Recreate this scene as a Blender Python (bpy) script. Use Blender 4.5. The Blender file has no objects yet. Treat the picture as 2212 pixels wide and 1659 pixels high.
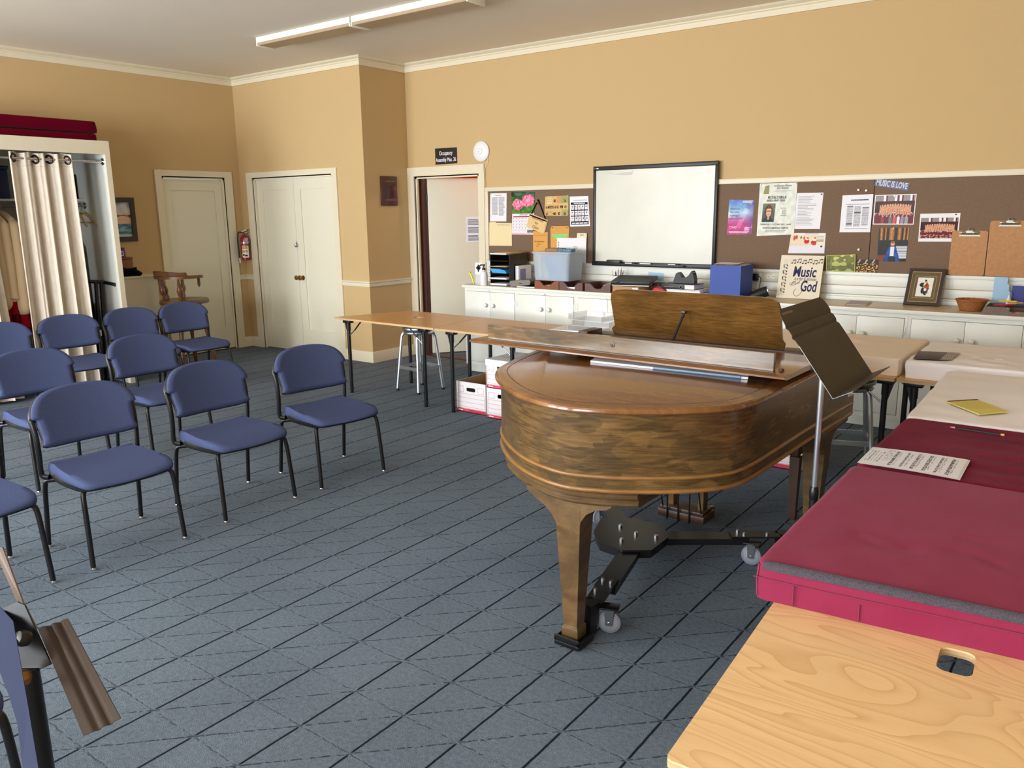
import bpy, bmesh, math, random
from mathutils import Vector, Matrix, noise
from mathutils.geometry import tessellate_polygon
R = math.radians
PI = math.pi
scene = bpy.context.scene
COL = scene.collection
rnd = random.Random(7)

# ------------------------------------------------------------ colour + materials
def lin(c):
    return tuple((x / 255 / 12.92) if x / 255 <= .04045 else ((x / 255 + .055) / 1.055) ** 2.4 for x in c)

def mat(name, c, rough=.5, metal=0., spec=.5, var=None, bump=None, coat=0., sheen=0., alpha=1., trans=0., emit=None):
    """c: sRGB 0-255. var: (noise scale xyz, second colour, detail); bump: (scale xyz, strength)."""
    m = bpy.data.materials.new(name)
    m.use_nodes = True
    nt = m.node_tree
    p = nt.nodes['Principled BSDF']
    p.inputs['Base Color'].default_value = (*lin(c), 1)
    p.inputs['Roughness'].default_value = rough
    p.inputs['Metallic'].default_value = metal
    p.inputs['Specular IOR Level'].default_value = spec
    p.inputs['Coat Weight'].default_value = coat
    p.inputs['Coat Roughness'].default_value = .12
    p.inputs['Sheen Weight'].default_value = sheen
    p.inputs['Sheen Roughness'].default_value = .4
    p.inputs['Alpha'].default_value = alpha
    p.inputs['Transmission Weight'].default_value = trans
    if emit:
        p.inputs['Emission Color'].default_value = (*lin(emit[0]), 1)
        p.inputs['Emission Strength'].default_value = emit[1]
    tc = nt.nodes.new('ShaderNodeTexCoord')
    def ntex(scale, detail):
        mp = nt.nodes.new('ShaderNodeMapping')
        mp.inputs['Scale'].default_value = scale
        nt.links.new(tc.outputs['Object'], mp.inputs['Vector'])
        n = nt.nodes.new('ShaderNodeTexNoise')
        n.inputs['Scale'].default_value = 1
        n.inputs['Detail'].default_value = detail
        nt.links.new(mp.outputs['Vector'], n.inputs['Vector'])
        return n
    if var:
        n = ntex(var[0], var[2] if len(var) > 2 else 4)
        r = nt.nodes.new('ShaderNodeValToRGB')
        r.color_ramp.elements[0].position = .32
        r.color_ramp.elements[1].position = .68
        r.color_ramp.elements[0].color = (*lin(c), 1)
        r.color_ramp.elements[1].color = (*lin(var[1]), 1)
        nt.links.new(n.outputs['Fac'], r.inputs['Fac'])
        nt.links.new(r.outputs['Color'], p.inputs['Base Color'])
    if bump:
        n = ntex(bump[0], 3)
        b = nt.nodes.new('ShaderNodeBump')
        b.inputs['Strength'].default_value = bump[1]
        b.inputs['Distance'].default_value = .01
        nt.links.new(n.outputs['Fac'], b.inputs['Height'])
        nt.links.new(b.outputs['Normal'], p.inputs['Normal'])
    return m

class NT:
    """tiny helper to chain math nodes"""
    def __init__(s, m):
        s.t = m.node_tree
    def node(s, typ, **kw):
        n = s.t.nodes.new(typ)
        for k, v in kw.items():
            setattr(n, k, v)
        return n
    def link(s, a, b):
        s.t.links.new(a, b)
    def math(s, op, a, b=0., c=None):
        n = s.t.nodes.new('ShaderNodeMath')
        n.operation = op
        for i, x in enumerate((a, b, c)):
            if x is None:
                continue
            if isinstance(x, (int, float)):
                n.inputs[i].default_value = x
            else:
                s.t.links.new(x, n.inputs[i])
        return n.outputs[0]

def carpet_material():
    m = mat('carpet_pile', (98, 116, 124), 1., spec=.05)
    h = NT(m)
    p = m.node_tree.nodes['Principled BSDF']
    tc = h.node('ShaderNodeTexCoord')
    sx = h.node('ShaderNodeSeparateXYZ')
    # slight wander so that the cut lines are not ruler straight
    wn = h.node('ShaderNodeTexNoise')
    wn.inputs['Scale'].default_value = 22
    h.link(tc.outputs['Object'], wn.inputs['Vector'])
    h.link(tc.outputs['Object'], sx.inputs[0])
    w = h.math('MULTIPLY', h.math('SUBTRACT', wn.outputs['Fac'], .5), .018)
    wf = h.math('MULTIPLY', w, .25)
    def line(v, pitch, off, half):
        f = h.math('FRACT', h.math('DIVIDE', h.math('SUBTRACT', v, off), pitch))
        d = h.math('MULTIPLY', h.math('MINIMUM', f, h.math('SUBTRACT', 1., f)), pitch)
        return h.math('SUBTRACT', 1., h.math('SMOOTHSTEP', d, half * .35, half)) if False else h.math('MAXIMUM', 0., h.math('SUBTRACT', 1., h.math('DIVIDE', d, half)))
    PX, PY = .2475, .25
    xs, ys = sx.outputs['X'], sx.outputs['Y']
    lx = line(h.math('ADD', xs, wf), PX, 4.298, .0062)
    ly = line(h.math('ADD', ys, w), PY, -5.6, .006)
    dg = h.math('SUBTRACT', h.math('DIVIDE', h.math('SUBTRACT', xs, 4.298), PX), h.math('DIVIDE', h.math('ADD', ys, 5.6), PY))
    ld = line(h.math('ADD', dg, h.math('MULTIPLY', w, 3.)), 1., 0., .030)
    # the solid lines break at each crossing
    fy = h.math('FRACT', h.math('DIVIDE', h.math('ADD', ys, 5.6), PY))
    cross = h.math('MINIMUM', fy, h.math('SUBTRACT', 1., fy))
    gap = h.math('MINIMUM', 1., h.math('MULTIPLY', cross, 18.))
    n1 = h.node('ShaderNodeTexNoise'); n1.inputs['Scale'].default_value = 260; n1.inputs['Detail'].default_value = 2
    n2 = h.node('ShaderNodeTexNoise'); n2.inputs['Scale'].default_value = 60; n2.inputs['Detail'].default_value = 3
    n3 = h.node('ShaderNodeTexNoise'); n3.inputs['Scale'].default_value = 1.3
    n4 = h.node('ShaderNodeTexNoise'); n4.inputs['Scale'].default_value = 45
    for n in (n1, n2, n3, n4):
        h.link(tc.outputs['Object'], n.inputs['Vector'])
    brk = h.math('MINIMUM', 1., h.math('MAXIMUM', 0., h.math('MULTIPLY', h.math('SUBTRACT', n4.outputs['Fac'], .40), 7.)))
    groove = h.math('MAXIMUM', h.math('MULTIPLY', h.math('MINIMUM', 1., h.math('MULTIPLY', lx, 1.7)), gap), h.math('MULTIPLY', h.math('MAXIMUM', h.math('MULTIPLY', ld, .85), h.math('MULTIPLY', ly, .42)), brk))
    ht = h.math('ADD', h.math('MULTIPLY', n1.outputs['Fac'], .6), h.math('MULTIPLY', n2.outputs['Fac'], .4))
    fac = h.math('ADD', h.math('MULTIPLY', h.math('SUBTRACT', ht, .5), 1.8), h.math('ADD', .5, h.math('MULTIPLY', h.math('SUBTRACT', n3.outputs['Fac'], .5), .5)))
    r = h.node('ShaderNodeValToRGB')
    r.color_ramp.elements[0].color = (*lin((70, 81, 94)), 1)
    r.color_ramp.elements[1].color = (*lin((126, 139, 152)), 1)
    h.link(fac, r.inputs['Fac'])
    mx = h.node('ShaderNodeMix', data_type='RGBA')
    h.link(groove, mx.inputs['Factor'])
    h.link(r.outputs['Color'], mx.inputs['A'])
    mx.inputs['B'].default_value = (*lin((30, 35, 41)), 1)
    h.link(mx.outputs['Result'], p.inputs['Base Color'])
    b = h.node('ShaderNodeBump')
    b.inputs['Strength'].default_value = .5
    b.inputs['Distance'].default_value = .008
    h.link(h.math('SUBTRACT', ht, h.math('MULTIPLY', groove, 1.2)), b.inputs['Height'])
    h.link(b.outputs['Normal'], p.inputs['Normal'])
    return m

def wood_material(name, c1, c2, c3, scale, rough, coat=0., warp=1.5, mix3=.5):
    """streaked veneer: noise stretched along the grain plus a coarse mottling"""
    m = mat(name, c1, rough, coat=coat)
    h = NT(m)
    p = m.node_tree.nodes['Principled BSDF']
    tc = h.node('ShaderNodeTexCoord')
    mp = h.node('ShaderNodeMapping'); mp.inputs['Scale'].default_value = scale
    h.link(tc.outputs['Object'], mp.inputs['Vector'])
    a = h.node('ShaderNodeTexNoise'); a.inputs['Scale'].default_value = 1; a.inputs['Detail'].default_value = 6; a.inputs['Distortion'].default_value = warp
    h.link(mp.outputs['Vector'], a.inputs['Vector'])
    b = h.node('ShaderNodeTexNoise'); b.inputs['Scale'].default_value = 5.; b.inputs['Detail'].default_value = 4
    h.link(tc.outputs['Object'], b.inputs['Vector'])
    c = h.node('ShaderNodeTexNoise'); c.inputs['Scale'].default_value = 1; c.inputs['Detail'].default_value = 2
    mp2 = h.node('ShaderNodeMapping'); mp2.inputs['Scale'].default_value = tuple(x * 4 + 6 for x in scale)
    h.link(tc.outputs['Object'], mp2.inputs['Vector']); h.link(mp2.outputs['Vector'], c.inputs['Vector'])
    r = h.node('ShaderNodeValToRGB')
    r.color_ramp.elements[0].position = .36; r.color_ramp.elements[1].position = .64
    r.color_ramp.elements[0].color = (*lin(c1), 1); r.color_ramp.elements[1].color = (*lin(c2), 1)
    h.link(a.outputs['Fac'], r.inputs['Fac'])
    mx = h.node('ShaderNodeMix', data_type='RGBA')
    f = h.math('MULTIPLY', h.math('MAXIMUM', 0., h.math('SUBTRACT', b.outputs['Fac'], .42)), mix3 * 4)
    h.link(h.math('MINIMUM', 1., f), mx.inputs['Factor'])
    h.link(r.outputs['Color'], mx.inputs['A']); mx.inputs['B'].default_value = (*lin(c3), 1)
    hs = h.node('ShaderNodeHueSaturation')
    h.link(mx.outputs['Result'], hs.inputs['Color'])
    h.link(h.math('ADD', .74, h.math('MULTIPLY', c.outputs['Fac'], .52)), hs.inputs['Value'])
    h.link(hs.outputs['Color'], p.inputs['Base Color'])
    return m

def plywood_material(name, ca, cb, sc=1.):
    """rotary cut plywood: contour lines of a slow, stretched noise field"""
    m = mat(name, ca, .38, coat=.15)
    h = NT(m)
    p = m.node_tree.nodes['Principled BSDF']
    tc = h.node('ShaderNodeTexCoord')
    mp = h.node('ShaderNodeMapping'); mp.inputs['Scale'].default_value = (1.5 * sc, 4.2 * sc, 1); mp.inputs['Rotation'].default_value = (0, 0, R(-14))
    h.link(tc.outputs['Object'], mp.inputs['Vector'])
    a = h.node('ShaderNodeTexNoise'); a.inputs['Scale'].default_value = 1.; a.inputs['Detail'].default_value = 1.6; a.inputs['Distortion'].default_value = .7
    h.link(mp.outputs['Vector'], a.inputs['Vector'])
    f = h.math('FRACT', h.math('MULTIPLY', a.outputs['Fac'], 20.))
    ln = h.math('POWER', f, 3.5)
    b = h.node('ShaderNodeTexNoise'); b.inputs['Scale'].default_value = 3.; b.inputs['Detail'].default_value = 3
    h.link(mp.outputs['Vector'], b.inputs['Vector'])
    g = h.node('ShaderNodeTexNoise'); g.inputs['Scale'].default_value = 1.; g.inputs['Detail'].default_value = 3
    mp2 = h.node('ShaderNodeMapping'); mp2.inputs['Scale'].default_value = (14, 260, 40); mp2.inputs['Rotation'].default_value = (0, 0, R(-14))
    h.link(tc.outputs['Object'], mp2.inputs['Vector']); h.link(mp2.outputs['Vector'], g.inputs['Vector'])
    mx = h.node('ShaderNodeMix', data_type='RGBA')
    h.link(h.math('MULTIPLY', ln, h.math('ADD', .12, h.math('MULTIPLY', b.outputs['Fac'], .62))), mx.inputs['Factor'])
    mx.inputs['A'].default_value = (*lin(ca), 1); mx.inputs['B'].default_value = (*lin(cb), 1)
    hs = h.node('ShaderNodeHueSaturation')
    h.link(mx.outputs['Result'], hs.inputs['Color'])
    h.link(h.math('ADD', .86, h.math('ADD', h.math('MULTIPLY', b.outputs['Fac'], .16), h.math('MULTIPLY', g.outputs['Fac'], .12))), hs.inputs['Value'])
    h.link(hs.outputs['Color'], p.inputs['Base Color'])
    return m

def rim_material():
    m = wood_material('mottled_walnut_veneer', (82, 60, 30), (116, 88, 48), (70, 58, 36), (5, 5, 60), .26, .35, 1.6, .5)
    h = NT(m)
    p = m.node_tree.nodes['Principled BSDF']
    src = p.inputs['Base Color'].links[0].from_socket
    tc = h.node('ShaderNodeTexCoord')
    mp = h.node('ShaderNodeMapping'); mp.inputs['Scale'].default_value = (13, 13, 30)
    h.link(tc.outputs['Object'], mp.inputs['Vector'])
    v = h.node('ShaderNodeTexVoronoi', distance='MANHATTAN'); v.inputs['Scale'].default_value = 1.
    n = h.node('ShaderNodeTexNoise'); n.inputs['Scale'].default_value = 1.6; n.inputs['Detail'].default_value = 3
    h.link(mp.outputs['Vector'], n.inputs['Vector'])
    va = h.node('ShaderNodeMix', data_type='RGBA'); va.inputs['Factor'].default_value = .25
    h.link(mp.outputs['Vector'], va.inputs['A']); h.link(n.outputs['Color'], va.inputs['B'])
    h.link(va.outputs['Result'], v.inputs['Vector'])
    g = h.node('ShaderNodeTexNoise'); g.inputs['Scale'].default_value = 2.6; g.inputs['Detail'].default_value = 2
    h.link(tc.outputs['Object'], g.inputs['Vector'])
    sep = h.node('ShaderNodeSeparateColor'); h.link(v.outputs['Color'], sep.inputs[0])
    amt = h.math('MULTIPLY', h.math('MINIMUM', 1., h.math('MAXIMUM', 0., h.math('MULTIPLY', h.math('SUBTRACT', g.outputs['Fac'], .42), 6.))), h.math('SUBTRACT', sep.outputs[0], .42))
    hs = h.node('ShaderNodeHueSaturation')
    h.link(src, hs.inputs['Color'])
    h.link(h.math('ADD', 1., h.math('MULTIPLY', amt, .62)), hs.inputs['Value'])
    h.link(hs.outputs['Color'], p.inputs['Base Color'])
    return m

def raster_material(name, rough=.5):
    m = mat(name, (255, 255, 255), rough)
    h = NT(m)
    a = h.node('ShaderNodeAttribute'); a.attribute_name = 'Col'
    h.link(a.outputs['Color'], m.node_tree.nodes['Principled BSDF'].inputs['Base Color'])
    m.node_tree.nodes['Principled BSDF'].inputs['Specular IOR Level'].default_value = .15
    return m

M = {}
M['wall'] = mat('tan_wall_paint', (200, 171, 124), .75, spec=.2, bump=((60, 60, 60), .04))
M['trim'] = mat('cream_gloss_trim', (226, 216, 190), .4)
M['door'] = mat('off_white_door_paint', (226, 220, 198), .4)
M['white'] = mat('white_cabinet_paint', (232, 234, 226), .4)
M['ceil'] = mat('ceiling_plaster', (238, 228, 212), .9, spec=.1, bump=((18, 18, 18), .08))
M['carpet'] = carpet_material()
M['blackm'] = mat('black_powder_coat', (16, 17, 19), .35)
M['blackp'] = mat('black_plastic', (20, 21, 23), .45)
M['chrome'] = mat('chrome', (225, 227, 230), .12, 1.)
M['steel'] = mat('zinc_steel', (180, 184, 190), .3, 1.)
M['alu'] = mat('brushed_aluminium', (196, 202, 208), .38, 1.)
M['fabric'] = mat('blue_upholstery', (80, 90, 126), .95, spec=.05, sheen=.0, var=((420, 420, 420), (68, 77, 110), 2), bump=((500, 500, 500), .25))
M['rim'] = rim_material()
M['lid'] = wood_material('polished_lid_veneer', (116, 74, 38), (134, 90, 48), (104, 64, 34), (2.5, 30, 3), .2, .5, .4, .3)
M['leg'] = wood_material('walnut_leg', (92, 70, 42), (116, 90, 56), (78, 58, 36), (6, 6, 12), .35, .2, 1.2, .5)
M['legdark'] = mat('dark_stained_wood', (58, 38, 26), .4, var=((30, 30, 6), (74, 50, 34)))
M['bead'] = mat('worn_bead_moulding', (150, 108, 58), .3, coat=.3, var=((20, 20, 60), (132, 92, 46)))
M['desk'] = wood_material('fiddleback_mahogany', (92, 62, 24), (122, 86, 40), (70, 48, 22), (5, 5, 60), .3, .3, 2., .55)
M['ply'] = plywood_material('birch_plywood_top', (233, 196, 144), (190, 132, 76))
M['plyedge'] = mat('plywood_edge', (214, 188, 148), .5, var=((3, 3, 400), (176, 140, 96), 2))
M['birch'] = plywood_material('honey_birch_top', (206, 152, 88), (178, 120, 62), 1.2)
M['maroon'] = mat('maroon_velour', (140, 50, 78), .95, spec=.0, sheen=.1, var=((7, 7, 7), (136, 44, 72)), bump=((300, 300, 300), .1))
M['maroon2'] = mat('deep_maroon_velour', (124, 36, 58), .95, spec=.0, sheen=.05, var=((6, 6, 6), (108, 28, 50)), bump=((300, 300, 300), .1))
M['maroond'] = mat('dark_red_velour', (96, 8, 30), .95, spec=.02, sheen=.05)
M['piping'] = mat('maroon_piping', (122, 44, 64), .8)
M['velcro'] = mat('grey_hook_tape', (70, 66, 74), 1., spec=.1, var=((300, 300, 300), (92, 88, 96)), bump=((400, 400, 400), .4))
M['sheet'] = mat('white_cotton_sheet', (250, 246, 248), .95, spec=.05)
M['sheetc'] = mat('cream_cotton_sheet', (242, 228, 212), .95, spec=.05)
M['olive'] = mat('olive_brown_enamel', (78, 73, 63), .6, spec=.25, var=((6, 6, 6), (74, 68, 56)))
M['brown'] = mat('brown_enamel', (66, 55, 46), .7, spec=.15)
M['cork'] = mat('brown_board_fabric', (128, 106, 88), .95, spec=.05, var=((200, 200, 200), (118, 97, 80), 2))
M['wboard'] = mat('whiteboard_enamel', (216, 217, 204), .3, var=((1.5, 1.5, 1.5), (204, 203, 190)))
M['paper'] = mat('white_paper', (236, 234, 238), .7)
M['paperw'] = mat('cream_paper', (232, 214, 166), .7)
M['manila'] = mat('manila_card', (224, 190, 130), .7)
M['kraft'] = mat('kraft_envelope', (216, 158, 76), .7)
M['cardb'] = mat('cardboard', (178, 140, 98), .8)
M['ink'] = mat('black_ink', (30, 28, 30), .7)
M['grey'] = mat('grey_ink', (120, 118, 122), .7)
M['red'] = mat('red_print', (200, 44, 74), .6)
M['whitep'] = mat('white_plastic', (236, 236, 238), .4)
M['navyink'] = mat('navy_ink', (32, 30, 84), .7)
M['raster'] = raster_material('printed_picture')
M['rasterg'] = raster_material('glossy_photo', .35)
M['curtain'] = mat('cream_linen', (230, 219, 203), .95, spec=.05, var=((40, 40, 12), (220, 206, 188), 3))
M['robe'] = mat('cream_robe_cloth', (222, 196, 158), .9, spec=.1)
M['robered'] = mat('red_cuff_cloth', (140, 12, 26), .9, spec=.1)
M['grommet'] = mat('bronze_grommet', (58, 40, 28), .4, .6)
M['tubw'] = mat('milky_plastic', (206, 220, 232), .35, alpha=.4)
M['clear'] = mat('clear_acrylic', (236, 240, 244), .12, alpha=.35)
M['bluec'] = mat('blue_cloth', (82, 132, 196), .9, var=((20, 20, 20), (110, 158, 214)))
M['box'] = mat('blue_box_card', (22, 62, 158), .5)
M['trayw'] = mat('mahogany_tray', (140, 74, 40), .4, var=((8, 40, 40), (120, 62, 34)))
M['trayd'] = mat('dark_mahogany_tray', (98, 64, 58), .4, var=((8, 40, 40), (84, 50, 44)))
M['trayin'] = mat('tray_inside', (56, 30, 24), .6)
M['blueh'] = mat('sky_blue_card', (60, 160, 226), .6)
M['paleblue'] = mat('pale_blue_card', (164, 200, 228), .7)
M['navy'] = mat('navy_card', (40, 54, 130), .6)
M['gfold'] = mat('grey_plastic_binder', (112, 108, 98), .4)
M['yellow'] = mat('yellow_note', (228, 186, 60), .7)
M['neon'] = mat('neon_yellow_plastic', (216, 232, 40), .4)
M['frameb'] = mat('dark_wood_frame', (44, 26, 20), .35)
M['gold'] = mat('gold_fillet', (190, 150, 84), .35, .5)
M['mount'] = mat('olive_mount_card', (98, 88, 62), .8)
M['basket'] = mat('wicker', (176, 110, 58), .6, var=((90, 90, 160), (136, 78, 38), 2), bump=((120, 120, 200), .6))
M['gbox'] = mat('grey_card_tray', (128, 112, 104), .85, var=((60, 60, 60), (114, 100, 92)))
M['walw'] = wood_material('walnut_stool', (88, 54, 28), (116, 74, 40), (74, 44, 22), (10, 10, 14), .35, .2, 1., .4)
M['exting'] = mat('extinguisher_red', (150, 14, 26), .25)
M['brass'] = mat('aged_brass', (150, 112, 58), .3, .9)
M['plaque'] = mat('plaque_walnut', (74, 40, 28), .35)
M['orange'] = mat('amber_wall', (226, 120, 30), .8, spec=.1)
M['jamb'] = mat('dark_jamb_wood', (70, 32, 22), .5)
M['lens'] = mat('fixture_diffuser', (176, 152, 122), .5)
M['lensw'] = mat('fixture_white', (238, 236, 222), .4)
M['blackc'] = mat('black_cloth', (14, 14, 17), .9, spec=.1)
M['purple'] = mat('purple_box', (96, 40, 120), .5)
M['tray2'] = mat('rubber_grey', (138, 142, 152), .55)
M['rubber'] = mat('caster_tyre', (120, 124, 138), .5)
M['noteyel'] = mat('yellow_pad_paper', (222, 208, 112), .8)
M['clip'] = mat('clipboard_hardboard', (184, 132, 80), .6, var=((40, 40, 40), (172, 120, 70)))
M['wood_l'] = mat('pale_pencil', (206, 170, 96), .5)

# ------------------------------------------------------------ mesh builder
class B:
    def __init__(s):
        s.v = []; s.f = []; s.m = []; s.c = None
    def add(s, vs, fs, mi=0, T=None):
        o = len(s.v)
        s.v += [tuple(T @ Vector(p)) if T else tuple(p) for p in vs]
        s.f += [tuple(o + i for i in f) for f in fs]
        s.m += [mi] * len(fs)
        return s
    def bm(s, bm, mi=0, T=None):
        bm.verts.ensure_lookup_table(); bm.verts.index_update()
        s.add([v.co for v in bm.verts], [[v.index for v in f.verts] for f in bm.faces], mi, T)
        bm.free()
        return s
    def box(s, x0, x1, y0, y1, z0, z1, r=0., mi=0, T=None, seg=2):
        bm = bmesh.new()
        bmesh.ops.create_cube(bm, size=1)
        for v in bm.verts:
            v.co = ((x0 + x1) / 2 + v.co.x * (x1 - x0), (y0 + y1) / 2 + v.co.y * (y1 - y0), (z0 + z1) / 2 + v.co.z * (z1 - z0))
        if r > 0:
            bmesh.ops.bevel(bm, geom=bm.edges[:], offset=r, segments=seg, affect='EDGES', profile=.5)
        return s.bm(bm, mi, T)
    def loft(s, rings, mi=0, cap=True, closed=True, T=None):
        n = len(rings[0]); vs = [p for r in rings for p in r]; fs = []
        for k in range(len(rings) - 1):
            for i in range(n if closed else n - 1):
                j = (i + 1) % n
                fs.append((k * n + i, k * n + j, (k + 1) * n + j, (k + 1) * n + i))
        if cap and closed:
            fs.append(tuple(range(n - 1, -1, -1)))
            fs.append(tuple((len(rings) - 1) * n + i for i in range(n)))
        return s.add(vs, fs, mi, T)
    def tube(s, pts, r, n=10, mi=0, T=None, cap=True, flat=1.):
        pts = [Vector(p) for p in pts]
        rs = r if isinstance(r, (list, tuple)) else [r] * len(pts)
        rings = []; ref = None
        for i, p in enumerate(pts):
            a = pts[max(i - 1, 0)]; b = pts[min(i + 1, len(pts) - 1)]
            d = (b - a).normalized()
            if ref is None:
                ref = Vector((0, 0, 1)) if abs(d.z) < .9 else Vector((1, 0, 0))
            u = (ref - d * ref.dot(d)).normalized(); ref = u
            w = d.cross(u)
            rings.append([p + (u * math.cos(t) * flat + w * math.sin(t)) * rs[i] for t in [2 * PI * k / n for k in range(n)]])
        return s.loft(rings, mi, cap, True, T)
    def cyl(s, p0, p1, r0, r1=None, n=16, mi=0, T=None):
        return s.tube([p0, p1], [r0, r0 if r1 is None else r1], n, mi, T)
    def lathe(s, prof, n=24, mi=0, c=(0, 0, 0), T=None, sy=1.):
        rings = [[(c[0] + r * math.cos(t), c[1] + sy * r * math.sin(t), c[2] + z) for t in [2 * PI * k / n for k in range(n)]] for r, z in prof]
        return s.loft(rings, mi, True, True, T)
    def poly(s, outer, fn, d, mi=0, holes=(), T=None):
        """extrude a 2D polygon (with holes); fn(a, b, c) maps plane coordinates and depth to 3D; depth goes 0..d"""
        loops = [list(outer)] + [list(h) for h in holes]
        tris = tessellate_polygon([[Vector((a, b, 0)) for a, b in l] for l in loops])
        flat = [p for l in loops for p in l]; n = len(flat)
        vs = [fn(a, b, 0) for a, b in flat] + [fn(a, b, d) for a, b in flat]
        fs = [tuple(t) for t in tris] + [tuple(n + i for i in reversed(t)) for t in tris]
        o = 0
        for l in loops:
            k = len(l)
            fs += [(o + i, o + (i + 1) % k, n + o + (i + 1) % k, n + o + i) for i in range(k)]
            o += k
        return s.add(vs, fs, mi, T)
    def prism(s, outer, z0, z1, mi=0, holes=(), T=None):
        return s.poly(outer, lambda a, b, c: (a, b, z0 + c), z1 - z0, mi, holes, T)
    def grid(s, fn, nu, nv, mi=0, T=None, colfn=None):
        vs = [fn(i / nu, j / nv) for j in range(nv + 1) for i in range(nu + 1)]
        fs = [(j * (nu + 1) + i, j * (nu + 1) + i + 1, (j + 1) * (nu + 1) + i + 1, (j + 1) * (nu + 1) + i) for j in range(nv) for i in range(nu)]
        if colfn:
            s.c = [colfn((i + .5) / nu, (j + .5) / nv) for j in range(nv) for i in range(nu)]
        return s.add(vs, fs, mi, T)
    def pad(s, outline, z0, z1, top=None, mi=0, fn=None, rr=.3, levels=6):
        """cushion pad over a 2D outline: rounded edge, top(a, b) adds height; fn maps (a,b,c) to 3D"""
        cx = sum(p[0] for p in outline) / len(outline); cy = sum(p[1] for p in outline) / len(outline)
        fn = fn or (lambda a, b, c: (a, b, c))
        top = top or (lambda a, b: 0)
        e = (z1 - z0)
        inner = [(1 - .9 * k / levels) for k in range(1, levels + 1)]
        prof = [(.06, z0), (.6, z0), (1 - .06 * rr, z0), (1, z0 + e * .3), (1, z0 + e * .55), (1 - .03 * rr, z0 + e * .8), (1 - .12 * rr, z1)] + [(k, z1) for k in inner if k < 1 - .13 * rr]
        rings = []
        for k, z in prof:
            w = max(0, (z - z0) / e)
            rings.append([fn(cx + (a - cx) * k, cy + (b - cy) * k, z + w * top(cx + (a - cx) * k, cy + (b - cy) * k)) for a, b in outline])
        return s.loft(rings, mi)

def arr(e, L):
    e['_'] = L

def build(name, b, mats, parent=None, smooth=38, origin=None):
    if not isinstance(mats, (list, tuple)):
        mats = [mats]
    me = bpy.data.meshes.new(name)
    vs = b.v
    if parent is not None:
        l = Vector((0, 0, 0)); q = parent
        while q is not None:
            l += q.location; q = q.parent
        off = l
    elif origin is not None:
        off = Vector(origin)
    else:
        lo = [min(p[i] for p in vs) for i in range(3)]; hi = [max(p[i] for p in vs) for i in range(3)]
        off = Vector(((lo[0] + hi[0]) / 2, (lo[1] + hi[1]) / 2, lo[2]))
    me.from_pydata([(p[0] - off.x, p[1] - off.y, p[2] - off.z) for p in vs], [], b.f)
    for m in mats:
        me.materials.append(m)
    for p, k in zip(me.polygons, b.m):
        p.material_index = k
    if b.c:
        ca = me.color_attributes.new('Col', 'FLOAT_COLOR', 'CORNER')
        flat = []
        for k, p in enumerate(me.polygons):
            c = b.c[k] if k < len(b.c) else (1, 1, 1)
            flat += [*lin(c), 1.] * p.loop_total
        ca.data.foreach_set('color', flat)
    bm = bmesh.new(); bm.from_mesh(me)
    bmesh.ops.remove_doubles(bm, verts=bm.verts[:], dist=1e-6)
    if not b.c:
        bmesh.ops.recalc_face_normals(bm, faces=bm.faces[:])
    bm.to_mesh(me); bm.free()
    if smooth:
        for p in me.polygons:
            p.use_smooth = True
        me.set_sharp_from_angle(angle=R(smooth))
    o = bpy.data.objects.new(name, me)
    COL.objects.link(o)
    if parent is not None:
        o.parent = parent
    else:
        o.location = off
    return o

def tag(o, label, cat, group=None):
    o['label'] = label; o['category'] = cat
    if group:
        o['group'] = group
    return o

def thing(name, label, cat, loc=(0, 0, 0), rot=0., group=None):
    o = bpy.data.objects.new(name, None)
    o.empty_display_size = .05
    COL.objects.link(o)
    o.location = loc; o.rotation_euler = (0, 0, rot)
    return tag(o, label, cat, group)

def struct(name, b, m, parent=None, smooth=38):
    o = build(name, b, m, parent, smooth)
    if parent is None:
        o['kind'] = 'structure'
    return o

def sthing(name, loc):
    o = bpy.data.objects.new(name, None); COL.objects.link(o); o.location = loc; o['kind'] = 'structure'
    return o

def dup(root, loc, rot, label, group=None):
    def cp(o, par):
        c = o.copy(); COL.objects.link(c)
        c.parent = par
        for ch in o.children:
            cp(ch, c)
        return c
    r = cp(root, None)
    r.location = loc; r.rotation_euler = (0, 0, rot); r['label'] = label
    if group:
        r['group'] = group
    return r

_tc = {}
def text_geo(s, bold=0., shear=0., align='CENTER', space=1.):
    k = (s, bold, shear, align, space)
    if k not in _tc:
        cu = bpy.data.curves.new('t', 'FONT')
        cu.body = s; cu.size = 1; cu.align_x = align; cu.align_y = 'CENTER'; cu.shear = shear; cu.offset = bold; cu.space_character = space
        cu.resolution_u = 3
        ob = bpy.data.objects.new('t', cu)
        COL.objects.link(ob)
        me = bpy.data.meshes.new_from_object(ob.evaluated_get(bpy.context.evaluated_depsgraph_get()))
        _tc[k] = ([v.co.copy() for v in me.vertices], [tuple(p.vertices) for p in me.polygons])
        bpy.data.objects.remove(ob); bpy.data.curves.remove(cu); bpy.data.meshes.remove(me)
    return _tc[k]

def text(b, s, o, size, rt=(1, 0, 0), up=(0, 0, 1), mi=0, width=None, lift=.0012, **kw):
    """lay lettering on a plane; width: squeeze to that overall width"""
    vs, fs = text_geo(s, **kw)
    rt = Vector(rt).normalized(); up = Vector(up).normalized(); n = rt.cross(up)
    kx = 1.
    if width and vs:
        w = (max(v.x for v in vs) - min(v.x for v in vs)) * size
        kx = width / w
    b.add([Vector(o) + rt * v.x * size * kx + up * v.y * size + n * lift for v in vs], fs, mi)

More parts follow.
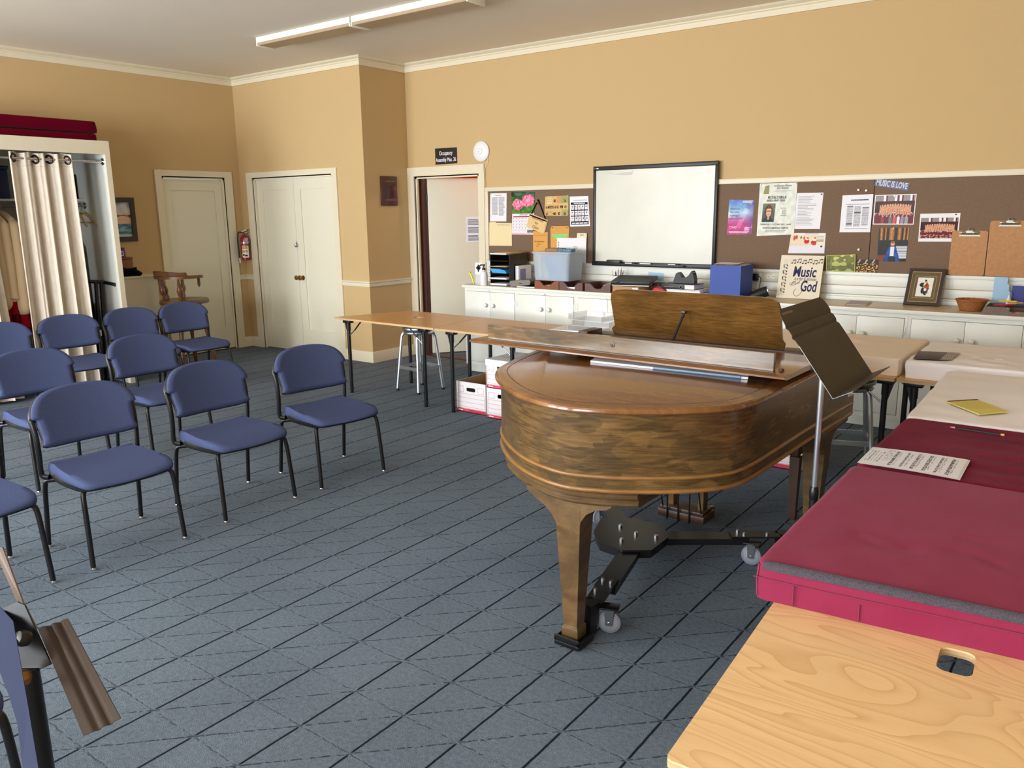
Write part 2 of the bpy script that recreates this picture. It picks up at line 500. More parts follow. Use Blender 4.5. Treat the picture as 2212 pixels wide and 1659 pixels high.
def bars(b, o, rt, up, w, h, rows, mi=0, lift=.0012, fill=.5, ragged=.3, seed=1):
    """lines of small print as thin strips in a w x h block whose top left corner is o"""
    g = random.Random(seed)
    rt = Vector(rt).normalized(); up = Vector(up).normalized(); n = rt.cross(up)
    p = h / rows
    for k in range(rows):
        l = w * (1 - ragged * g.random())
        q = Vector(o) - up * p * (k + .25) + n * lift
        b.add([q, q + rt * l, q + rt * l - up * p * fill, q - up * p * fill], [(0, 3, 2, 1)], mi)

def bil(c, u, v):
    """c: TL, TR, BR, BL"""
    a, b2, d, e = [Vector(x) for x in c]
    return (a * (1 - u) + b2 * u) * (1 - v) + (e * (1 - u) + d * u) * v

def picture(b, c, nx, ny, fn, warp=None):
    b.grid(lambda u, v: bil(c, u, v) + (warp(u, v) if warp else Vector()), nx, ny, 0, None, fn)
    b.f = [tuple(reversed(f)) for f in b.f]

def W(cs, y):
    return [(x, y, z) for x, z in cs]

def crom(pts, n=6, closed=False):
    out = []; L = len(pts)
    for i in range(L if closed else L - 1):
        p0 = pts[(i - 1) % L] if closed or i > 0 else pts[0]
        p1 = pts[i]; p2 = pts[(i + 1) % L]
        p3 = pts[(i + 2) % L] if closed or i + 2 < L else pts[-1]
        for k in range(n):
            t = k / n
            out.append(tuple(.5 * (2 * b + (c - a) * t + (2 * a - 5 * b + 4 * c - d) * t * t + (3 * b - a - 3 * c + d) * t ** 3) for a, b, c, d in zip(p0, p1, p2, p3)))
    if not closed:
        out.append(tuple(pts[-1]))
    return out

def offset_poly(pts, d):
    """move a counter-clockwise closed polygon inwards by d"""
    n = len(pts); out = []
    for i in range(n):
        a = Vector(pts[i - 1]); b = Vector(pts[i]); c = Vector(pts[(i + 1) % n])
        e1 = (b - a).normalized(); e2 = (c - b).normalized()
        n1 = Vector((-e1.y, e1.x)); n2 = Vector((-e2.y, e2.x))
        m = (n1 + n2); m = m / max(.4, m.length_squared) * 2 if m.length > 1e-6 else n1
        out.append(tuple(b + m * d))
    return out

def sweep(b, path, prof, mi=0):
    """mitred moulding along a 2D path; prof: (out, z) with out to the path's right"""
    path = [Vector(p) for p in path]; rings = []
    for i, p in enumerate(path):
        a = (p - path[i - 1]).normalized() if i else None
        c = (path[i + 1] - p).normalized() if i < len(path) - 1 else None
        na = Vector((a.y, -a.x)) if a else None; nc = Vector((c.y, -c.x)) if c else None
        if na and nc:
            m = na + nc; m = m / (m.length_squared) * 2
        else:
            m = na or nc
        rings.append([(p.x + m.x * o, p.y + m.y * o, z) for o, z in prof])
    b.loft(rings, mi)
WE = (680, 600, 340); EXPO = -0.52
# ============================================================ camera
cam = bpy.data.cameras.new('camera')
cam.sensor_width = 36; cam.sensor_fit = 'HORIZONTAL'
cam.lens = 1729.405 / 2212 * 36
cam.clip_start = .02; cam.clip_end = 60
co = bpy.data.objects.new('camera', cam); COL.objects.link(co)
yaw, pit, rol = -.645548, -.212177, -.012105
fw = Vector((math.sin(yaw) * math.cos(pit), math.cos(yaw) * math.cos(pit), math.sin(pit)))
rt = Vector((math.cos(yaw), -math.sin(yaw), 0)); up = rt.cross(fw)
r2 = rt * math.cos(rol) + up * math.sin(rol); u2 = -rt * math.sin(rol) + up * math.cos(rol)
mw = Matrix((r2, u2, -fw)).transposed().to_4x4(); mw.translation = (6.84955, -7.10414, 1.71456)
co.matrix_world = mw
scene.camera = co

# ============================================================ room shell
H = 3.385; XL = -2.317; YB = -.7035; YF = -10.4; XR = 8.4
b = B().box(XL - .2, XR + .2, YF - .2, .02, -.1, 0)
fl = build('floor', b, M['carpet'], origin=(0, 0, 0)); fl['kind'] = 'structure'
struct('ceiling', B().box(XL - .2, XR + .2, YF - .2, .2, H, H + .1), M['ceil'])
D3 = (.1, 1.085, 2.13)
b = B().poly([(0, 0), (D3[0], 0), (D3[0], D3[2]), (D3[1], D3[2]), (D3[1], 0), (XR, 0), (XR, H), (0, H)], lambda a, c, d: (a, d, c), .14)
struct('wall_back', b, M['wall'])
D1 = (-1.779, -.929, 2.175)
b = B().poly([(YB, 0), (D1[1], 0), (D1[1], D1[2]), (D1[0], D1[2]), (D1[0], 0), (YF, 0), (YF, H), (YB, H)], lambda a, c, d: (XL - d, a, c), .14)
struct('wall_left', b, M['wall'])
D2 = (-2.048, -.531, 2.167)
b = B().poly([(XL, 0), (D2[0], 0), (D2[0], D2[2]), (D2[1], D2[2]), (D2[1], 0), (0, 0), (0, H), (XL, H)], lambda a, c, d: (a, YB + d, c), .14)
struct('wall_alcove', b, M['wall'])
struct('wall_return', B().box(-.14, -.0005, YB + .0005, .14, 0, H), M['wall'])
struct('wall_right', B().box(XR, XR + .14, YF, .14, 0, H), M['wall'])
WIN = [(-1.9, .4), (1.2, 3.5), (4.6, 6.6)]
holes = [[(a, .85), (c, .85), (c, 2.95), (a, 2.95)] for a, c in WIN]
b = B().poly([(XL, 0), (XR, 0), (XR, H), (XL, H)], lambda a, c, d: (a, YF - d, c), .2, holes=holes)
struct('wall_front', b, M['wall'])
for i, (a, c) in enumerate(WIN):
    e = sthing('window_%d' % (i + 1), ((a + c) / 2, YF, .85))
    b = B()
    for x0, x1, z0, z1 in ((a, a + .07, .85, 2.95), (c - .07, c, .85, 2.95), (a, c, .85, .92), (a, c, 2.88, 2.95), (a, c, 1.88, 1.94), ((a + c) / 2 - .03, (a + c) / 2 + .03, .85, 2.95)):
        b.box(x0, x1, YF - .12, YF - .06, z0, z1)
    build('window_frame', b, M['trim'], e)
    build('window_sill', B().box(a - .08, c + .08, YF - .05, YF + .08, .81, .85, .01), M['trim'], e)

# mouldings
prof = [(0, 3.29), (.02, 3.29), (.02, 3.335), (.03, 3.342), (.03, 3.352), (.022, 3.356), (.04, 3.366), (.055, 3.374), (.06, 3.385), (0, 3.385)]
PATH = [(XL, YF), (XL, YB), (0, YB), (0, 0), (XR, 0)]
b = B(); sweep(b, PATH, prof); struct('trim_1', b, M['trim'])
rail = [(0, .885), (.012, .885), (.016, .9), (.016, .925), (.026, .935), (.026, .948), (0, .948)]
b = B(); sweep(b, [(XL, -.832), (XL, YB), (-2.152, YB)], rail); struct('trim_2', b, M['trim'])
b = B(); sweep(b, [(-.449, YB), (0, YB), (0, -.002)], rail); struct('trim_3', b, M['trim'])
base = [(0, 0), (.018, 0), (.018, .115), (.012, .127), (0, .127)]
b = B(); sweep(b, [(XL, -.832), (XL, YB), (-2.152, YB)], base); struct('baseboard_left', b, M['trim'])
b = B(); sweep(b, [(-.449, YB), (0, YB), (0, -.002)], base); struct('baseboard_back', b, M['trim'])
b = B(); sweep(b, [(XL, YF), (XL, -1.87)], base); struct('baseboard_side', b, M['trim'])

def casing(b, x0, x1, z1, wl, wr, wt, fn, d=.02):
    """door casing round an opening; fn(a, out, z) -> 3D"""
    def bx(a0, a1, z0, zz, o):
        p = [fn(a, q, z) for a in (a0, a1) for q in (0, o) for z in (z0, zz)]
        b.add(p, [(0, 1, 3, 2), (4, 6, 7, 5), (0, 4, 5, 1), (2, 3, 7, 6), (0, 2, 6, 4), (1, 5, 7, 3)])
    bx(x0 - wl, x0, 0, z1 + wt, d); bx(x1, x1 + wr, 0, z1 + wt, d); bx(x0, x1, z1, z1 + wt, d)
    # stepped stops inside the jamb
    for o, k in ((-.005, .012), (-.03, .028)):
        bx(x0, x0 + k, 0, z1, o); bx(x1 - k, x1, 0, z1, o); bx(x0, x1, z1 - k, z1, o)

def leaf(b, x0, x1, z0, z1, y, t, st, tr, br, fn):
    """flat panelled door leaf: slab with raised stiles and rails"""
    def bx(a0, a1, c0, c1, o0, o1):
        p = [fn(a, q, z) for a in (a0, a1) for q in (o0, o1) for z in (c0, c1)]
        b.add(p, [(0, 1, 3, 2), (4, 6, 7, 5), (0, 4, 5, 1), (2, 3, 7, 6), (0, 2, 6, 4), (1, 5, 7, 3)])
    bx(x0, x1, z0, z1, y - t, y - .014)
    bx(x0, x0 + st, z0, z1, y - .014, y); bx(x1 - st, x1, z0, z1, y - .014, y)
    bx(x0 + st, x1 - st, z1 - tr, z1, y - .014, y); bx(x0 + st, x1 - st, z0, z0 + br, y - .014, y)

fA = lambda a, o, z: (XL + o, a, z)
fB = lambda a, o, z: (a, YB - o, z)
fD = lambda a, o, z: (a, -o, z)
def hinge(par, x, y, z, dx=0, dy=0):
    build('hinge', B().cyl((x, y, z - .045), (x, y, z + .045), .008, n=10).box(x - .012, x + .012, y - .006, y + .006, z - .045, z + .045, .002), M['trim'], par)
d = sthing('door_1', (XL, -1.354, 0))
b = B(); casing(b, *D1[:2], D1[2], .084, .101, .071, fA); build('door_frame', b, M['trim'], d)
b = B(); leaf(b, D1[0] + .03, D1[1] - .03, .012, D1[2] - .03, -.035, .04, .1, .13, .28, fA); build('door_leaf', b, M['door'], d)
build('threshold', B().box(XL - .14, XL - .001, D1[0], D1[1], 0, .012), M['jamb'], d)
hinge(d, XL - .03, D1[0] + .02, 1.75); hinge(d, XL - .03, D1[0] + .02, .4)
d = sthing('door_2', (-1.29, YB, 0))
b = B(); casing(b, *D2[:2], D2[2], .107, .085, .065, fB); build('door_frame', b, M['trim'], d)
mid = -1.29
for x0, x1 in ((D2[0] + .03, mid - .002), (mid + .002, D2[1] - .03)):
    b = B(); leaf(b, x0, x1, .012, D2[2] - .03, -.03, .04, .122, .125, .28, fB); build('door_leaf', b, M['door'], d)
for x in (mid + .04, mid + .11):
    b = B().lathe([(.028, 0), (.028, .004), (.012, .008), (.011, .03), (.024, .04), (.03, .052), (.026, .064), (.012, .07)], 20, T=Matrix.Translation((x - .03, YB + .031, .943)) @ Matrix.Rotation(R(90), 4, 'X'))
    build('door_knob', b, M['brass'], d)
b = B().lathe([(.02, 0), (.02, .004), (.013, .012)], 18, T=Matrix.Translation((mid + .005, YB + .031, 1.34)) @ Matrix.Rotation(R(90), 4, 'X'))
b.tube([(mid + .005, YB + .015, 1.34), (mid + .005, YB + .012, 1.365), (mid + .008, YB + .012, 1.385)], .006, 8)
b.lathe([(.006, .02), (.02, .012), (.022, 0), (.012, -.018)], 14, c=(mid + .004, YB + .012, 1.335))
build('deadbolt', b, M['steel'], d)
for x in (D2[0] + .012, D2[1] - .012):
    for z in (1.92, .38):
        hinge(d, x, YB + .012, z)
b = B(); bars(b, (-.555, YB + .029, .36), (1, 0, 0), (0, 0, 1), .012, .17, 1, fill=.95, ragged=0); build('scuff', b, M['grey'], d)
d = sthing('door_3', (.6, 0, 0))
b = B(); casing(b, *D3[:2], D3[2], .1, .075, .1, fD); build('door_frame', b, M['trim'], d)
build('jamb', B().box(D3[0] + .0, D3[0] + .06, .075, .139, 0, D3[2]), M['jamb'], d)
build('threshold', B().box(D3[0], D3[1], .002, .14, 0, .012), M['jamb'], d)
# open leaf, swung into the next room, hinged at its left edge
ang = R(52); hx, hy = .178, .13
ca, sa = math.cos(ang), math.sin(ang)
T = Matrix(((ca, -sa, 0, hx), (sa, ca, 0, hy), (0, 0, 1, 0), (0, 0, 0, 1)))
build('door_leaf', B().box(0, .84, 0, .042, .012, 2.11, .002, T=T), M['door'], d)
for z in (1.88, .3):
    build('hinge', B().box(-.03, .01, .005, .03, z - .05, z + .05, .002, T=T).cyl((hx - .012, hy + .0, z - .05), (hx - .012, hy, z + .05), .008, n=10), M['blackm'], d)
nt = tag(build('paper_notice', B().box(.455, .66, -.003, -.0008, 1.36, 1.66, T=T), M['paper']), 'white typed notice taped to the open door leaf', 'notice')
b = B(); g0 = T @ Vector((.475, -.003, 1.63))
for k, (z, h) in enumerate(((1.63, .07), (1.535, .07), (1.44, .07))):
    bars(b, T @ Vector((.48, -.003, z)), T.to_3x3() @ Vector((1, 0, 0)), (0, 0, 1), .155, h, 5, fill=.45, ragged=.2, seed=k)
build('lettering', b, M['ink'], nt)
# warm lit passage beyond
b = B().box(-1.2, 3.2, 2.4, 2.5, 0, H); struct('wall_passage', b, M['orange'])
struct('wall_passageside', B().box(-1.3, -1.2, .3, 2.5, 0, H), M['orange'])
struct('floor_passage', B().box(-1.3, 3.2, .021, 2.5, -.1, 0), M['carpet'])
struct('ceiling_passage', B().box(-1.3, 3.2, .2, 2.5, H, H + .1), M['orange'])

# panelling between worktop and board
b = B()
for z0, z1, o in ((.953, .985, .03), (.985, 1.0, .018), (1.004, 1.075, .012), (1.079, 1.16, .012), (1.16, 1.188, .028)):
    b.box(1.17, XR - .01, -o, -.0005, z0, z1, .003)
struct('trim_4', b, M['white'])

# ============================================================ bulletin board
e = thing('bulletin_board', 'long brown fabric bulletin board with cream frame along the wall', 'bulletin board', (4.6, 0, 1.19))
b = B().box(1.175, XR - .02, -.035, -.0005, 1.932, 1.977, .004).box(1.175, 1.222, -.035, -.0005, 1.19, 1.932, .004)
build('frame', b, M['trim'], e)
for x0, x1 in ((1.223, 2.70), (2.703, 5.201), (5.206, XR - .02)):
    build('fabric_panel', B().box(x0, x1, -.022, -.0006, 1.189, 1.9315, .002), M['cork'], e)

# ============================================================ fixed cupboards
CT = .953
t = thing('worktop', 'pale beige worktop running along the back wall cupboards', 'worktop', (4.8, -.26, CT - .03))
build('top', B().box(1.232, XR - .02, -.514, -.029, CT - .028, CT, .006), mat('worktop_laminate', (200, 180, 150), .35), t)
build('front_edge', B().box(1.230, XR - .02, -.518, -.5142, CT - .03, CT - .001, .001), M['white'], t)
M['gap'] = mat('gap_shadow', (92, 90, 84), .8)
UN = [(1.25, 1.943), (1.943, 2.664), (2.664, 3.38), (3.38, 4.10), (4.10, 4.86), (4.86, 5.628), (5.628, 6.39), (6.39, 7.15)]
DR = [(1.276, 1.595, 1.919), (1.965, 2.305, 2.64), (2.688, 3.02, 3.355), (3.405, 3.74, 4.075), (4.125, 4.48, 4.835), (4.89, 5.263, 5.603), (5.654, 6.012, 6.370), (6.42, 6.77, 7.12)]
where = ['at the open doorway end', 'under the milky plastic tub', 'behind the acrylic trays', 'behind the music rest of the piano', 'under the blue box', 'behind the olive music stand', 'under the framed musician picture and basket', 'at the grey card tray end']
for i, ((x0, x1), (a, m_, c)) in enumerate(zip(UN, DR)):
    t = thing('cupboard', 'white painted two door base cupboard ' + where[i], 'cupboard', ((x0 + x1) / 2, -.25, 0), group='white cupboards under the worktop')
    b = B().box(x0 + .0005, x1 - .0005, -.494, -.03, .09, CT - .031)
    build('carcass', b, M['white'], t)
    build('toe_kick', B().box(x0 + .012, x1 - .0005, -.43, -.03, .0, .09), M['white'], t)
    for x, y, s in ((a, m_ - .001, 1), (m_ + .001, c, -1)):
        build('door_gap_shade', B().box(x - .0028, y + .0028, -.4946, -.4941, .127, .8898), M['gap'], t)  # dark plate standing in for the shade in the gap round the door
        dd = build('door', B().box(x, y, -.5, -.4947, .13, .887, .0015), M['white'], t)
        kx = (y - .045) if s > 0 else (x + .05)
        build('knob', B().lathe([(.008, 0), (.008, .012), (.021, .018), (.024, .027), (.02, .036), (.008, .04)], 18, T=Matrix.Translation((kx, -.5, .75)) @ Matrix.Rotation(R(90), 4, 'X')), M['white'], dd)
        hxx = (x - .008) if s > 0 else (y + .008)
        build('hinge', B().box(hxx - .006, hxx + .006, -.4985, -.4942, .76, .82, .001), M['white'], dd)
    build('catch', B().box(m_ - .02, m_ + .02, -.497, -.4942, .897, .903, .0008), M['steel'], t)

# ============================================================ ceiling lights
for k, (x0, x1) in enumerate(((-.056, 1.27), (1.285, 2.6))):
    t = thing('fluorescent_fixture', ['unlit wraparound ceiling light toward the double doors', 'unlit wraparound ceiling light over the piano end of the row'][k], 'ceiling light', ((x0 + x1) / 2, -1.865, H), group='two ceiling lights in a row')
    y0, y1 = -1.975, -1.755
    b = B().box(x0, x1, y0 + .004, y1 - .004, H - .03, H - .001, .002); build('housing', b, M['lensw'], t)
    b = B().poly([(y0 + .008, H - .031), (y0 + .008, H - .06), (y0 + .018, H - .073), (y1 - .018, H - .073), (y1 - .008, H - .06), (y1 - .008, H - .031)], lambda a, c, d: (x0 + .012 + d, a, c), x1 - x0 - .024)
    build('diffuser', b, M['lens'], t)
    b = B().box(x0, x1, y0 + .001, y0 + .0075, H - .052, H - .002, .001); build('side_strip', b, M['lensw'], t)
    for x in (x0, x1 - .011):
        build('end_cap', B().box(x, x + .011, y0, y1, H - .082, H - .0315, .002), M['lensw'], t)

# ============================================================ upholstered chairs
FAB = M['fabric']
def make_chair(label):
    t = thing('stacking_chair', label, 'chair', group='blue stacking chairs in rows')
    # seat outline, front is +x
    pts = [(-.205, -.19), (-.205, .19), (-.14, .222), (0, .24), (.14, .246), (.2, .24), (.245, .205), (.268, .1), (.275, 0), (.268, -.1), (.245, -.205), (.2, -.24), (.14, -.246), (0, -.24), (-.14, -.222)]
    ol = crom(pts, 4, True)
    def top(a, b_):
        z = .012 * (b_ / .24) ** 2 * (1 - max(0, a) / .3) - .004
        z += .012 * max(0, -a / .2) - .030 * max(0, (a - .13) / .14) ** 2
        return z
    build('seat', B().pad(ol, .408, .456, top), FAB, t, smooth=60)
    ol2 = [(a * .985 - .004, b_ * 1.005) for a, b_ in ol]
    def low(a, b_, c):
        f = max(0, min(1, (a + .2) / .42))
        return (a, b_, c + (.022 * f if c < .405 else 0) - (.006 if a > .16 else 0) * 0)
    build('seat_shell', B().pad(ol2, .376, .425, lambda a, b_: -.026 * max(0, (a - .13) / .14) ** 2, fn=low, levels=2), M['blackp'], t, smooth=50)
    # backrest: a = y, b = z
    bo = [(-.226, .556), (0, .548), (.226, .556), (.236, .60), (.243, .66), (.246, .692), (.268, .704), (.266, .73), (.25, .765), (.215, .80), (.16, .823), (.08, .835), (0, .838), (-.08, .835), (-.16, .823), (-.215, .80), (-.25, .765), (-.266, .73), (-.268, .704), (-.246, .692), (-.243, .66), (-.236, .60)]
    bo = crom(bo, 3, True)
    def bk(a, b_, c):
        return (-.196 - (b_ - .553) * .36 - .0 + .04 * (a / .26) ** 2 + c, a, b_ + c * .36)
    build('backrest', B().pad(bo, .0, .04, lambda a, b_: 0, fn=bk, rr=.9), FAB, t, smooth=60)
    bo2 = [(a * 1.012, .69 + (b_ - .69) * 1.012) for a, b_ in bo]
    build('backrest_shell', B().pad(bo2, -.012, .010, fn=bk, levels=2, rr=.4), M['blackp'], t, smooth=50)
    for s in (-1, 1):
        pst = [(-.17, s * .232, .398), (-.196, s * .25, .402), (-.203, s * .256, .43), (-.196, s * .257, .52), (-.2, s * .259, .62), (-.222, s * .262, .70), (-.238, s * .252, .735)]
        build('back_post', B().tube(crom(pst, 4), .0125, 10, flat=1.15), M['blackm'], t)
        for nm, pt in (('leg', [(.12, s * .15, .392), (.165, s * .20, .392), (.19, s * .224, .386), (.2, s * .232, .36), (.212, s * .236, .28), (.24, s * .244, .012)]), ('leg', [(-.1, s * .16, .385), (-.15, s * .21, .383), (-.19, s * .238, .376), (-.203, s * .245, .35), (-.215, s * .247, .28), (-.245, s * .252, .012)])):
            l = build(nm, B().tube(crom(pt, 4), .0125, 10), M['blackm'], t)
            x, y, z = pt[-1]
            build('glide', B().lathe([(.0145, .0), (.0145, .008), (.0125, .014)], 12, c=(x, y, 0)), M['chrome'], l)
    return t
CH = [
    (2.762, -3.70, -7.5, 'blue padded stacking chair standing alone at the table end of the first row'),
    (2.716, -4.415, .2, 'blue padded stacking chair of the first row, next to the lone chair'),
    (2.727, -5.16, -1.2, 'blue padded stacking chair of the first row, overlapping one cut by the picture edge'),
    (2.711, -5.84, .8, 'blue padded stacking chair of the first row, its backrest outside the picture'),
    (1.287, -4.035, .1, 'blue padded stacking chair of the middle row, on the side of the double doors'),
    (1.283, -4.81, .8, 'blue padded stacking chair of the middle row, cut by the picture edge'),
    (-.558, -2.585, -.5, 'blue padded stacking chair of the last row in front of the wooden bar stool'),
    (-.549, -3.14, 1.2, 'blue padded stacking chair of the last row in front of the white cabinet'),
    (-.503, -3.752, -.5, 'blue padded stacking chair of the last row in front of the linen curtain'),
    (-.47, -4.35, 0., 'blue padded stacking chair of the last row in front of the hanging robes'),
    (4.35, -6.62, 0., 'blue padded stacking chair mostly hidden by the dark music stand'),
]
c0 = make_chair(CH[0][3])
c0.location = (CH[0][0], CH[0][1], 0); c0.rotation_euler.z = R(CH[0][2])
for x, y, r, l in CH[1:]:
    dup(c0, (x, y, 0), R(r), l)

# ============================================================ folding tables
TH = .737
def rrect(cx, cy, w, h, r, rot=0., n=4):
    pts = []
    for sx, sy, a0 in ((1, 1, 0), (-1, 1, 90), (-1, -1, 180), (1, -1, 270)):
        for k in range(n + 1):
            a = R(a0 + 90 * k / n)
            pts.append((sx * (w / 2 - r) + r * math.cos(a), sy * (h / 2 - r) + r * math.sin(a)))
    c, s = math.cos(rot), math.sin(rot)
    return [(cx + c * x - s * y, cy + s * x + c * y) for x, y in pts]
def table(label, corners, mt, legs, slot, edge, slotrot=0., th=.019, legdir=(1, 0)):
    """corners ccw; legs: list of (x, y); slot: centre of the hand hole"""
    cx = sum(p[0] for p in corners) / 4; cy = sum(p[1] for p in corners) / 4
    t = thing('folding_table', label, 'table', (cx, cy, 0), group='folding tables with steel legs')
    ol = []
    n = len(corners)
    for i in range(n):       # rounded corners
        p = Vector(corners[i]); a = (Vector(corners[i - 1]) - p).normalized(); c = (Vector(corners[(i + 1) % n]) - p).normalized()
        ol += [tuple(p + a * .012), tuple(p + (a + c) * .0035), tuple(p + c * .012)]
    hole = [rrect(slot[0], slot[1], .07, .11, .02, slotrot)] if slot else []
    top = build('tabletop', B().prism(ol, TH - .004, TH, holes=hole), mt, t)
    build('edge_band', B().prism(ol, TH - th, TH - .0041, holes=hole), edge, t)
    for i, (x, y, dx, dy) in enumerate(legs):
        zt = TH - th - .001
        l = build('leg', B().cyl((x, y, .022), (x, y, zt - .004), .0175, n=14).cyl((x, y, zt - .1), (x, y, zt - .004), .021, n=14), M['blackm'], t)
        build('bracket', B().box(x - .045, x + .045, y - .03, y + .03, zt - .03, zt, .003).poly([(-.062, 0), (.035, 0), (.016, -.03), (.013, -.15), (-.012, -.15), (-.045, -.03)], (lambda a, c, d, x=x, y=y, s=dx: (x + a * s, y - .004 + d, zt + c - .001)) if dx else (lambda a, c, d, x=x, y=y, s=dy: (x - .004 + d, y + a * s, zt + c - .001)), .008), M['blackm'], l)
        build('brace', B().tube([(x, y, zt - .16), (x + dx * .11, y + dy * .11, zt - .075)], .0055, 8).tube([(x + dx * .09, y + dy * .09, zt - .09), (x + dx * .18, y + dy * .18, zt - .004)], .007, 8, mi=1), [M['steel'], M['blackm']], l)
        build('foot', B().lathe([(.02, 0), (.02, .008), (.012, .012), (.0175, .014), (.0175, .022)], 14, c=(x, y, 0)).cyl((x + .015, y, .045), (x + .03, y, .045), .006, n=8, mi=0), M['blackm'], l)
    return t
yf = lambda x: -1.9548 - .0285 * x
yb = lambda x: -1.1728 - .0285 * x
table('honey birch folding table with slanted ends, in front of the alcove corner', [(.834, yf(.834)), (2.172, yf(2.172)), (2.083, yb(2.083)), (1.113, yb(1.113))], M['birch'],
      [(.99, -1.93, 1, 0), (2.0, -1.955, -1, 0), (1.17, -1.285, 1, 0), (1.98, -1.31, -1, 0)], (1.561, -1.556), M['plyedge'], R(90))
table('honey birch folding table over the banker boxes, between doorway table and piano', [(2.178, yf(2.178)), (3.155, yf(3.155)), (3.42, yb(3.42)), (2.089, yb(2.089))], M['birch'],
      [(2.335, -1.965, 1, 0), (3.0, -1.985, -1, 0), (2.24, -1.315, 1, 0), (3.2, -1.345, -1, 0)], (2.748, -1.64), M['plyedge'], R(90))
table('honey birch folding table hidden behind the piano music rest', [(3.162, yf(3.162)), (4.512, yf(4.512)), (4.512, yb(4.512)), (3.428, yb(3.428))], M['birch'],
      [(3.32, -1.99, 1, 0), (4.3, -2.02, -1, 0), (3.6, -1.36, 1, 0), (4.3, -1.38, -1, 0)], None, M['plyedge'])
table('honey birch folding table carrying the cream sheeted mattress', [(4.518, yf(4.518)), (5.888, yf(5.888)), (5.888, yb(5.888)), (4.518, yb(4.518))], M['birch'],
      [(4.7, -2.02, 1, 0), (5.825, -2.04, -1, 0), (4.7, -1.38, 1, 0), (5.825, -1.42, -1, 0)], None, M['plyedge'])
table('honey birch folding table carrying the sheeted mattress with a picture printed card', [(5.894, yf(5.894)), (7.1, yf(7.1)), (7.1, yb(7.1)), (5.894, yb(5.894))], M['birch'],
      [(5.985, -2.05, 1, 0), (6.95, -2.08, -1, 0), (5.985, -1.42, 1, 0), (6.95, -1.44, -1, 0)], None, M['plyedge'])
e1 = Vector((.9985, .0548)); e2 = Vector((-.0617, .9981))
def nt_(o, a, c):
    p = Vector(o) + e1 * a + e2 * c
    return (p.x, p.y)
N1 = (6.294, -5.917)
table('birch plywood folding table with a hand hole, bare end toward the viewer', [nt_(N1, 0, 0), nt_(N1, .86, 0), nt_(N1, .86, 1.335), nt_(N1, 0, 1.335)], M['ply'],
      [(*nt_(N1, .12, .12), 0, 1), (*nt_(N1, .74, .12), 0, 1), (*nt_(N1, .12, 1.2), 0, -1), (*nt_(N1, .74, 1.2), 0, -1)], (6.667, -5.253), M['plyedge'], R(3.3))
N2 = (6.207, -4.575)
table('birch folding table under the second maroon cushion', [(6.215, -4.575), (7.02, -4.53), (7.0, -3.225), (6.175, -3.25)], M['ply'],
      [(6.36, -4.45, 0, 1), (6.9, -4.43, 0, 1), (6.31, -3.37, 0, -1), (6.88, -3.35, 0, -1)], None, M['plyedge'])
table('birch folding table under the white sheeted mattress', [(6.172, -3.243), (6.99, -3.218), (6.96, -2.19), (6.145, -2.17)], M['ply'],
      [(6.30, -3.1, 0, 1), (6.88, -3.1, 0, 1), (6.28, -2.3, 0, -1), (6.85, -2.32, 0, -1)], None, M['plyedge'])
# ============================================================ grand piano
P0 = (5.05, -3.75, 0)
pn = thing('grand_piano', 'mottled brown walnut grand piano with folded lid and raised music rest', 'piano', P0)
LID = [(5.872, -3.472), (5.862, -3.62), (5.853, -4.0), (5.845, -4.22), (5.828, -4.33), (5.80, -4.40), (5.745, -4.475), (5.67, -4.548), (5.57, -4.622), (5.44, -4.695), (5.274, -4.738), (5.06, -4.676), (4.85, -4.532), (4.68, -4.345), (4.59, -4.11), (4.52, -3.8), (4.42, -3.55), (4.385, -3.472)]
lid = LID[:3] + crom(LID[2:], 6)
def ccw(p):
    a = sum(p[i - 1][0] * p[i][1] - p[i][0] * p[i - 1][1] for i in range(len(p)))
    return p if a > 0 else p[::-1]
lid = ccw(lid)
# rim: inset of the lid line, then on to the keyboard end
RIM = LID[1:17]
rimpts = [(5.895, -2.93), (5.88, -3.2)] + crom(RIM, 6) + [(4.40, -3.5), (4.31, -3.25), (4.285, -2.93)]
rim = offset_poly(ccw(rimpts), .026)
rin = offset_poly(ccw(rimpts), .075)
ZB, ZR = .70, .999
b = B()
n = len(rim)
# full height rim with lowered arms at the keyboard end
def rz(p):
    return ZR if p[1] < -3.09 else (ZR - (ZR - .80) * min(1, (p[1] + 3.09) / .03))
o_, i_ = rim, rin
# densify spine near the arm step
def dens(l):
    out = []
    for k in range(len(l)):
        p, q = Vector(l[k]), Vector(l[(k + 1) % len(l)])
        m = max(1, int((q - p).length / .03)) if max(p.y, q.y) > -3.3 and abs(p.x - q.x) < .2 else 1
        out += [tuple(p + (q - p) * j / m) for j in range(m)]
    return out
o_ = dens(rim)
i_ = []
cxr, cyr = 5.07, -3.5
for p in o_:
    v = Vector((cxr - p[0], cyr - p[1])).normalized()
    i_.append((p[0] + v.x * .05, p[1] + v.y * .05))
rings = [[(x, y, ZB) for x, y in i_], [(x, y, ZB) for x, y in o_], [(x, y, rz((x, y))) for x, y in o_], [(x, y, rz((x, y))) for x, y in i_], [(x, y, ZB) for x, y in i_]]
b.loft(rings, 0, cap=False)
build('rim', b, M['rim'], pn, smooth=30)
for z, r in ((.758, .0075), (.7055, .0085)):
    pts = [(x, y, z) for x, y in o_]
    k0 = max(range(len(o_)), key=lambda k: o_[k][0] + o_[k][1])
    pts = pts[k0:] + pts[:k0]
    if (pts[1][1] > -3.0 and pts[1][0] < 5.6):
        pts = pts[::-1]
    build('bead_moulding', B().tube(pts, r, 8), M['bead'], pn)
build('bottom_board', B().prism(offset_poly(o_ if False else rim, .012), ZB + .01, ZB + .04), M['legdark'], pn)
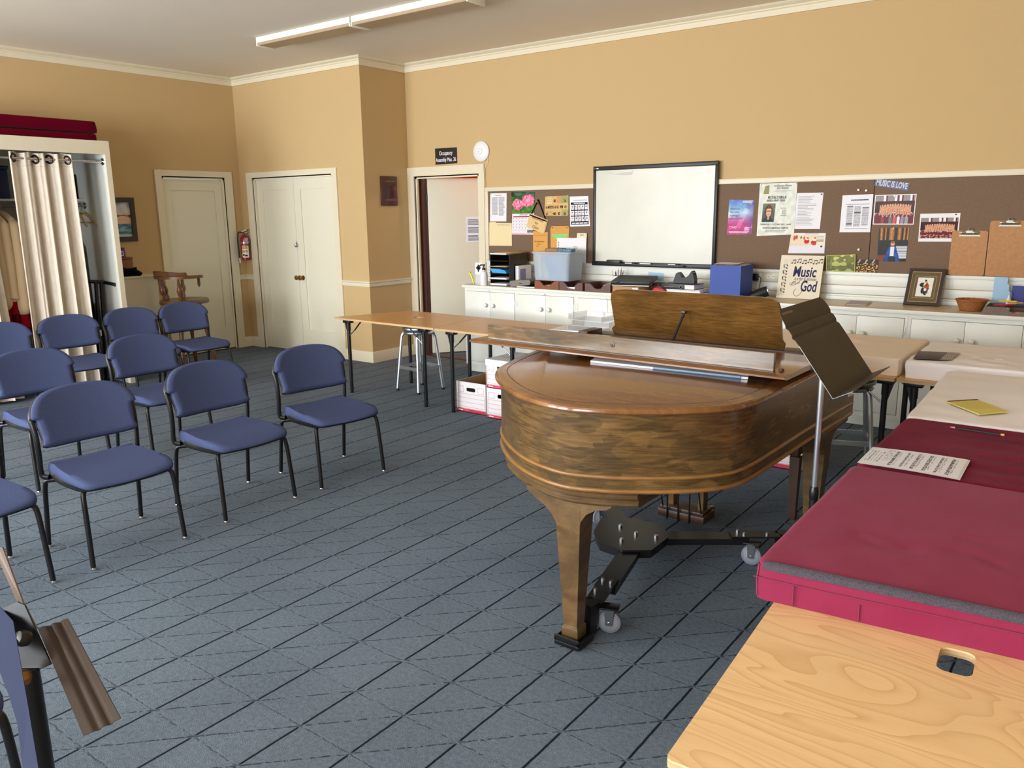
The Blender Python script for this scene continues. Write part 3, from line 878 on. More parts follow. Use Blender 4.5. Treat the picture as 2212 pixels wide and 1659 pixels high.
build('keybed', B().box(4.36, 5.82, -3.08, -2.98, ZB + .03, .985, .01), M['rim'], pn)
build('fallboard', B().box(4.40, 5.79, -3.0, -2.94, .76, .80, .01), M['legdark'], pn)
b = B().prism(offset_poly(lid, .012), 1.001, 1.0035)
# rounded lid edge
rr = [(0.012, 1.0), (.004, 1.0015), (0, 1.006), (0, 1.012), (.004, 1.021), (.012, 1.026), (.03, 1.028), (.034, 1.0295)]
b = B(); b.loft([[(x, y, z) for x, y in offset_poly(lid, d)] for d, z in rr], 0)
build('lid', b, M['lid'], pn, smooth=25)
inn = offset_poly(lid, .052); inn2 = offset_poly(lid, .0565)
# scribed line inside the lid edge
b = B(); b.loft([[(x, y, 1.0297) for x, y in inn], [(x, y, 1.0299) for x, y in inn2]], 0, cap=False); build('lid_groove', b, M['legdark'], pn)
# folded front leaf lying on the lid
tr = -.0333
def fy(x, y):
    return y + (x - 5.05) * tr
fp = lambda x, y: (x, fy(x, y))
lf = B()
prof = [(-3.962, 1.050), (-3.985, 1.057), (-3.985, 1.064), (-3.972, 1.070), (-3.44, 1.071), (-3.43, 1.066), (-3.43, 1.052), (-3.44, 1.046)]
lf.loft([[(x, fy(x, y), z - (.006 if y > -3.5 else 0)) for y, z in prof] for x in (4.205, 4.215, 5.848, 5.858)], 0)
leafo = build('front_leaf', lf, M['lid'], pn, smooth=30)
b = B(); b.poly([(4.285, 1.0705), (5.79, 1.0705), (5.79, 1.146), (4.285, 1.146)], lambda a, c, d: (a, fy(a, -3.925) + d, c), .024)
st = build('lock_rail', b, M['rim'], leafo, smooth=0)
b = B().box(4.283, 5.792, -.001, .001, 0, .004)
b = B(); b.poly([(4.28, 1.0702), (5.795, 1.0702), (5.795, 1.0735), (4.28, 1.0735)], lambda a, c, d: (a, fy(a, -3.936) + d, c), .012); build('moulding', b, M['legdark'], leafo)
b = B().lathe([(.0125, 0), (.0125, .002), (.010, .003)], 20, T=Matrix.Translation((5.035, fy(5.035, -3.925), 1.112)) @ Matrix.Rotation(R(90), 4, 'X'))
b.lathe([(.0035, .003), (.0035, .0036)], 10, mi=1, T=Matrix.Translation((5.035, fy(5.035, -3.925), 1.114)) @ Matrix.Rotation(R(90), 4, 'X'))
b.box(5.0338, 5.0362, fy(5.035, -3.925) - .0037, fy(5.035, -3.925) - .003, 1.105, 1.113, mi=1)
build('lock_plate', b, [mat('tarnished_plate', (92, 78, 58), .45, .6), M['ink']], leafo)
build('pivot_knob', B().lathe([(.008, 0), (.012, .004), (.009, .012)], 12, c=(5.815, fy(5.8, -3.9), 1.071)), M['legdark'], leafo)
# music rest and its slide
dk = [(-.475, 0), (.475, 0), (.485, .03), (.472, .05), (.472, .20), (.462, .235), (.43, .252), (.38, .257), (-.36, .257), (-.42, .252), (-.455, .235), (-.465, .20), (-.462, .05), (-.485, .03)]
b = B(); b.poly(dk, lambda a, c, d: (5.128 + a * .999, -3.255 - a * .03 - c * .30 + d, 1.045 + c), .018)
ms = build('music_rest', b, M['desk'], pn, smooth=20)
build('prop_stay', B().tube([(5.112, -3.335, 1.196), (5.088, -3.405, 1.068)], .0065, 8).box(5.098, 5.122, -3.345, -3.325, 1.196, 1.21, .002), M['blackm'], ms)
build('rest_slide', B().box(4.53, 5.70, -3.29, -3.17, 1.0, 1.044, .004), M['legdark'], pn)
build('slide_rail', B().box(4.525, 4.585, -3.41, -3.25, 1.0, 1.072, .003), M['legdark'], pn)
# legs with shaped brackets
def pleg(x, y, rot, name_lbl=None, full=True, curved=False):
    c_, s_ = math.cos(rot), math.sin(rot)
    T = Matrix.Translation((x, y, 0)) @ Matrix.Rotation(rot, 4, 'Z')
    w0, w1 = .030, .050
    rings = [[(sx * w, sy * w, z) for sx, sy in ((-1, -1), (1, -1), (1, 1), (-1, 1))] for w, z in ((.036, .035), (.036, .082), (.031, .086), (w0, .09), (w1 * 1.06, .53), (w1 * 1.06, .6))]
    l = build('leg', B().loft(rings, 0, T=T), M['leg'], pn, smooth=0)
    build('ferrule', B().box(-.037, .037, -.037, .037, .034, .0815, .003, T=T), mat('leg_ferrule', (112, 90, 54), .35, .4) if 'ferr' not in M else M['ferr'], l)
    # bracket: arched corbel plate along local x, 10 cm deep
    br = [(-.05, .52), (.05, .52), (.056, .55), (.08, .585), (.12, .61), (.165, .62), (.185, .635), (.19, .655), (-.19, .655), (-.185, .635), (-.15, .612), (-.11, .59), (-.075, .56), (-.058, .535)]
    yy = .051 if not curved else .08
    b = B(); b.poly(br, lambda a, c, d: (a, -.052 + d - (0 if not curved else 0), c), .104, T=T)
    build('bracket', b, M['leg'], l, smooth=20)
    return T
M['ferr'] = mat('leg_ferrule', (112, 90, 54), .35, .4)
# tail leg: its cap follows the curve of the tail
T = pleg(5.262, -4.60, R(3), curved=False)
cap = []
arc = [p for p in crom(LID, 8) if p[1] < -4.36]
a0 = [p for p in arc if 4.845 < p[0] < 5.545]
a0 = sorted(a0)
def capring(d, z):
    f = [(5.21 + (x - 5.21) * (1 - d * .6), y + .035 + d) for x, y in a0]
    return [(x, y, z) for x, y in f] + [(x, -4.40, z) for x, y in reversed(f)]
b = B().loft([capring(.012, ZB - .001), capring(.002, ZB - .005), capring(-.006, ZB - .014), capring(-.004, ZB - .024), capring(.008, ZB - .031), capring(.012, ZB - .036), capring(.004, ZB - .043), capring(.004, ZB - .052), capring(.014, ZB - .062)], 0)
build('leg_cap', b, M['leg'], pn, smooth=35)
pleg(5.752, -3.12, R(90))
build('leg_cap', B().box(5.66, 5.85, -3.34, -2.95, ZB - .045, ZB - .001, .012), M['leg'], pn)
pleg(4.43, -3.08, R(90))
build('leg_cap', B().box(4.335, 4.525, -3.30, -2.95, ZB - .045, ZB - .001, .012), M['leg'], pn)
# pedal lyre
ly = build('pedal_lyre', B().box(4.965, 5.235, -3.27, -3.12, .055, .10, .006).box(4.975, 5.225, -3.262, -3.13, .10, .118, .004), M['legdark'], pn)
for x in (5.02, 5.195):
    build('lyre_post', B().box(x - .016, x + .016, -3.225, -3.165, .115, ZB + .01, .004), M['leg'], ly)
for x in (5.035, 5.10, 5.165):
    build('pedal_rod', B().cyl((x - .012, -3.275, .05), (x - .012, -3.275, ZB + .01), .0045, n=8), M['blackm'], ly)
    build('pedal', B().tube([(x, -3.14, .07), (x, -3.06, .065), (x, -2.98, .055)], [.008, .011, .014], 10), M['brass'], ly)
for x in (4.99, 5.215):
    build('brace_rod', B().tube([(x, -3.255, .10), (x + .01, -3.42, .55), (x + .01, -3.44, ZB + .01)], .004, 8), M['blackm'], ly)
build('brass_strip', B().box(4.964, 5.236, -3.2706, -3.27, .094, .098).box(4.974, 5.226, -3.2626, -3.262, .112, .116), M['steel'], ly)

# book and papers lying under the leaf
t = tag(build('music_book', B().poly([(4.955, -3.985), (5.69, -3.955), (5.62, -3.74), (4.90, -3.80)], lambda a, c, d: (a, c, 1.0302 + d), .0085), mat('spiral_book_page', (214, 216, 224), .6)), 'white music book wedged under the folded piano lid leaf', 'book')
b = B()
for k in range(60):
    x = 5.28 + k * .0065
    b.box(x, x + .003, -3.9835 + (x - 4.955) * .0408 + .010, -3.977 + (x - 4.955) * .0408 + .01, 1.031, 1.0405)
b = B().tube([(5.27, -3.975, 1.036), (5.66, -3.959, 1.036)], .005, 8); build('spiral_binding', b, mat('blue_comb_binding', (120, 150, 176), .4), t)

# ============================================================ piano dolly
dl = thing('piano_dolly', 'black steel three armed piano dolly with grey swivel casters under the piano', 'dolly', (5.07, -3.77, 0))
oc = [(4.846, -3.692), (4.90, -3.85), (4.99, -3.95), (5.129, -3.968), (5.241, -3.884), (5.238, -3.70), (5.144, -3.582), (4.977, -3.568)]
build('hub_plate', B().prism(oc, .13, .14).prism([(5.05 + (x - 5.05) * .96, -3.77 + (y + 3.77) * .96) for x, y in oc], .095, .1295), M['blackm'], dl)
def darm(p0, p1, w, z0, z1):
    a = Vector(p0); c = Vector(p1); d = (c - a).normalized(); nn = Vector((-d.y, d.x)) * w / 2
    return [tuple(a - nn), tuple(c - nn), tuple(c + nn), tuple(a + nn)]
ends = [((5.14, -3.90), (5.275, -4.46), (5.262, -4.60)), ((5.15, -3.70), (5.66, -3.34), (5.752, -3.12)), ((4.95, -3.66), (4.62, -3.30), (4.43, -3.08))]
for k, (a, c, f) in enumerate(ends):
    ar = build('arm', B().prism(darm(a, (Vector(a) + (Vector(c) - Vector(a)) * .75), .095, 0, 0), .097, .1285), M['blackm'], dl)
    pv = Vector(a) + (Vector(c) - Vector(a)) * .62
    sl = build('extension', B().prism(darm(pv, c, .078, 0, 0), .1286, .137), M['blackm'], ar)
    d = (Vector(f) - Vector(c)).normalized()
    fx, fy_ = f
    build('drop_plate', B().poly([(0, .137), (.07, .137), (.082, .008), (.03, .008)], lambda u, v, w_, c=c, d=d: (c[0] + d.x * u * 0.9 - d.y * (w_ - .03), c[1] + d.y * u * 0.9 + d.x * (w_ - .03), v), .06), M['blackm'], ar)
    build('leg_cup', B().box(fx - .058, fx + .058, fy_ - .058, fy_ + .058, .006, .024, .003).box(fx - .058, fx + .058, fy_ - .058, fy_ - .05, .024, .05, .002).box(fx - .058, fx - .05, fy_ - .058, fy_ + .058, .024, .04, .002).box(fx + .05, fx + .058, fy_ - .058, fy_ + .058, .024, .04, .002), M['blackm'], ar)
    for q in (.70, .88):
        v = Vector(a) + (Vector(c) - Vector(a)) * q
        for s in (-1, 1):
            if q > .8 and s > 0: continue
            w = v + Vector((-d.y, d.x)) * .022 * s
            build('bolt', B().cyl((w.x, w.y, .137), (w.x, w.y, .148), .009, n=6).cyl((w.x, w.y, .148), (w.x, w.y, .152), .006, n=8), M['steel'], ar)
for x, y in ((4.98, -3.72), (5.09, -3.76), (5.07, -3.87), (5.19, -3.74)):
    build('bolt', B().cyl((x, y, .14), (x, y, .151), .0105, n=6).cyl((x, y, .151), (x, y, .155), .006, n=8), M['steel'], dl)
for x, y, a in ((5.335, -4.44, 22), (5.575, -3.47, 8), (4.70, -3.45, 60)):
    T = Matrix.Translation((x, y, 0)) @ Matrix.Rotation(R(a), 4, 'Z')
    X90 = Matrix.Translation((0, 0, .05)) @ Matrix.Rotation(R(90), 4, 'X')
    cs = build('caster', B().lathe([(.036, -.016), (.047, -.014), (.05, -.008), (.05, .008), (.047, .014), (.036, .016)], 28, T=T @ X90), M['rubber'], dl)
    build('wheel_hub', B().lathe([(.008, -.022), (.012, -.02), (.03, -.0175), (.036, -.0165), (.036, .0165), (.03, .0175), (.012, .02), (.008, .022)], 24, T=T @ X90), M['tray2'], cs)
    b = B()
    for s in (-1, 1):
        b.poly([(-.014, .04), (.014, .04), (.02, .108), (-.02, .108)], lambda u, v, w_, s=s: (u, s * .024 + w_ - .0015, v), .003, T=T)
    b.box(-.022, .022, -.026, .026, .105, .11, .001, T=T).cyl((0, -.03, .05), (0, .03, .05), .006, n=8, T=T)
    build('fork', b, M['steel'], cs)
    build('mount_plate', B().box(-.04, .04, -.03, .03, .1102, .1285 if False else .117, .001, T=T), M['blackm'], cs)

# piano bench beyond the keyboard
t = thing('piano_bench', 'dark brown wooden piano bench behind the piano leg', 'bench', (5.15, -2.62, 0))
build('seat', B().box(4.72, 5.59, -2.80, -2.44, .455, .49, .008), M['legdark'], t)
build('apron', B().box(4.75, 5.56, -2.775, -2.465, .37, .4545, .003), M['legdark'], t)
for x in (4.765, 5.545):
    for y in (-2.76, -2.48):
        build('leg', B().loft([[(x + a * w, y + c * w, z) for a, c in ((-1, -1), (1, -1), (1, 1), (-1, 1))] for w, z in ((.019, 0), (.027, .3695))], 0), M['legdark'], t)

# ============================================================ metal stools
def make_stool(label):
    t = thing('swivel_stool', label, 'stool', group='aluminium swivel stools')
    build('seat', B().lathe([(.06, .602), (.145, .602), (.158, .607), (.162, .62), (.158, .633), (.148, .640), (.10, .632), (.03, .628), (.0, .628)][:-1], 32), M['alu'], t)
    build('collar', B().lathe([(.10, .566), (.142, .566), (.148, .574), (.148, .584), (.142, .592), (.05, .594)], 32).cyl((0, 0, .59), (0, 0, .603), .05), M['alu'], t)
    for a in (45, 135, 225, 315):
        c, s = math.cos(R(a)), math.sin(R(a))
        p = [(r * c, r * s, z) for r, z in ((.10, .575), (.135, .572), (.155, .55), (.165, .50), (.178, .40), (.224, .012))]
        l = build('leg', B().tube(crom(p, 4), .0155, 8), M['alu'], t)
        build('foot_cap', B().cyl((.225 * c, .225 * s, 0), (.2235 * c, .2235 * s, .02), .017, n=10), M['blackp'], l)
    q = .20 * .7071
    for (x0, y0), (x1, y1) in (((-q, -q), (q, -q)), ((q, -q), (q, q)), ((q, q), (-q, q)), ((-q, q), (-q, -q))):
        a = Vector((x0, y0)); c = Vector((x1, y1)); d = (c - a).normalized()
        a = a + d * .01; c = c - d * .01
        nn = Vector((-d.y, d.x)) * .005
        build('footrest_bar', B().loft([[(p.x + nn.x * s, p.y + nn.y * s, z) for s, z in ((-1, .22), (1, .22), (1, .25), (-1, .25))] for p in (a, c)], 0), M['alu'], t)
    return t
s0 = make_stool('silver metal swivel stool under the table by the doorway')
s0.location = (1.465, -1.464, 0); s0.rotation_euler.z = R(-6)
dup(s0, (5.545, -1.73, 0), R(20), 'silver metal swivel stool behind the piano keyboard corner')

# ============================================================ music stands
t = thing('music_stand', 'olive brown music stand with tilted desk and silver pole beside the piano', 'music stand', (6.045, -4.18, 0))
tl = R(54.04); nx = Vector((-math.cos(tl), 0, math.sin(tl))); nrm = Vector((math.sin(tl), 0, math.cos(tl)))
O = Vector((6.163, -4.214, 1.11))
def sp(a, c, d=0):
    p = O + Vector((0, 1, 0)) * a + nx * c + nrm * d
    return (p.x, p.y, p.z)
def ridge(c):
    r = 0
    for q in (.232, .272):
        r += .006 * max(0, 1 - abs(c - q) / .012)
    return r
cs = [0, .05, .1, .15, .2, .222, .228, .232, .236, .242, .262, .268, .272, .276, .282, .30, .318, .33, .337, .34]
def hw(c):
    return .2555 if c < .3 else .2555 - .03 * ((c - .3) / .04) ** 2
b = B()
for d in (0, -.0016):
    vs = [sp(s * hw(c), c, d - ridge(c)) for c in cs for s in (-1, 1)]
    fs = [(2 * k, 2 * k + 1, 2 * k + 3, 2 * k + 2) for k in range(len(cs) - 1)]
    b.add(vs, fs)
n2 = 2 * len(cs)
for s in (0, 1):
    b.f += [(2 * k + s, 2 * k + 2 + s, n2 + 2 * k + 2 + s, n2 + 2 * k + s) for k in range(len(cs) - 1)]; b.m += [0] * (len(cs) - 1)
b.f.append((2 * len(cs) - 2, 2 * len(cs) - 1, n2 + 2 * len(cs) - 1, n2 + 2 * len(cs) - 2)); b.m.append(0)
dsk = build('desk', b, M['olive'], t, smooth=25)
b = B().poly([(-.2555, 0), (.2555, 0), (.2555, .068), (-.2555, .068)], lambda a, c, d: tuple(O + Vector((0, a, 0)) + Vector((math.sin(R(62)), 0, math.cos(R(62)))) * c + nx * (-.0015 + d)), .0018)
build('ledge', b, M['olive'], dsk, smooth=0)
b = B().tube([sp(-.2565, .0), sp(-.2565, .2)], .0012, 6).tube([sp(-.2565, .0, .001), tuple(Vector(sp(-.2565, 0, 0)) + Vector((math.sin(R(62)), 0, math.cos(R(62)))) * .068)], .0012, 6)
build('worn_edge', b, M['steel'], dsk)
b = B(); bars(b, Vector(sp(-.235, .328, .0)), (0, 1, 0), tuple(nx), .11, .012, 1, fill=.7, ragged=0, lift=.0008)
build('lettering', b, mat('faded_stencil', (118, 108, 98), .6), dsk)
build('tilt_bracket', B().box(6.01, 6.06, -4.215, -4.145, 1.14, 1.20, .006), M['blackm'], t)
build('pole', B().cyl((6.045, -4.18, .70), (6.045, -4.18, 1.19), .0105, n=18), mat('silver_tube', (188, 196, 206), .3, .9), t)
build('lower_tube', B().cyl((6.045, -4.18, .05), (6.045, -4.18, .66), .0145, n=18).lathe([(.0145, .655), (.0165, .66), (.0165, .69), (.0115, .705)], 18, c=(6.045, -4.18, 0)), M['blackm'], t)
for a in (0, 120, 240):
    c, s = math.cos(R(a + 80)), math.sin(R(a + 80))
    build('foot', B().tube([(6.045 + c * .01, -4.18 + s * .01, .09), (6.045 + c * .1, -4.18 + s * .1, .05), (6.045 + c * .2, -4.18 + s * .2, .008)], .008, 8), M['blackm'], t)

# dark stand close to the viewer, cut by the picture edge
t = thing('music_stand', 'dark music stand cut by the picture edge with grooved brown ledge', 'music stand', (5.487, -6.64, 0))
def slab(b, pts, th, mi=0):
    """thin solid plate from a planar-ish 3D polygon"""
    p = [Vector(q) for q in pts]
    nn = Vector((0, 0, 0))
    for i in range(len(p)):
        nn += p[i - 1].cross(p[i])
    nn.normalize()
    n = len(p)
    tris = tessellate_polygon([p])
    b.add(p + [q - nn * th for q in p], [tuple(t_) for t_ in tris] + [tuple(n + i for i in reversed(t_)) for t_ in tris] + [(i, (i + 1) % n, n + (i + 1) % n, n + i) for i in range(n)], mi)
    return b
pl_ = [(5.374, -6.648, 1.105), (5.43, -6.64, 1.083), (5.468, -6.637, 1.067), (5.581, -6.673, .98), (5.724, -6.72, .87), (5.7, -6.736, .869), (5.64, -6.712, .918), (5.587, -6.693, .961), (5.546, -6.685, .988), (5.507, -6.68, 1.012), (5.439, -6.68, 1.046)]
build('desk', slab(B(), pl_, .0015), mat('black_enamel_blue_sheen', (46, 55, 86), .5, spec=.2), t, smooth=0)  # bluish window reflection on the black sheet, put into its colour
build('bracket', slab(B(), [(5.4375, -6.6351, 1.0817), (5.4535, -6.6205, 1.0912), (5.464, -6.6141, 1.0858), (5.5106, -6.605, .9891), (5.4923, -6.6218, .9781), (5.468, -6.6422, .9702)], .004), M['blackm'], t, smooth=0)
A_, B_, D_, E_ = [Vector(q) for q in ((5.4545, -6.5974, 1.0314), (5.4928, -6.5642, 1.0477), (5.678, -6.5813, .9419), (5.6346, -6.6211, .9156))]
nl = (B_ - A_).cross(E_ - A_).normalized()
def lg(u, v):
    p = bil((A_, B_, D_, E_), u, v)
    return p + nl * .006 * (-math.exp(-((u - .36) / .07) ** 2) - math.exp(-((u - .68) / .07) ** 2))* (1 if nl.z > 0 else -1)
b = B(); b.grid(lg, 30, 4); b.grid(lambda u, v: lg(u, v) - nl * .002, 30, 4)
build('ledge', b, M['brown'], t)
build('desk_edge', slab(B(), [(5.264, -6.5872, 1.1742), (5.3215, -6.5906, 1.1434), (5.3268, -6.5867, 1.1433), (5.4088, -6.5967, 1.0669), (5.4545, -6.5974, 1.0314), (5.4489, -6.6004, 1.0361), (5.4011, -6.6024, 1.067), (5.265, -6.5886, 1.166)], .003), mat('worn_brown_edge', (112, 96, 88), .5), t, smooth=0)
for p, m in (((5.5027, -6.6349, 1.0427), 'blackp'), ((5.5303, -6.6538, .9908), 'brass')):
    build('tilt_knob', B().lathe([(.004, -.012), (.011, -.009), (.0135, 0), (.011, .009), (.004, .012)], 18, T=Matrix.Translation(Vector(p) + Vector((-.012, 0, 0))) @ Matrix.Rotation(R(60), 4, 'X')), M[m], t)
build('pole', B().cyl((5.482, -6.634, .12), (5.482, -6.634, .985), .019, n=20), M['blackm'], t)
for a in (20, 140, 260):
    c, s = math.cos(R(a)), math.sin(R(a))
    build('foot', B().tube([(5.482 + c * .015, -6.634 + s * .015, .14), (5.482 + c * .1, -6.634 + s * .1, .06), (5.482 + c * .2, -6.634 + s * .2, .009)], .009, 8), M['blackm'], t)

# ============================================================ cushions and mattresses
def cushion(name, label, cat, corners, z0, z1, m, seed=0, wr=.004, sc=6., edge=.03, crease=None, group=None, parent_thing=True, nx=34, ny=34, bulge=.0):
    """soft block over four corners (ccw from near, left): rounded edges and fabric waves on top"""
    c = [Vector(p) for p in corners]
    cx = sum((p for p in c), Vector((0, 0))) / 4
    t = thing(name, label, cat, (cx.x, cx.y, z0), group=group)
    def plan(u, v):
        return (c[0] * (1 - u) + c[1] * u) * (1 - v) + (c[3] * (1 - u) + c[2] * u) * v
    L1 = (c[1] - c[0]).length; L2 = (c[3] - c[0]).length
    h = z1 - z0
    prof = [(.92, 0), (1, .0), (1.0, .06), (1.004, .3), (1.004, .7), (1.0, .86), (.995, .93), (.985, .98), (.97, 1.0)]
    N = 96
    def per(k):
        s = 4 * k / N
        i = int(s); f = s - i
        q = [(0, 0), (1, 0), (1, 1), (0, 1)]
        a, d = q[i % 4], q[(i + 1) % 4]
        return (a[0] + (d[0] - a[0]) * f, a[1] + (d[1] - a[1]) * f)
    rc = .03
    def rnd_(u, v):
        # round the plan corners
        x, y = (u - .5) * L1, (v - .5) * L2
        ax, ay = L1 / 2 - rc, L2 / 2 - rc
        if abs(x) > ax and abs(y) > ay:
            dx, dy = abs(x) - ax, abs(y) - ay
            l = math.hypot(dx, dy)
            if l > rc:
                dx, dy = dx / l * rc, dy / l * rc
            x = math.copysign(ax + dx, x); y = math.copysign(ay + dy, y)
        return x / L1 + .5, y / L2 + .5
    def hz(p, w):
        q = Vector((p.x * sc, p.y * sc, seed * 3.7))
        d = noise.noise(q) * .6 + noise.noise(q * 2.3) * .4
        d = wr * d
        if crease:
            d += crease(p.x, p.y)
        return d * w
    rings = []
    for k, z in prof:
        rg = []
        for i in range(N):
            u, v = rnd_(*per(i))
            ku = 1 - (1 - k) * (1. / max(L1, .3)) * .6; kv = 1 - (1 - k) * (1. / max(L2, .3)) * .6
            p = plan(.5 + (u - .5) * ku, .5 + (v - .5) * kv)
            side = noise.noise(Vector((p.x * 9, p.y * 9, z * 3 + seed))) * wr * .8
            rg.append((p.x + side, p.y + side, z0 + h * z))
        rings.append(rg)
    ku = .97
    last = prof[-1][0]
    m_ = 26
    for j in range(1, m_):
        k = last * (1 - j / m_)
        rg = []
        for i in range(N):
            u, v = rnd_(*per(i))
            kk = 1 - (1 - last) * .6
            p = plan(.5 + (u - .5) * kk * (1 - j / m_), .5 + (v - .5) * kk * (1 - j / m_))
            rg.append((p.x, p.y, z1 + bulge * (1 - (1 - j / m_) ** 2) + hz(p, min(1, j / 4.))))
        rings.append(rg)
    o = build('cover', B().loft(rings, 0), m, t, smooth=50)
    return t, plan
CM = [(6.198, -5.222), (6.93, -5.15), (6.90, -4.238), (6.188, -4.252)]
def cr1(x, y):
    d = 0
    for cx, cy, r, a0, a1, w in ((6.48, -4.78, .16, 215, 330, .0028), (6.60, -4.99, .14, 40, 150, .0032), (6.40, -4.97, .12, 20, 110, .002), (6.62, -4.66, .1, 250, 330, .0025)):
        l = math.hypot(x - cx, y - cy); a = math.degrees(math.atan2(y - cy, x - cx)) % 360
        if a0 < a < a1:
            d -= w * math.exp(-((l - r) / .016) ** 2)
    return d
t, plan = cushion('seat_cushion', 'big maroon velour seat cushion with grey hook tape along its front edge', 'cushion', CM, .7375, .837, M['maroon'], 1, .004, 4., crease=cr1)
def edge_strip(p0, p1, za, zb, out, m, name, par, th=.002):
    a = Vector(p0); c = Vector(p1); d = (c - a).normalized(); nn = Vector((d.y, -d.x))
    b = B()
    q = [(a + nn * out), (c + nn * out)]
    b.loft([[(p.x + nn.x * e, p.y + nn.y * e, z) for e, z in ((-.004, za), (th, za), (th, zb), (-.004, zb))] for p in q], 0)
    return build(name, b, m, par, smooth=0)
# tape lies just over the rounded front edge
a = Vector(CM[0]); c = Vector(CM[1]); d = (c - a).normalized(); nn = Vector((d.y, -d.x))
b = B(); rg = []
for s in (.022, .85):
    p = a + d * s
    rg.append([(p.x + nn.x * e, p.y + nn.y * e, z) for e, z in ((-.014, .8405), (-.008, .8395), (-.001, .835), (.0025, .828), (.0035, .822), (-.004, .822), (-.010, .832), (-.014, .835))])
n_ = 24
b.loft([[tuple(Vector(rg[0][k]) * (1 - j / n_) + Vector(rg[1][k]) * (j / n_)) for k in range(8)] for j in range(n_ + 1)], 0)
build('hook_tape', b, M['velcro'], t)
b = B().tube([(a.x + d.x * s + nn.x * .0042, a.y + d.y * s + nn.y * .0042, .799 - .001 * math.sin(s * 9)) for s in [k * .05 for k in range(15)]], .0016, 6); build('seam', b, M['piping'], t)
b = B().tube([(a.x + .008, a.y + .009, .745), (a.x + .006, a.y + .008, .79), (a.x + .009, a.y + .010, .83)], .003, 6); build('corner_piping', b, M['piping'], t)
b = B().tube([(a.x + d.x * .10 + nn.x * .006, a.y + d.y * .10 + nn.y * .006, z) for z in (.798, .77, .742)], .0018, 6).tube([(a.x + d.x * .253 + nn.x * .005, a.y + d.y * .253 + nn.y * .005, z) for z in (.785, .77, .742)], .0015, 6); build('loose_thread', b, M['piping'], t)
def wav(fx, ax, s):
    return lambda x, y: ax * math.sin(y * fx + 1.5 * math.sin(x * 4 + s) + s) * max(0, math.sin(x * 7 + s * 2 + y * 2))
t2, _ = cushion('seat_cushion', 'second maroon velour cushion with creased cover beside the white mattress', 'cushion', [(6.19, -4.232), (6.90, -4.218), (6.88, -3.44), (6.200, -3.435)], .7375, .834, M['maroon2'], 2, .005, 5., crease=wav(46, .0035, .3))
cushion('mattress', 'white sheeted mattress with yellow note pad on it', 'mattress', [(6.195, -3.425), (6.93, -3.40), (6.88, -2.20), (6.165, -2.215)], .7375, .832, M['sheet'], 3, .007, 3.5, crease=wav(30, .003, 1.1))
cushion('mattress', 'cream sheeted mattress behind the olive music stand', 'mattress', [(4.80, -2.02), (5.892, -2.045), (5.905, -1.18), (4.80, -1.16)], .7375, .84, M['sheetc'], 4, .008, 4., crease=wav(26, .004, 2.2))
def cr5(x, y):
    d = 0
    for r in (.10, .135, .17):
        l = math.hypot((x - 6.36), (y + 1.86) * 1.5)
        d += .010 * math.exp(-((l - r) / .012) ** 2) * (1 if x < 6.42 else .4)
    return d + wav(24, .005, .8)(x, y)
cushion('mattress', 'white sheeted mattress with grey printed card on its corner', 'mattress', [(5.922, -2.06), (6.95, -2.09), (6.95, -1.24), (5.922, -1.215)], .7375, .838, M['sheet'], 5, .009, 4.5, crease=cr5)
# things lying on them
t = thing('notepad', 'yellow lined note pad with brown binding on the white mattress', 'notepad', (6.42, -3.09, .8365))
pc = [(6.297, -3.064), (6.402, -2.948), (6.545, -3.124), (6.449, -3.247)]
build('pad_sheet', B().prism(pc, .8375, .8425), M['noteyel'], t)
b = B().prism([(6.297, -3.064), (6.402, -2.948), (6.409, -2.957), (6.304, -3.073)], .8426, .8445); build('binding_strip', b, mat('pad_binding', (110, 70, 44), .6), t)
b = B()
dv = Vector((.147, -.180, 0)).normalized(); uv_ = Vector((-.1, -.116, 0)).normalized()
for k in range(9):
    o = Vector((6.393, -2.972, .8427)) + dv * .018 * k
    bars(b, o, uv_, -dv if False else Vector((0, 0, 1)).cross(uv_), .13 if k > 2 else .11, .004, 1, fill=.35, ragged=.15 if k < 3 else 0, seed=k, lift=.0003)
build('lettering', b, mat('faint_ink', (176, 166, 104), .8), t)
t = thing('pencil', 'black pencil with pink tip lying on the second maroon cushion', 'pencil', (6.48, -3.62, .836))
pa, pb_ = Vector((6.385, -3.555, .8445)), Vector((6.575, -3.57, .8445))
pd = (pb_ - pa).normalized()
build('shaft', B().cyl(tuple(pa + pd * .018), tuple(pb_ - pd * .012), .0042, n=6), M['blackp'], t)
build('sharpened_tip', B().cyl(tuple(pa), tuple(pa + pd * .018), .0012, .0042, n=8), mat('pencil_wood', (206, 140, 130), .6), t)
build('eraser', B().cyl(tuple(pb_ - pd * .012), tuple(pb_), .0045, n=10), M['wood_l'], t)
t = thing('sheet_music', 'white sheet music lying across the gap between the maroon cushions', 'sheet music', (6.355, -4.13, .842))
sc_ = [(6.200, -4.018), (6.508, -3.995), (6.512, -4.250), (6.202, -4.247)]
def smz(u, v):
    return Vector((0, 0, .0035 * math.sin(u * 3.0)))
b = B()
def music(u, v):
    if v < .06 or v > .95 or u < .03 or u > .97:
        return (236, 236, 242)
    if u < .20:
        return (150, 150, 158) if .2 < v < .8 and int(u * 90) % 3 == 0 and rnd.random() < .6 else (236, 236, 242)
    if u < .28:
        return (190, 190, 196) if rnd.random() < .4 and v < .7 else (236, 236, 242)
    k = (u - .28) % .115
    if .01 < k < .045 and .1 < v < .9:
        return (96, 96, 106) if rnd.random() < .55 else (206, 206, 214)
    if .055 < k < .075 and .12 < v < .85:
        return (150, 150, 158) if rnd.random() < .35 else (232, 232, 238)
    return (236, 236, 242)
cz = [(x, y, .8435) for x, y in sc_]
picture(b, cz, 110, 60, music, smz)
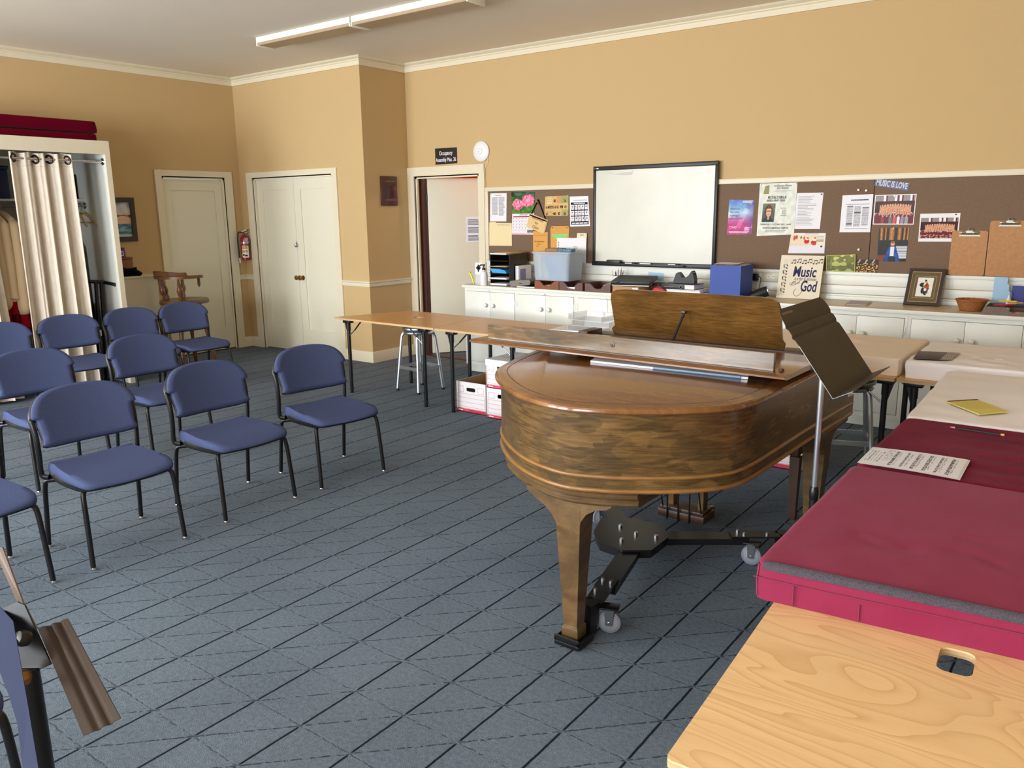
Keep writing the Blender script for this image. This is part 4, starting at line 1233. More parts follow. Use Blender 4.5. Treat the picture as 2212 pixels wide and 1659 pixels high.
build('printed_page', b, M['raster'], t)
b = B()
for k in (1, 2):
    picture(b, [(x + .004 * k, y + .001, .8435 - .001 * k) for x, y in sc_], 8, 2, lambda u, v: (0, 0, 0), smz)
b.c = None; build('under_page', b, M['paper'], t)
t = tag(build('picture_card', (lambda b: (picture(b, [(5.930, -1.72, .846), (6.150, -1.665, .848), (6.145, -1.955, .846), (5.955, -2.02, .846)], 60, 24, lambda u, v: ((60, 56, 66) if (int(u * 40 + (v * 6 % 2)) % 2 and u > .68) else (222, 218, 222) if u > .7 else (130 - 60 * v, 124 - 58 * v, 126 - 56 * v))), b)[1])(B()), M['raster']), 'grey printed card with white zigzag pattern on the sheeted mattress corner', 'card')

# banker boxes
def boxface(b, x0, x1, y, z0, z1, mi_red=0, mi_ink=1, mi_w=2):
    w, h = x1 - x0, z1 - z0
    def rect(a0, a1, c0, c1, mi, o=.0012):
        b.add([(x0 + w * a0, y - o, z0 + h * c0), (x0 + w * a1, y - o, z0 + h * c0), (x0 + w * a1, y - o, z0 + h * c1), (x0 + w * a0, y - o, z0 + h * c1)], [(0, 1, 2, 3)], mi)
    def frame(a0, a1, c0, c1, t_=.006):
        for q in ((a0, a1, c0, c0 + t_ * 1.2), (a0, a1, c1 - t_ * 1.2, c1), (a0, a0 + t_, c0, c1), (a1 - t_, a1, c0, c1)):
            rect(*q, mi_red)
    rect(0, 1, .02, .115, 3)
    rect(.06, .22, .05, .085, mi_w, .002); rect(.24, .42, .05, .085, 4, .002)
    rect(0, 1, .125, .135, 3)
    frame(.03, .97, .18, .62); rect(.03, .97, .33, .337, mi_red); rect(.03, .97, .475, .482, mi_red)
    frame(.05, .25, .66, .86); frame(.74, .94, .66, .86)
def banker(label, x0, y0, z0, lid_, depth=.40, w=.325, h=.27):
    t = thing('banker_box', label, 'box', (x0 + w / 2, y0 + depth / 2, z0), group='white cardboard banker boxes')
    x1, y1, z1 = x0 + w, y0 + depth, z0 + h
    T_ = .005
    hc, hz_ = (x0 + x1) / 2, z0 + h * .76
    hole = [rrect(hc, hz_, .10, .034, .014)]
    b = B().poly([(x0, z0), (x1, z0), (x1, z1), (x0, z1)], lambda a, c, d: (a, y0 + d, c), T_, holes=hole)
    b.box(x0, x0 + T_, y0 + T_, y1, z0, z1).box(x1 - T_, x1, y0 + T_, y1, z0, z1).box(x0, x1, y1 - T_, y1, z0, z1).box(x0, x1, y0, y1, z0, z0 + T_)
    o = build('carton', b, M['paper'], t, smooth=0)
    b = B().box(x0 + T_ + .001, x1 - T_ - .001, y0 + T_ + .003, y1 - T_ - .001, z0 + .006, z1 - (.1 if not lid_ else .02))
    build('files', b, mat('files_inside', (58, 52, 48), .9) if 'files' not in M else M['files'], t)
    b = B().box(x0 + T_, x0 + T_ + .001, y0 + T_, y1 - T_, z0 + .1, z1 - .001).box(x1 - T_ - .001, x1 - T_, y0 + T_, y1 - T_, z0 + .1, z1 - .001).box(x0 + T_, x1 - T_, y1 - T_ - .001, y1 - T_, z0 + .1, z1 - .001)
    build('kraft_lining', b, M['cardb'], t)
    b = B(); boxface(b, x0, x1, y0, z0, z1); build('lettering', b, [mat('thin_red_print', (196, 70, 100), .6) if 'tr' not in M else M['tr'], M['ink'], M['paper'], M['red'], M['tr2']], o, smooth=0)
    if lid_:
        b = B().box(x0 - .006, x1 + .006, y0 - .006, y1 + .006, z1 + .0005, z1 + .008, .002)
        b.box(x0 - .006, x1 + .006, y0 - .006, y0 - .002, z1 - .045, z1 + .001).box(x0 - .006, x1 + .006, y1 + .002, y1 + .006, z1 - .045, z1 + .001).box(x0 - .006, x0 - .002, y0 - .002, y1 + .002, z1 - .045, z1 + .001).box(x1 + .002, x1 + .006, y0 - .002, y1 + .002, z1 - .045, z1 + .001)
        l = build('lid', b, M['paper'], t, smooth=0)
        b = B().box(x0 + .05, x0 + .13, y0 + .14, y0 + .15, z1 + .008, z1 + .0085).box(x0 + .19, x0 + .27, y0 + .16, y0 + .17, z1 + .008, z1 + .0085); build('slot', b, M['grey'], l)
    return t
M['files'] = mat('files_inside', (58, 52, 48), .9); M['tr'] = mat('thin_red_print', (196, 70, 100), .6); M['tr2'] = mat('rose_print', (226, 96, 124), .6)
banker('open banker box with dark files, on the carpet under the birch table', 2.322, -1.905, 0, False)
banker('closed banker box on the carpet carrying another box', 2.70, -2.0 + .05, 0, False, h=.262)
banker('lidded banker box stacked on top of another box by the piano', 2.70, -1.95, .2632, True, h=.238)
banker('banker box on the carpet seen under the piano beyond the bench leg', 5.0, -1.90, 0, True)

# clear trays and papers on the table behind the piano
t = tag(build('paper_sheet', B().prism([(3.10, -1.60), (3.40, -1.55), (3.38, -1.22), (3.07, -1.27)], .738, .746), M['paper']), 'white paper pile beside the clear acrylic trays on the table', 'paper')
for k, (x, y, z, r) in enumerate(((3.42, -1.42, .738, 0), (3.44, -1.40, .786, 6), (3.42, -1.41, .832, -5))):
    t = thing('letter_tray', ['clear acrylic letter tray at the bottom of its stack behind the piano', 'clear acrylic letter tray in the middle of its stack behind the piano', 'clear acrylic letter tray on top of its stack behind the piano'][k], 'tray', (x, y, z), R(r), group='clear letter trays')
    T = Matrix.Translation((x, y, z))
    b = B().box(-.17, .17, -.13, .13, 0, .004, T=T).box(-.17, .17, .126, .13, .004, .042, T=T).box(-.17, -.166, -.13, .126, .004, .042, T=T).box(.166, .17, -.13, .126, .004, .042, T=T)
    build('shell', b, M['clear'], t, smooth=0)
    b = B().tube(crom([(-.17, -.13, .042), (-.178, -.10, .045), (-.178, .10, .045), (-.17, .13, .042)], 4), .0035, 8, T=T).tube([(-.17, .13, .044), (.17, .13, .044)], .0035, 8, T=T)
    build('rolled_rim', b, M['clear'], t)
# ============================================================ things on the walls
YP = -.0235     # face of the board fabric
def sheet(name, label, cat, cs, fn=None, nx=1, ny=1, y=YP, m=None, group=None, gloss=False, th=.0015, warp=None):
    """flat card on the back wall; cs: TL, TR, BR, BL as (x, z)"""
    b = B()
    if fn:
        picture(b, W(cs, y - th), nx, ny, fn, warp)
        n = len(b.f)
        b.poly([cs[3], cs[2], cs[1], cs[0]], lambda a, c, d: (a, y - d, c), th * .9)
        b.c += [(225, 225, 225)] * (len(b.f) - n)
        o = build(name, b, M['rasterg' if gloss else 'raster'], smooth=0)
    else:
        b.poly([cs[3], cs[2], cs[1], cs[0]], lambda a, c, d: (a, y - d, c), th)
        o = build(name, b, m or M['paper'], smooth=0)
    tag(o, label, cat, group)
    return o
def lettering(par, items, mats, y=YP - .0016):
    """items: (text, x, z, size, kwargs)"""
    b = B()
    for s, x, z, sz, kw in items:
        text(b, s, (x, y, z), sz, **kw)
    return build('lettering', b, mats, par, smooth=0)
def typed(par, blocks, m, y=YP - .0016, name='lettering'):
    b = B()
    for i, (x, z, w, h, rows, kw) in enumerate(blocks):
        bars(b, (x, y, z), (1, 0, 0), (0, 0, 1), w, h, rows, seed=i + 3, **kw)
    return build(name, b, m, par, smooth=0)
def pin(par, x, z, y=YP - .002, m='whitep'):
    build('pushpin', B().lathe([(.005, 0), (.003, .003), (.003, .008), (.005, .011), (.0045, .013)], 10, T=Matrix.Translation((x, y, z)) @ Matrix.Rotation(R(90), 4, 'X')), M[m], par)
def nz(u, v, s, k=0.):
    return noise.noise(Vector((u * s, v * s, k)))
def mix(a, b_, t):
    t = max(0, min(1, t))
    return tuple(x + (y - x) * t for x, y in zip(a, b_))

# sign, detector, plaque
o = tag(build('occupancy_sign', B().poly([(.441, 2.251), (.766, 2.252), (.766, 2.426), (.441, 2.429)], lambda a, c, d: (a, -.0006 - d, c), .006), mat('sign_black', (30, 22, 20), .4)), 'black sign with white room limit lettering above the open doorway', 'sign')
b = B(); text(b, 'Occupancy', (.603, -.0066, 2.37), .062, width=.2, bold=.012); text(b, 'Assembly Max. 36', (.603, -.0066, 2.298), .062, width=.305, bold=.012)
build('lettering', b, M['paper'], o, smooth=0)
t = thing('smoke_detector', 'round white smoke detector on the wall beside the doorway casing', 'smoke detector', (1.124, -.001, 2.362))
X = Matrix.Translation((1.124, -.001, 2.362)) @ Matrix.Rotation(R(90), 4, 'X')
build('housing', B().lathe([(.10, 0), (.108, .006), (.108, .016), (.09, .03), (.045, .036), (.02, .037)], 40, T=X), M['whitep'], t)
build('centre_cap', B().lathe([(.034, .034), (.034, .041), (.026, .046), (.01, .047)], 28, T=X), M['whitep'], t)
build('sensor_slot', B().box(1.117, 1.123, -.05, -.047, 2.355, 2.366), M['grey'], t)
build('cable', B().tube(crom([(1.205, -.006, 2.30), (1.212, -.006, 2.25), (1.175, -.006, 2.19), (1.168, -.024, 2.12), (1.175, -.024, 2.0), (1.172, -.012, 1.985)], 5), .004, 6), M['trim'], t)
t = thing('wall_plaque', 'dark walnut award plaque hanging on the side of the alcove', 'plaque', (.001, -.345, 1.795))
build('board', B().box(.0006, .022, -.47, -.215, 1.797, 2.128, .004), M['plaque'], t)
M['pst'] = mat('plaque_strip', (150, 112, 92), .3, .5)
build('metal_strip', B().box(.022, .0226, -.40, -.24, 2.068, 2.076), M['pst'], t)
build('metal_strip', B().box(.022, .0226, -.405, -.235, 1.858, 1.866), M['pst'], t)
build('engraved_plate', B().box(.022, .0224, -.415, -.235, 1.89, 2.045, .0001), mat('plaque_plate', (62, 28, 22), .25), t)

# left board section
o = sheet('class_list', 'white page with two typed columns pinned at the board corner by the doorway', 'paper', [(1.251, 1.912), (1.477, 1.910), (1.467, 1.610), (1.241, 1.610)])
typed(o, [(1.272, 1.870, .085, .19, 24, dict(fill=.55, ragged=.15)), (1.366, 1.870, .085, .20, 25, dict(fill=.55, ragged=.3)), (1.32, 1.893, .11, .008, 1, dict(fill=.8))], mat('pale_type', (150, 148, 154), .8)); pin(o, 1.263, 1.898)
o = sheet('file_folder', 'plain cream file folder pinned below the typed page', 'folder', [(1.23, 1.597), (1.539, 1.592), (1.538, 1.348), (1.225, 1.346)], m=M['paperw'])
build('tab', B().poly([(1.232, 1.592), (1.325, 1.592), (1.318, 1.604), (1.236, 1.604)], lambda a, c, d: (a, YP - d, c), .0014), M['paperw'], o)
lettering(o, [('Dir. Submissions for Lent', 1.43, 1.573, .016, dict(width=.17))], M['ink'])
t = thing('wall_calendar', 'wall calendar with pink peony photo above its month page', 'calendar', (1.69, YP, 1.47))
def peony(u, v):
    c = mix((34, 70, 30), (96, 140, 60), .5 + .6 * nz(u, v, 6) + .5 * (v - .4))
    if v < .25: c = mix((26, 52, 34), (90, 120, 90), .4 + nz(u, v, 5, 2))
    for cx, cy, r in ((.27, .58, .25), (.72, .40, .29), (.5, .55, .13)):
        d = math.hypot((u - cx) * 1.1, v - cy) / r
        if d < 1 + .15 * nz(u, v, 14, 5):
            c = mix((250, 196, 214), (214, 60, 110), .45 + .75 * nz(u, v, 16, 1) + .25 * (d - .4))
    if v > .72 and abs(u - .36 - .2 * (v - .7)) < .02: c = (60, 70, 36)
    return c
b = B(); picture(b, W([(1.539, 1.920), (1.849, 1.912), (1.841, 1.694), (1.550, 1.692)], YP - .002), 44, 34, peony); build('photo_page', b, M['rasterg'], t, smooth=0)
cs = [(1.550, 1.690), (1.841, 1.692), (1.825, 1.469), (1.537, 1.470)]
def month(u, v):
    if .12 < v < .16 and .05 < u < .95: return (176, 46, 80)
    if v > .16 and v < .9:
        fu, fv = (u * 7) % 1, ((v - .16) / .74 * 5) % 1
        if fu < .06 or fv < .06: return (206, 204, 210)
        if .35 < fu < .65 and .3 < fv < .6: return (176, 174, 186)
    if v > .75 and u > .72 and v < .9: return (90, 88, 96)
    if v > .91: return (226, 190, 200)
    return (236, 230, 234)
b = B(); picture(b, W(cs, YP - .003), 84, 60, month); mo = build('month_page', b, M['raster'], t, smooth=0)
lettering(mo, [('MARCH 2020', 1.70, 1.678, .018, dict(width=.1))], M['ink'], YP - .004)
t = thing('reserved_sign', 'tan card sign on a black strap hanging from a hook', 'sign', (1.88, YP - .006, 1.48))
rs = [(1.791, 1.683), (2.010, 1.615), (1.968, 1.479), (1.747, 1.558)]
ybk = YP - .006
for k in (2, 1, 0):
    dx = .005 * k
    build('card', B().poly([(x + dx, z + dx * .8) for x, z in rs[::-1]], lambda a, c, d, k=k: (a, ybk - .004 * (2 - k) - d, c), .002), M['manila'], t, smooth=0)
bdir = (Vector((2.010, 0, 1.615)) - Vector((1.791, 0, 1.683))).normalized(); bup = Vector((-bdir.z, 0, bdir.x))
cc = (Vector((1.879, 0, 1.584)))
b = B()
for s, k, w in (('Reserved', .052, .15), ('for', .008, .042), ('Choir', -.04, .085)):
    text(b, s, cc + bup * k + Vector((0, ybk - .0102, 0)), .044, bdir, bup, width=w)
text(b, '', (0, 0, 0), 1)
build('lettering', b, M['ink'], t, smooth=0)
b = B().poly([(1.785, 1.673), (1.792, 1.684), (2.012, 1.616), (2.006, 1.605)], lambda a, c, d: (a, ybk - .0108 - d, c), .0015)
build('binding', b, M['blackc'], t)
b = B()
for p in (((1.895, 1.835), (1.80, 1.675)), ((1.895, 1.835), (1.995, 1.615))):
    (x0, z0), (x1, z1) = p
    b.poly([(x0 - .007, z0), (x0 + .007, z0), (x1 + .007, z1), (x1 - .007, z1)], lambda a, c, d: (a, ybk - d, c), .0015)
build('strap', b, M['blackc'], t, smooth=0)
build('hook', B().tube(crom([(1.893, YP - .001, 1.79), (1.893, YP - .02, 1.795), (1.893, YP - .024, 1.825), (1.893, YP - .014, 1.832)], 4), .0045, 8), M['brass'], t)
def cardfn(u, v):
    c = (214, 178, 116)
    if v < .36:
        if u > .68: c = (158, 162, 104)
        elif u > .5: c = (214, 152, 100)
        elif .08 < u < .3 and int(v * 28) % 3 == 0: c = (236, 214, 170)
    elif v > .68 and u > .72: c = (170, 166, 106)
    if v > .68 and u < .34 and int(v * 40) % 3 == 0: c = (186, 150, 96)
    for row, us in ((.24, (.42, .86)), (.56, (.08, .17, .26, .36, .46, .56, .7, .74, .88)), (.9, (.1, .4, .46, .62, .86))):
        for x in us:
            d = math.hypot((u - x) * 1.4, (v - row + .02) * 1.1)
            if d < .07 and nz(u, v, 26, x * 9) > -.08: c = (70, 48, 32)
            if abs(v - row - .05) < .012 and abs(u - x) < .045: c = (90, 64, 40)
    return c
t = sheet('illustrated_card', 'tan card with rows of small brown ink drawings on the board', 'card', [(1.982, 1.863), (2.271, 1.869), (2.266, 1.665), (1.969, 1.665)], cardfn, 100, 66)
pin(t, 2.266, 1.862)
def icons(u, v):
    if v < .2:
        return (150, 150, 156) if .12 < v < .14 and .2 < u < .9 else (236, 236, 240)
    if v > .935 or u < .05 or u > .95: return (236, 236, 240)
    q = (v - .27) / .585
    if 0 < q < 1:
        fu, fv = ((u - .05) / .9 * 5) % 1, (q * 3) % 1
        k = int((u - .05) / .9 * 5) + 5 * int(q * 3)
        if .09 < fu < .91 and .06 < fv < .88:
            d = math.hypot(fu - .5, (fv - .36) * 1.3)
            if d < .2 and nz(u, v, 60, k) > -.2: return (190, 60, 80) if k in (5, 7, 10, 12) else (40, 36, 42)
            if .68 < fv < .74 and .25 < fu < .75: return (150, 150, 156)
            return (236, 236, 240)
        return (28, 26, 32)
    if .2 < v < .27 and .2 < u < .8 and .215 < v < .255 and int(u * 60) % 4: return (230, 230, 234)
    if .87 < v < .925 and .1 < u < .92 and int(u * 60) % 4: return (226, 226, 230)
    return (28, 26, 32)
o = sheet('icon_chart', 'white and black chart of fifteen small icon boxes beside the whiteboard', 'chart', [(2.284, 1.857), (2.505, 1.859), (2.530, 1.562), (2.293, 1.556)], icons, 80, 100)
o = sheet('kraft_envelope', 'orange kraft envelope with handwriting hanging under the reserved card', 'envelope', [(1.825, 1.509), (2.014, 1.498), (2.013, 1.190), (1.823, 1.190)], m=M['kraft'], y=YP - .001, th=.003)
lettering(o, [('Take Hymn Books', 1.905, 1.40, .022, dict(width=.13)), ('Copies', 1.90, 1.372, .016, {}), ('Lent', 1.88, 1.352, .016, {})], M['ink'], YP - .0045)
build('flap_edge', B().box(1.828, 2.011, YP - .0052, YP - .0042, 1.462, 1.465), mat('kraft_dark', (184, 128, 56), .8), o)  # darker kraft strip along the flap edge
t = thing('kraft_envelope', 'orange kraft envelope holding a green slip, pinned behind the tub', 'envelope', (2.163, YP, 1.19))
build('pouch', B().poly([(2.05, 1.191), (2.277, 1.191), (2.277, 1.478), (2.05, 1.478)], lambda a, c, d: (a, YP - .001 - d, c), .003), M['kraft'], t, smooth=0)
build('flap', B().poly([(2.05, 1.478), (2.277, 1.478), (2.281, 1.53), (2.272, 1.561), (2.062, 1.561), (2.046, 1.53)], lambda a, c, d: (a, YP - .001 - d, c), .002), mat('kraft_flap', (214, 156, 74), .7), t, smooth=0)
build('green_slip', B().poly([(2.062, 1.482), (2.27, 1.482), (2.255, 1.455), (2.2, 1.425), (2.12, 1.425), (2.08, 1.455)], lambda a, c, d: (a, YP - .0042 - d, c), .001), mat('green_paper', (140, 206, 120), .7), t, smooth=0)
for x in (2.075, 2.255): pin(t, x, 1.545, m='brass')
t = sheet('white_folder', 'large blank white folder leaning behind the plastic tub', 'folder', [(2.145, 1.440), (2.503, 1.444), (2.499, 1.19), (2.14, 1.19)], y=-.045, th=.004)
typed(t, [(2.16, 1.41, .012, .08, 3, dict(fill=.6, ragged=.2)), (2.35, 1.36, .05, .03, 3, dict(fill=.3, ragged=.3))], M['grey'], -.0495)
t = sheet('index_card', 'small cream tabbed card peeping above the white folder', 'card', [(2.385, 1.49), (2.499, 1.491), (2.499, 1.40), (2.378, 1.40)], y=-.036, m=mat('ivory_card', (232, 222, 190), .7), th=.002)
typed(t, [(2.42, 1.478, .05, .012, 2, dict(fill=.5))], M['ink'], -.0385)

# whiteboard
t = thing('whiteboard', 'large smudged whiteboard in a black frame mounted over the brown board', 'whiteboard', (3.22, -.03, 1.187))
build('surface', B().box(2.61, 3.862, -.05, -.0365, 1.215, 2.11), M['wboard'], t)
b = B().box(2.583, 3.885, -.062, -.0362, 2.098, 2.138, .006).box(2.583, 2.612, -.06, -.0362, 1.20, 2.098, .004).box(3.856, 3.885, -.06, -.0362, 1.20, 2.098, .004).box(2.577, 3.885, -.066, -.0362, 1.172, 1.216, .006)
build('frame', b, M['blackp'], t)
for x in (2.583, 3.861):
    build('corner_cap', B().box(x, x + .024, -.064, -.036, 2.104, 2.140, .006), M['blackp'], t)
build('marker_tray', B().box(2.74, 3.60, -.115, -.0665, 1.186, 1.196, .003).box(2.74, 3.60, -.117, -.113, 1.186, 1.204, .001), M['blackp'], t)
b = B()
b.add([(x, -.0503, z) for x, z in ((2.77, 2.06), (3.0, 2.075), (3.03, 2.092), (3.01, 2.045), (2.93, 2.045))], [(0, 4, 3, 2, 1)])
b.add([(x, -.0503, z) for x, z in ((2.66, 2.072), (2.8, 2.078), (2.8, 2.066))], [(0, 2, 1)])
build('smudge', b, mat('dry_wipe_smudge', (196, 192, 180), .4), t, smooth=0)
b = B().lathe([(.012, 0), (.012, .001)], 16, sy=.5, T=Matrix.Translation((2.635, -.0622, 2.118)) @ Matrix.Rotation(R(90), 4, 'X')).box(2.612, 2.625, -.0628, -.062, 2.116, 2.120)
build('maker_badge', b, M['whitep'], t)
tag(build('eraser', B().box(2.775, 2.925, -.112, -.067, 1.1965, 1.234, .004), M['blackp']), 'black felt eraser standing on the whiteboard tray', 'eraser')
for k, (x0, x1) in enumerate(((2.978, 3.085), (3.141, 3.255), (3.44, 3.545))):
    t = thing('whiteboard_marker', ['white marker next to the eraser on the tray', 'white marker in the middle of the whiteboard tray', 'white marker at the blue box end of the whiteboard tray'][k], 'marker', ((x0 + x1) / 2, -.095, 1.1965), group='markers on the whiteboard tray')
    build('barrel', B().cyl((x0, -.095, 1.2045), (x1 - .03, -.095, 1.2045), .008, n=12), M['whitep'], t)
    build('cap', B().cyl((x1 - .03, -.095, 1.2045), (x1, -.095, 1.2045), .0086, n=12), M['blackp' if k != 1 else 'whitep'], t)

# right board section
def tri(u, v):
    k = nz(math.floor(u * 5 + v * 3), math.floor(v * 6 - u * 2), 1.37, 3)
    top = (72, 110, 190); midc = (170, 214, 238); bot = (200, 50, 130)
    c = mix(top, midc, v / .36) if v < .36 else mix(midc, bot, (v - .36) / .34)
    if u > .7: c = mix(c, (96, 70, 140), (u - .7) * 2)
    return mix(c, (255, 255, 255) if k > 0 else (40, 30, 90), abs(k) * .55)
o = sheet('concert_poster', 'blue and magenta faceted concert poster beside the whiteboard', 'poster', [(3.987, 1.795), (4.216, 1.788), (4.210, 1.489), (3.980, 1.486)], tri, 46, 60, gloss=True)
lettering(o, [('VIVALDI', 4.045, 1.712, .022, dict(width=.085)), ('GLORIA', 4.045, 1.684, .024, dict(width=.09)), ('FORREST', 4.047, 1.654, .022, dict(width=.09)), ('JUBILATE DEO', 4.06, 1.628, .022, dict(width=.125))], M['navyink'])
b = B(); bars(b, (4.115, YP - .0016, 1.785), (1, 0, 0), (0, 0, 1), .09, .022, 2, fill=.5, ragged=.1); bars(b, (3.997, YP - .0016, 1.517), (1, 0, 0), (0, 0, 1), .19, .018, 2, fill=.45, ragged=.1)
text(b, 'CMAS', (4.03, YP - .0016, 1.55), .03, width=.07); bars(b, (4.14, YP - .0016, 1.555), (1, 0, 0), (0, 0, 1), .05, .03, 4, fill=.5)
build('lettering', b, M['paper'], o, smooth=0)
RC = [(4.261, 1.928), (4.586, 1.928), (4.583, 1.492), (4.255, 1.477)]
o = sheet('recital_poster', 'tall creased white organ recital poster with a portrait photo', 'poster', RC, lambda u, v: mix((234, 236, 226), (214, 218, 206), .4 + 1.3 * nz(u, v, 9, 4)), 26, 34, th=.003, warp=lambda u, v: Vector((0, -.004 * max(0, nz(u, v, 5, 1)) - .012 * max(0, u + v - 1.75), 0)))
yl = YP - .0075
lettering(o, [('Les Dimanches Musicaux', 4.465, 1.905, .024, dict(width=.15)), ('de La Madeleine', 4.465, 1.885, .024, dict(width=.10)), ('RÉCITAL D\u2019ORGUE', 4.42, 1.806, .034, dict(width=.16, bold=.01)), ('ANGELA KRAFT CROSS', 4.41, 1.780, .024, dict(width=.16, bold=.01)),
    ('Bairstow', 4.48, 1.716, .014, {}), ('Vierne', 4.485, 1.70, .014, {}), ('Bach', 4.483, 1.684, .014, {}), ('Dupré', 4.485, 1.668, .014, {}), ('Guilmant', 4.483, 1.652, .014, {}),
    ('DIMANCHE 13 OCTOBRE 2019 - 16H00', 4.418, 1.577, .018, dict(width=.27)), ('ÉGLISE DE LA MADELEINE - PARIS VIII', 4.418, 1.546, .018, dict(width=.22, bold=.01))], M['ink'], yl)
b = B(); bars(b, (4.33, yl, 1.532), (1, 0, 0), (0, 0, 1), .18, .01, 1, fill=.4, ragged=0); bars(b, (4.33, yl, 1.518), (1, 0, 0), (0, 0, 1), .17, .01, 1, fill=.35, ragged=0); bars(b, (4.39, yl, 1.864), (1, 0, 0), (0, 0, 1), .15, .006, 1, fill=.5, ragged=0)
build('lettering', b, M['grey'], o, smooth=0)
b = B().poly([(4.298, 1.838), (4.345, 1.838), (4.345, 1.912), (4.31, 1.902)], lambda a, c, d: (a, yl - d, c), .0005); build('emblem', b, mat('olive_emblem', (150, 144, 96), .7), o, smooth=0)
def portrait(u, v):
    c = mix((120, 130, 110), (60, 72, 62), v * .8 + .3 * nz(u, v, 5))
    if math.hypot((u - .5) / .34, (v - .42) / .36) < 1: c = mix((120, 84, 60), (84, 58, 42), .5 + nz(u, v, 12))
    if math.hypot((u - .53) / .22, (v - .46) / .27) < 1 and v > .28: c = mix((232, 186, 160), (206, 152, 128), (v - .3) * 1.4)
    if v > .72 and abs(u - .5) < .16 + (v - .72) * 1.6: c = (56, 62, 74)
    if .68 < v < .86 and abs(u - .52) < .09: c = (214, 160, 136)
    if abs(v - .41) < .02 and .36 < u < .70: c = (110, 60, 60)
    if abs(v - .6) < .018 and .46 < u < .62: c = (200, 90, 90)
    return c
b = B(); picture(b, W([(4.302, 1.757), (4.408, 1.757), (4.400, 1.598), (4.294, 1.598)], yl - .001), 34, 46, portrait); build('portrait_photo', b, M['raster'], o, smooth=0)
for x, z in ((4.272, 1.918), (4.576, 1.918)): pin(o, x, z, yl)
o = sheet('typed_list', 'white page of short typed lines tucked behind the recital poster', 'paper', [(4.588, 1.840), (4.807, 1.839), (4.796, 1.539), (4.575, 1.538)], y=YP, th=.001)
typed(o, [(4.602, 1.815, .155, .20, 16, dict(fill=.22, ragged=.55)), (4.592, 1.625, .15, .06, 5, dict(fill=.22, ragged=.6))], M['grey']); pin(o, 4.793, 1.826, m='blackp')
def comic(u, v):
    if v > .62: return (228, 226, 236) if not (.93 > u > .88 and v < .69) else (50, 46, 50)
    if v < .07: return (200, 200, 208) if .4 < u < .8 and v < .05 else (236, 234, 238)
    if u > .76: return (236, 226, 210) if not (int(v * 40) % 3 == 0 and .1 < v < .42 and u < .96) else (110, 100, 96)
    c = (232, 214, 186)
    for x, y, w, h, k in ((.12, .24, .035, .12, (190, 90, 70)), (.18, .2, .03, .1, (200, 60, 60)), (.31, .22, .02, .08, (90, 100, 70)), (.4, .24, .022, .08, (190, 60, 50)), (.48, .40, .075, .12, (200, 44, 44)), (.70, .46, .095, .13, (200, 44, 44)), (.5, .26, .03, .06, (180, 70, 60)), (.71, .27, .035, .07, (190, 70, 60)), (.48, .30, .045, .04, (244, 236, 226)), (.70, .33, .06, .06, (244, 236, 226))):
        if ((u - x) / w) ** 2 + ((v - y) / h) ** 2 < 1: c = k
    if v > .5 and nz(u, v, 30) > .15: c = mix(c, (200, 196, 150), .5)
    return c
o = sheet('comic_strip', 'white sheet with a comic strip of small red figures', 'paper', [(4.559, 1.504), (4.849, 1.505), (4.847, 1.336), (4.541, 1.331)], comic, 90, 52, y=YP - .001)
def newsp(u, v):
    if .24 < v < .255 or .895 < v < .91: return (60, 60, 70) if .16 < u < .9 else (236, 236, 242)
    if .12 < v < .155 and .3 < u < .86: return (70, 68, 74) if int(u * 70) % 4 else (180, 180, 186)
    if .26 < v < .87:
        for a, c, z0, z1 in ((.18, .39, .29, .84), (.43, .65, .3, .84), (.69, .90, .33, .82)):
            if a < u < c and z0 < v < z1:
                if (a < .2 and (v < .315 or .76 < v < .79)) or (.4 < a < .5 and .46 < v < .49) or (a > .6 and v < .36): return (90, 90, 104)
                return (168, 168, 176) if int(v * 160) % 3 and rnd.random() < .8 else (214, 214, 220)
    return (236, 236, 242)
o = sheet('newsletter_page', 'white newsletter page of grey columns pinned under two white pins', 'paper', [(4.962, 1.812), (5.201, 1.818), (5.199, 1.515), (4.958, 1.513)], newsp, 70, 90, y=YP)
t = thing('slogan_sticker', 'tilted blue and silver music slogan sticker at the top of the board', 'sticker', (5.33, YP, 1.835))
ls = [(5.208, 1.940), (5.466, 1.898), (5.455, 1.835), (5.202, 1.885)]
build('backing', B().poly(ls[::-1], lambda a, c, d: (a, YP - d, c), .0015), mat('sticker_navy', (40, 46, 106), .4), t, smooth=0)
ld = (Vector((5.466, 0, 1.898)) - Vector((5.208, 0, 1.940))).normalized(); lu = Vector((-ld.z, 0, ld.x))
b = B(); text(b, 'MUSIC IS LOVE', Vector((5.333, YP - .0016, 1.889)), .064, ld, lu, width=.235, bold=.03)
build('lettering', b, mat('sticker_silver', (190, 194, 206), .4), t, smooth=0)
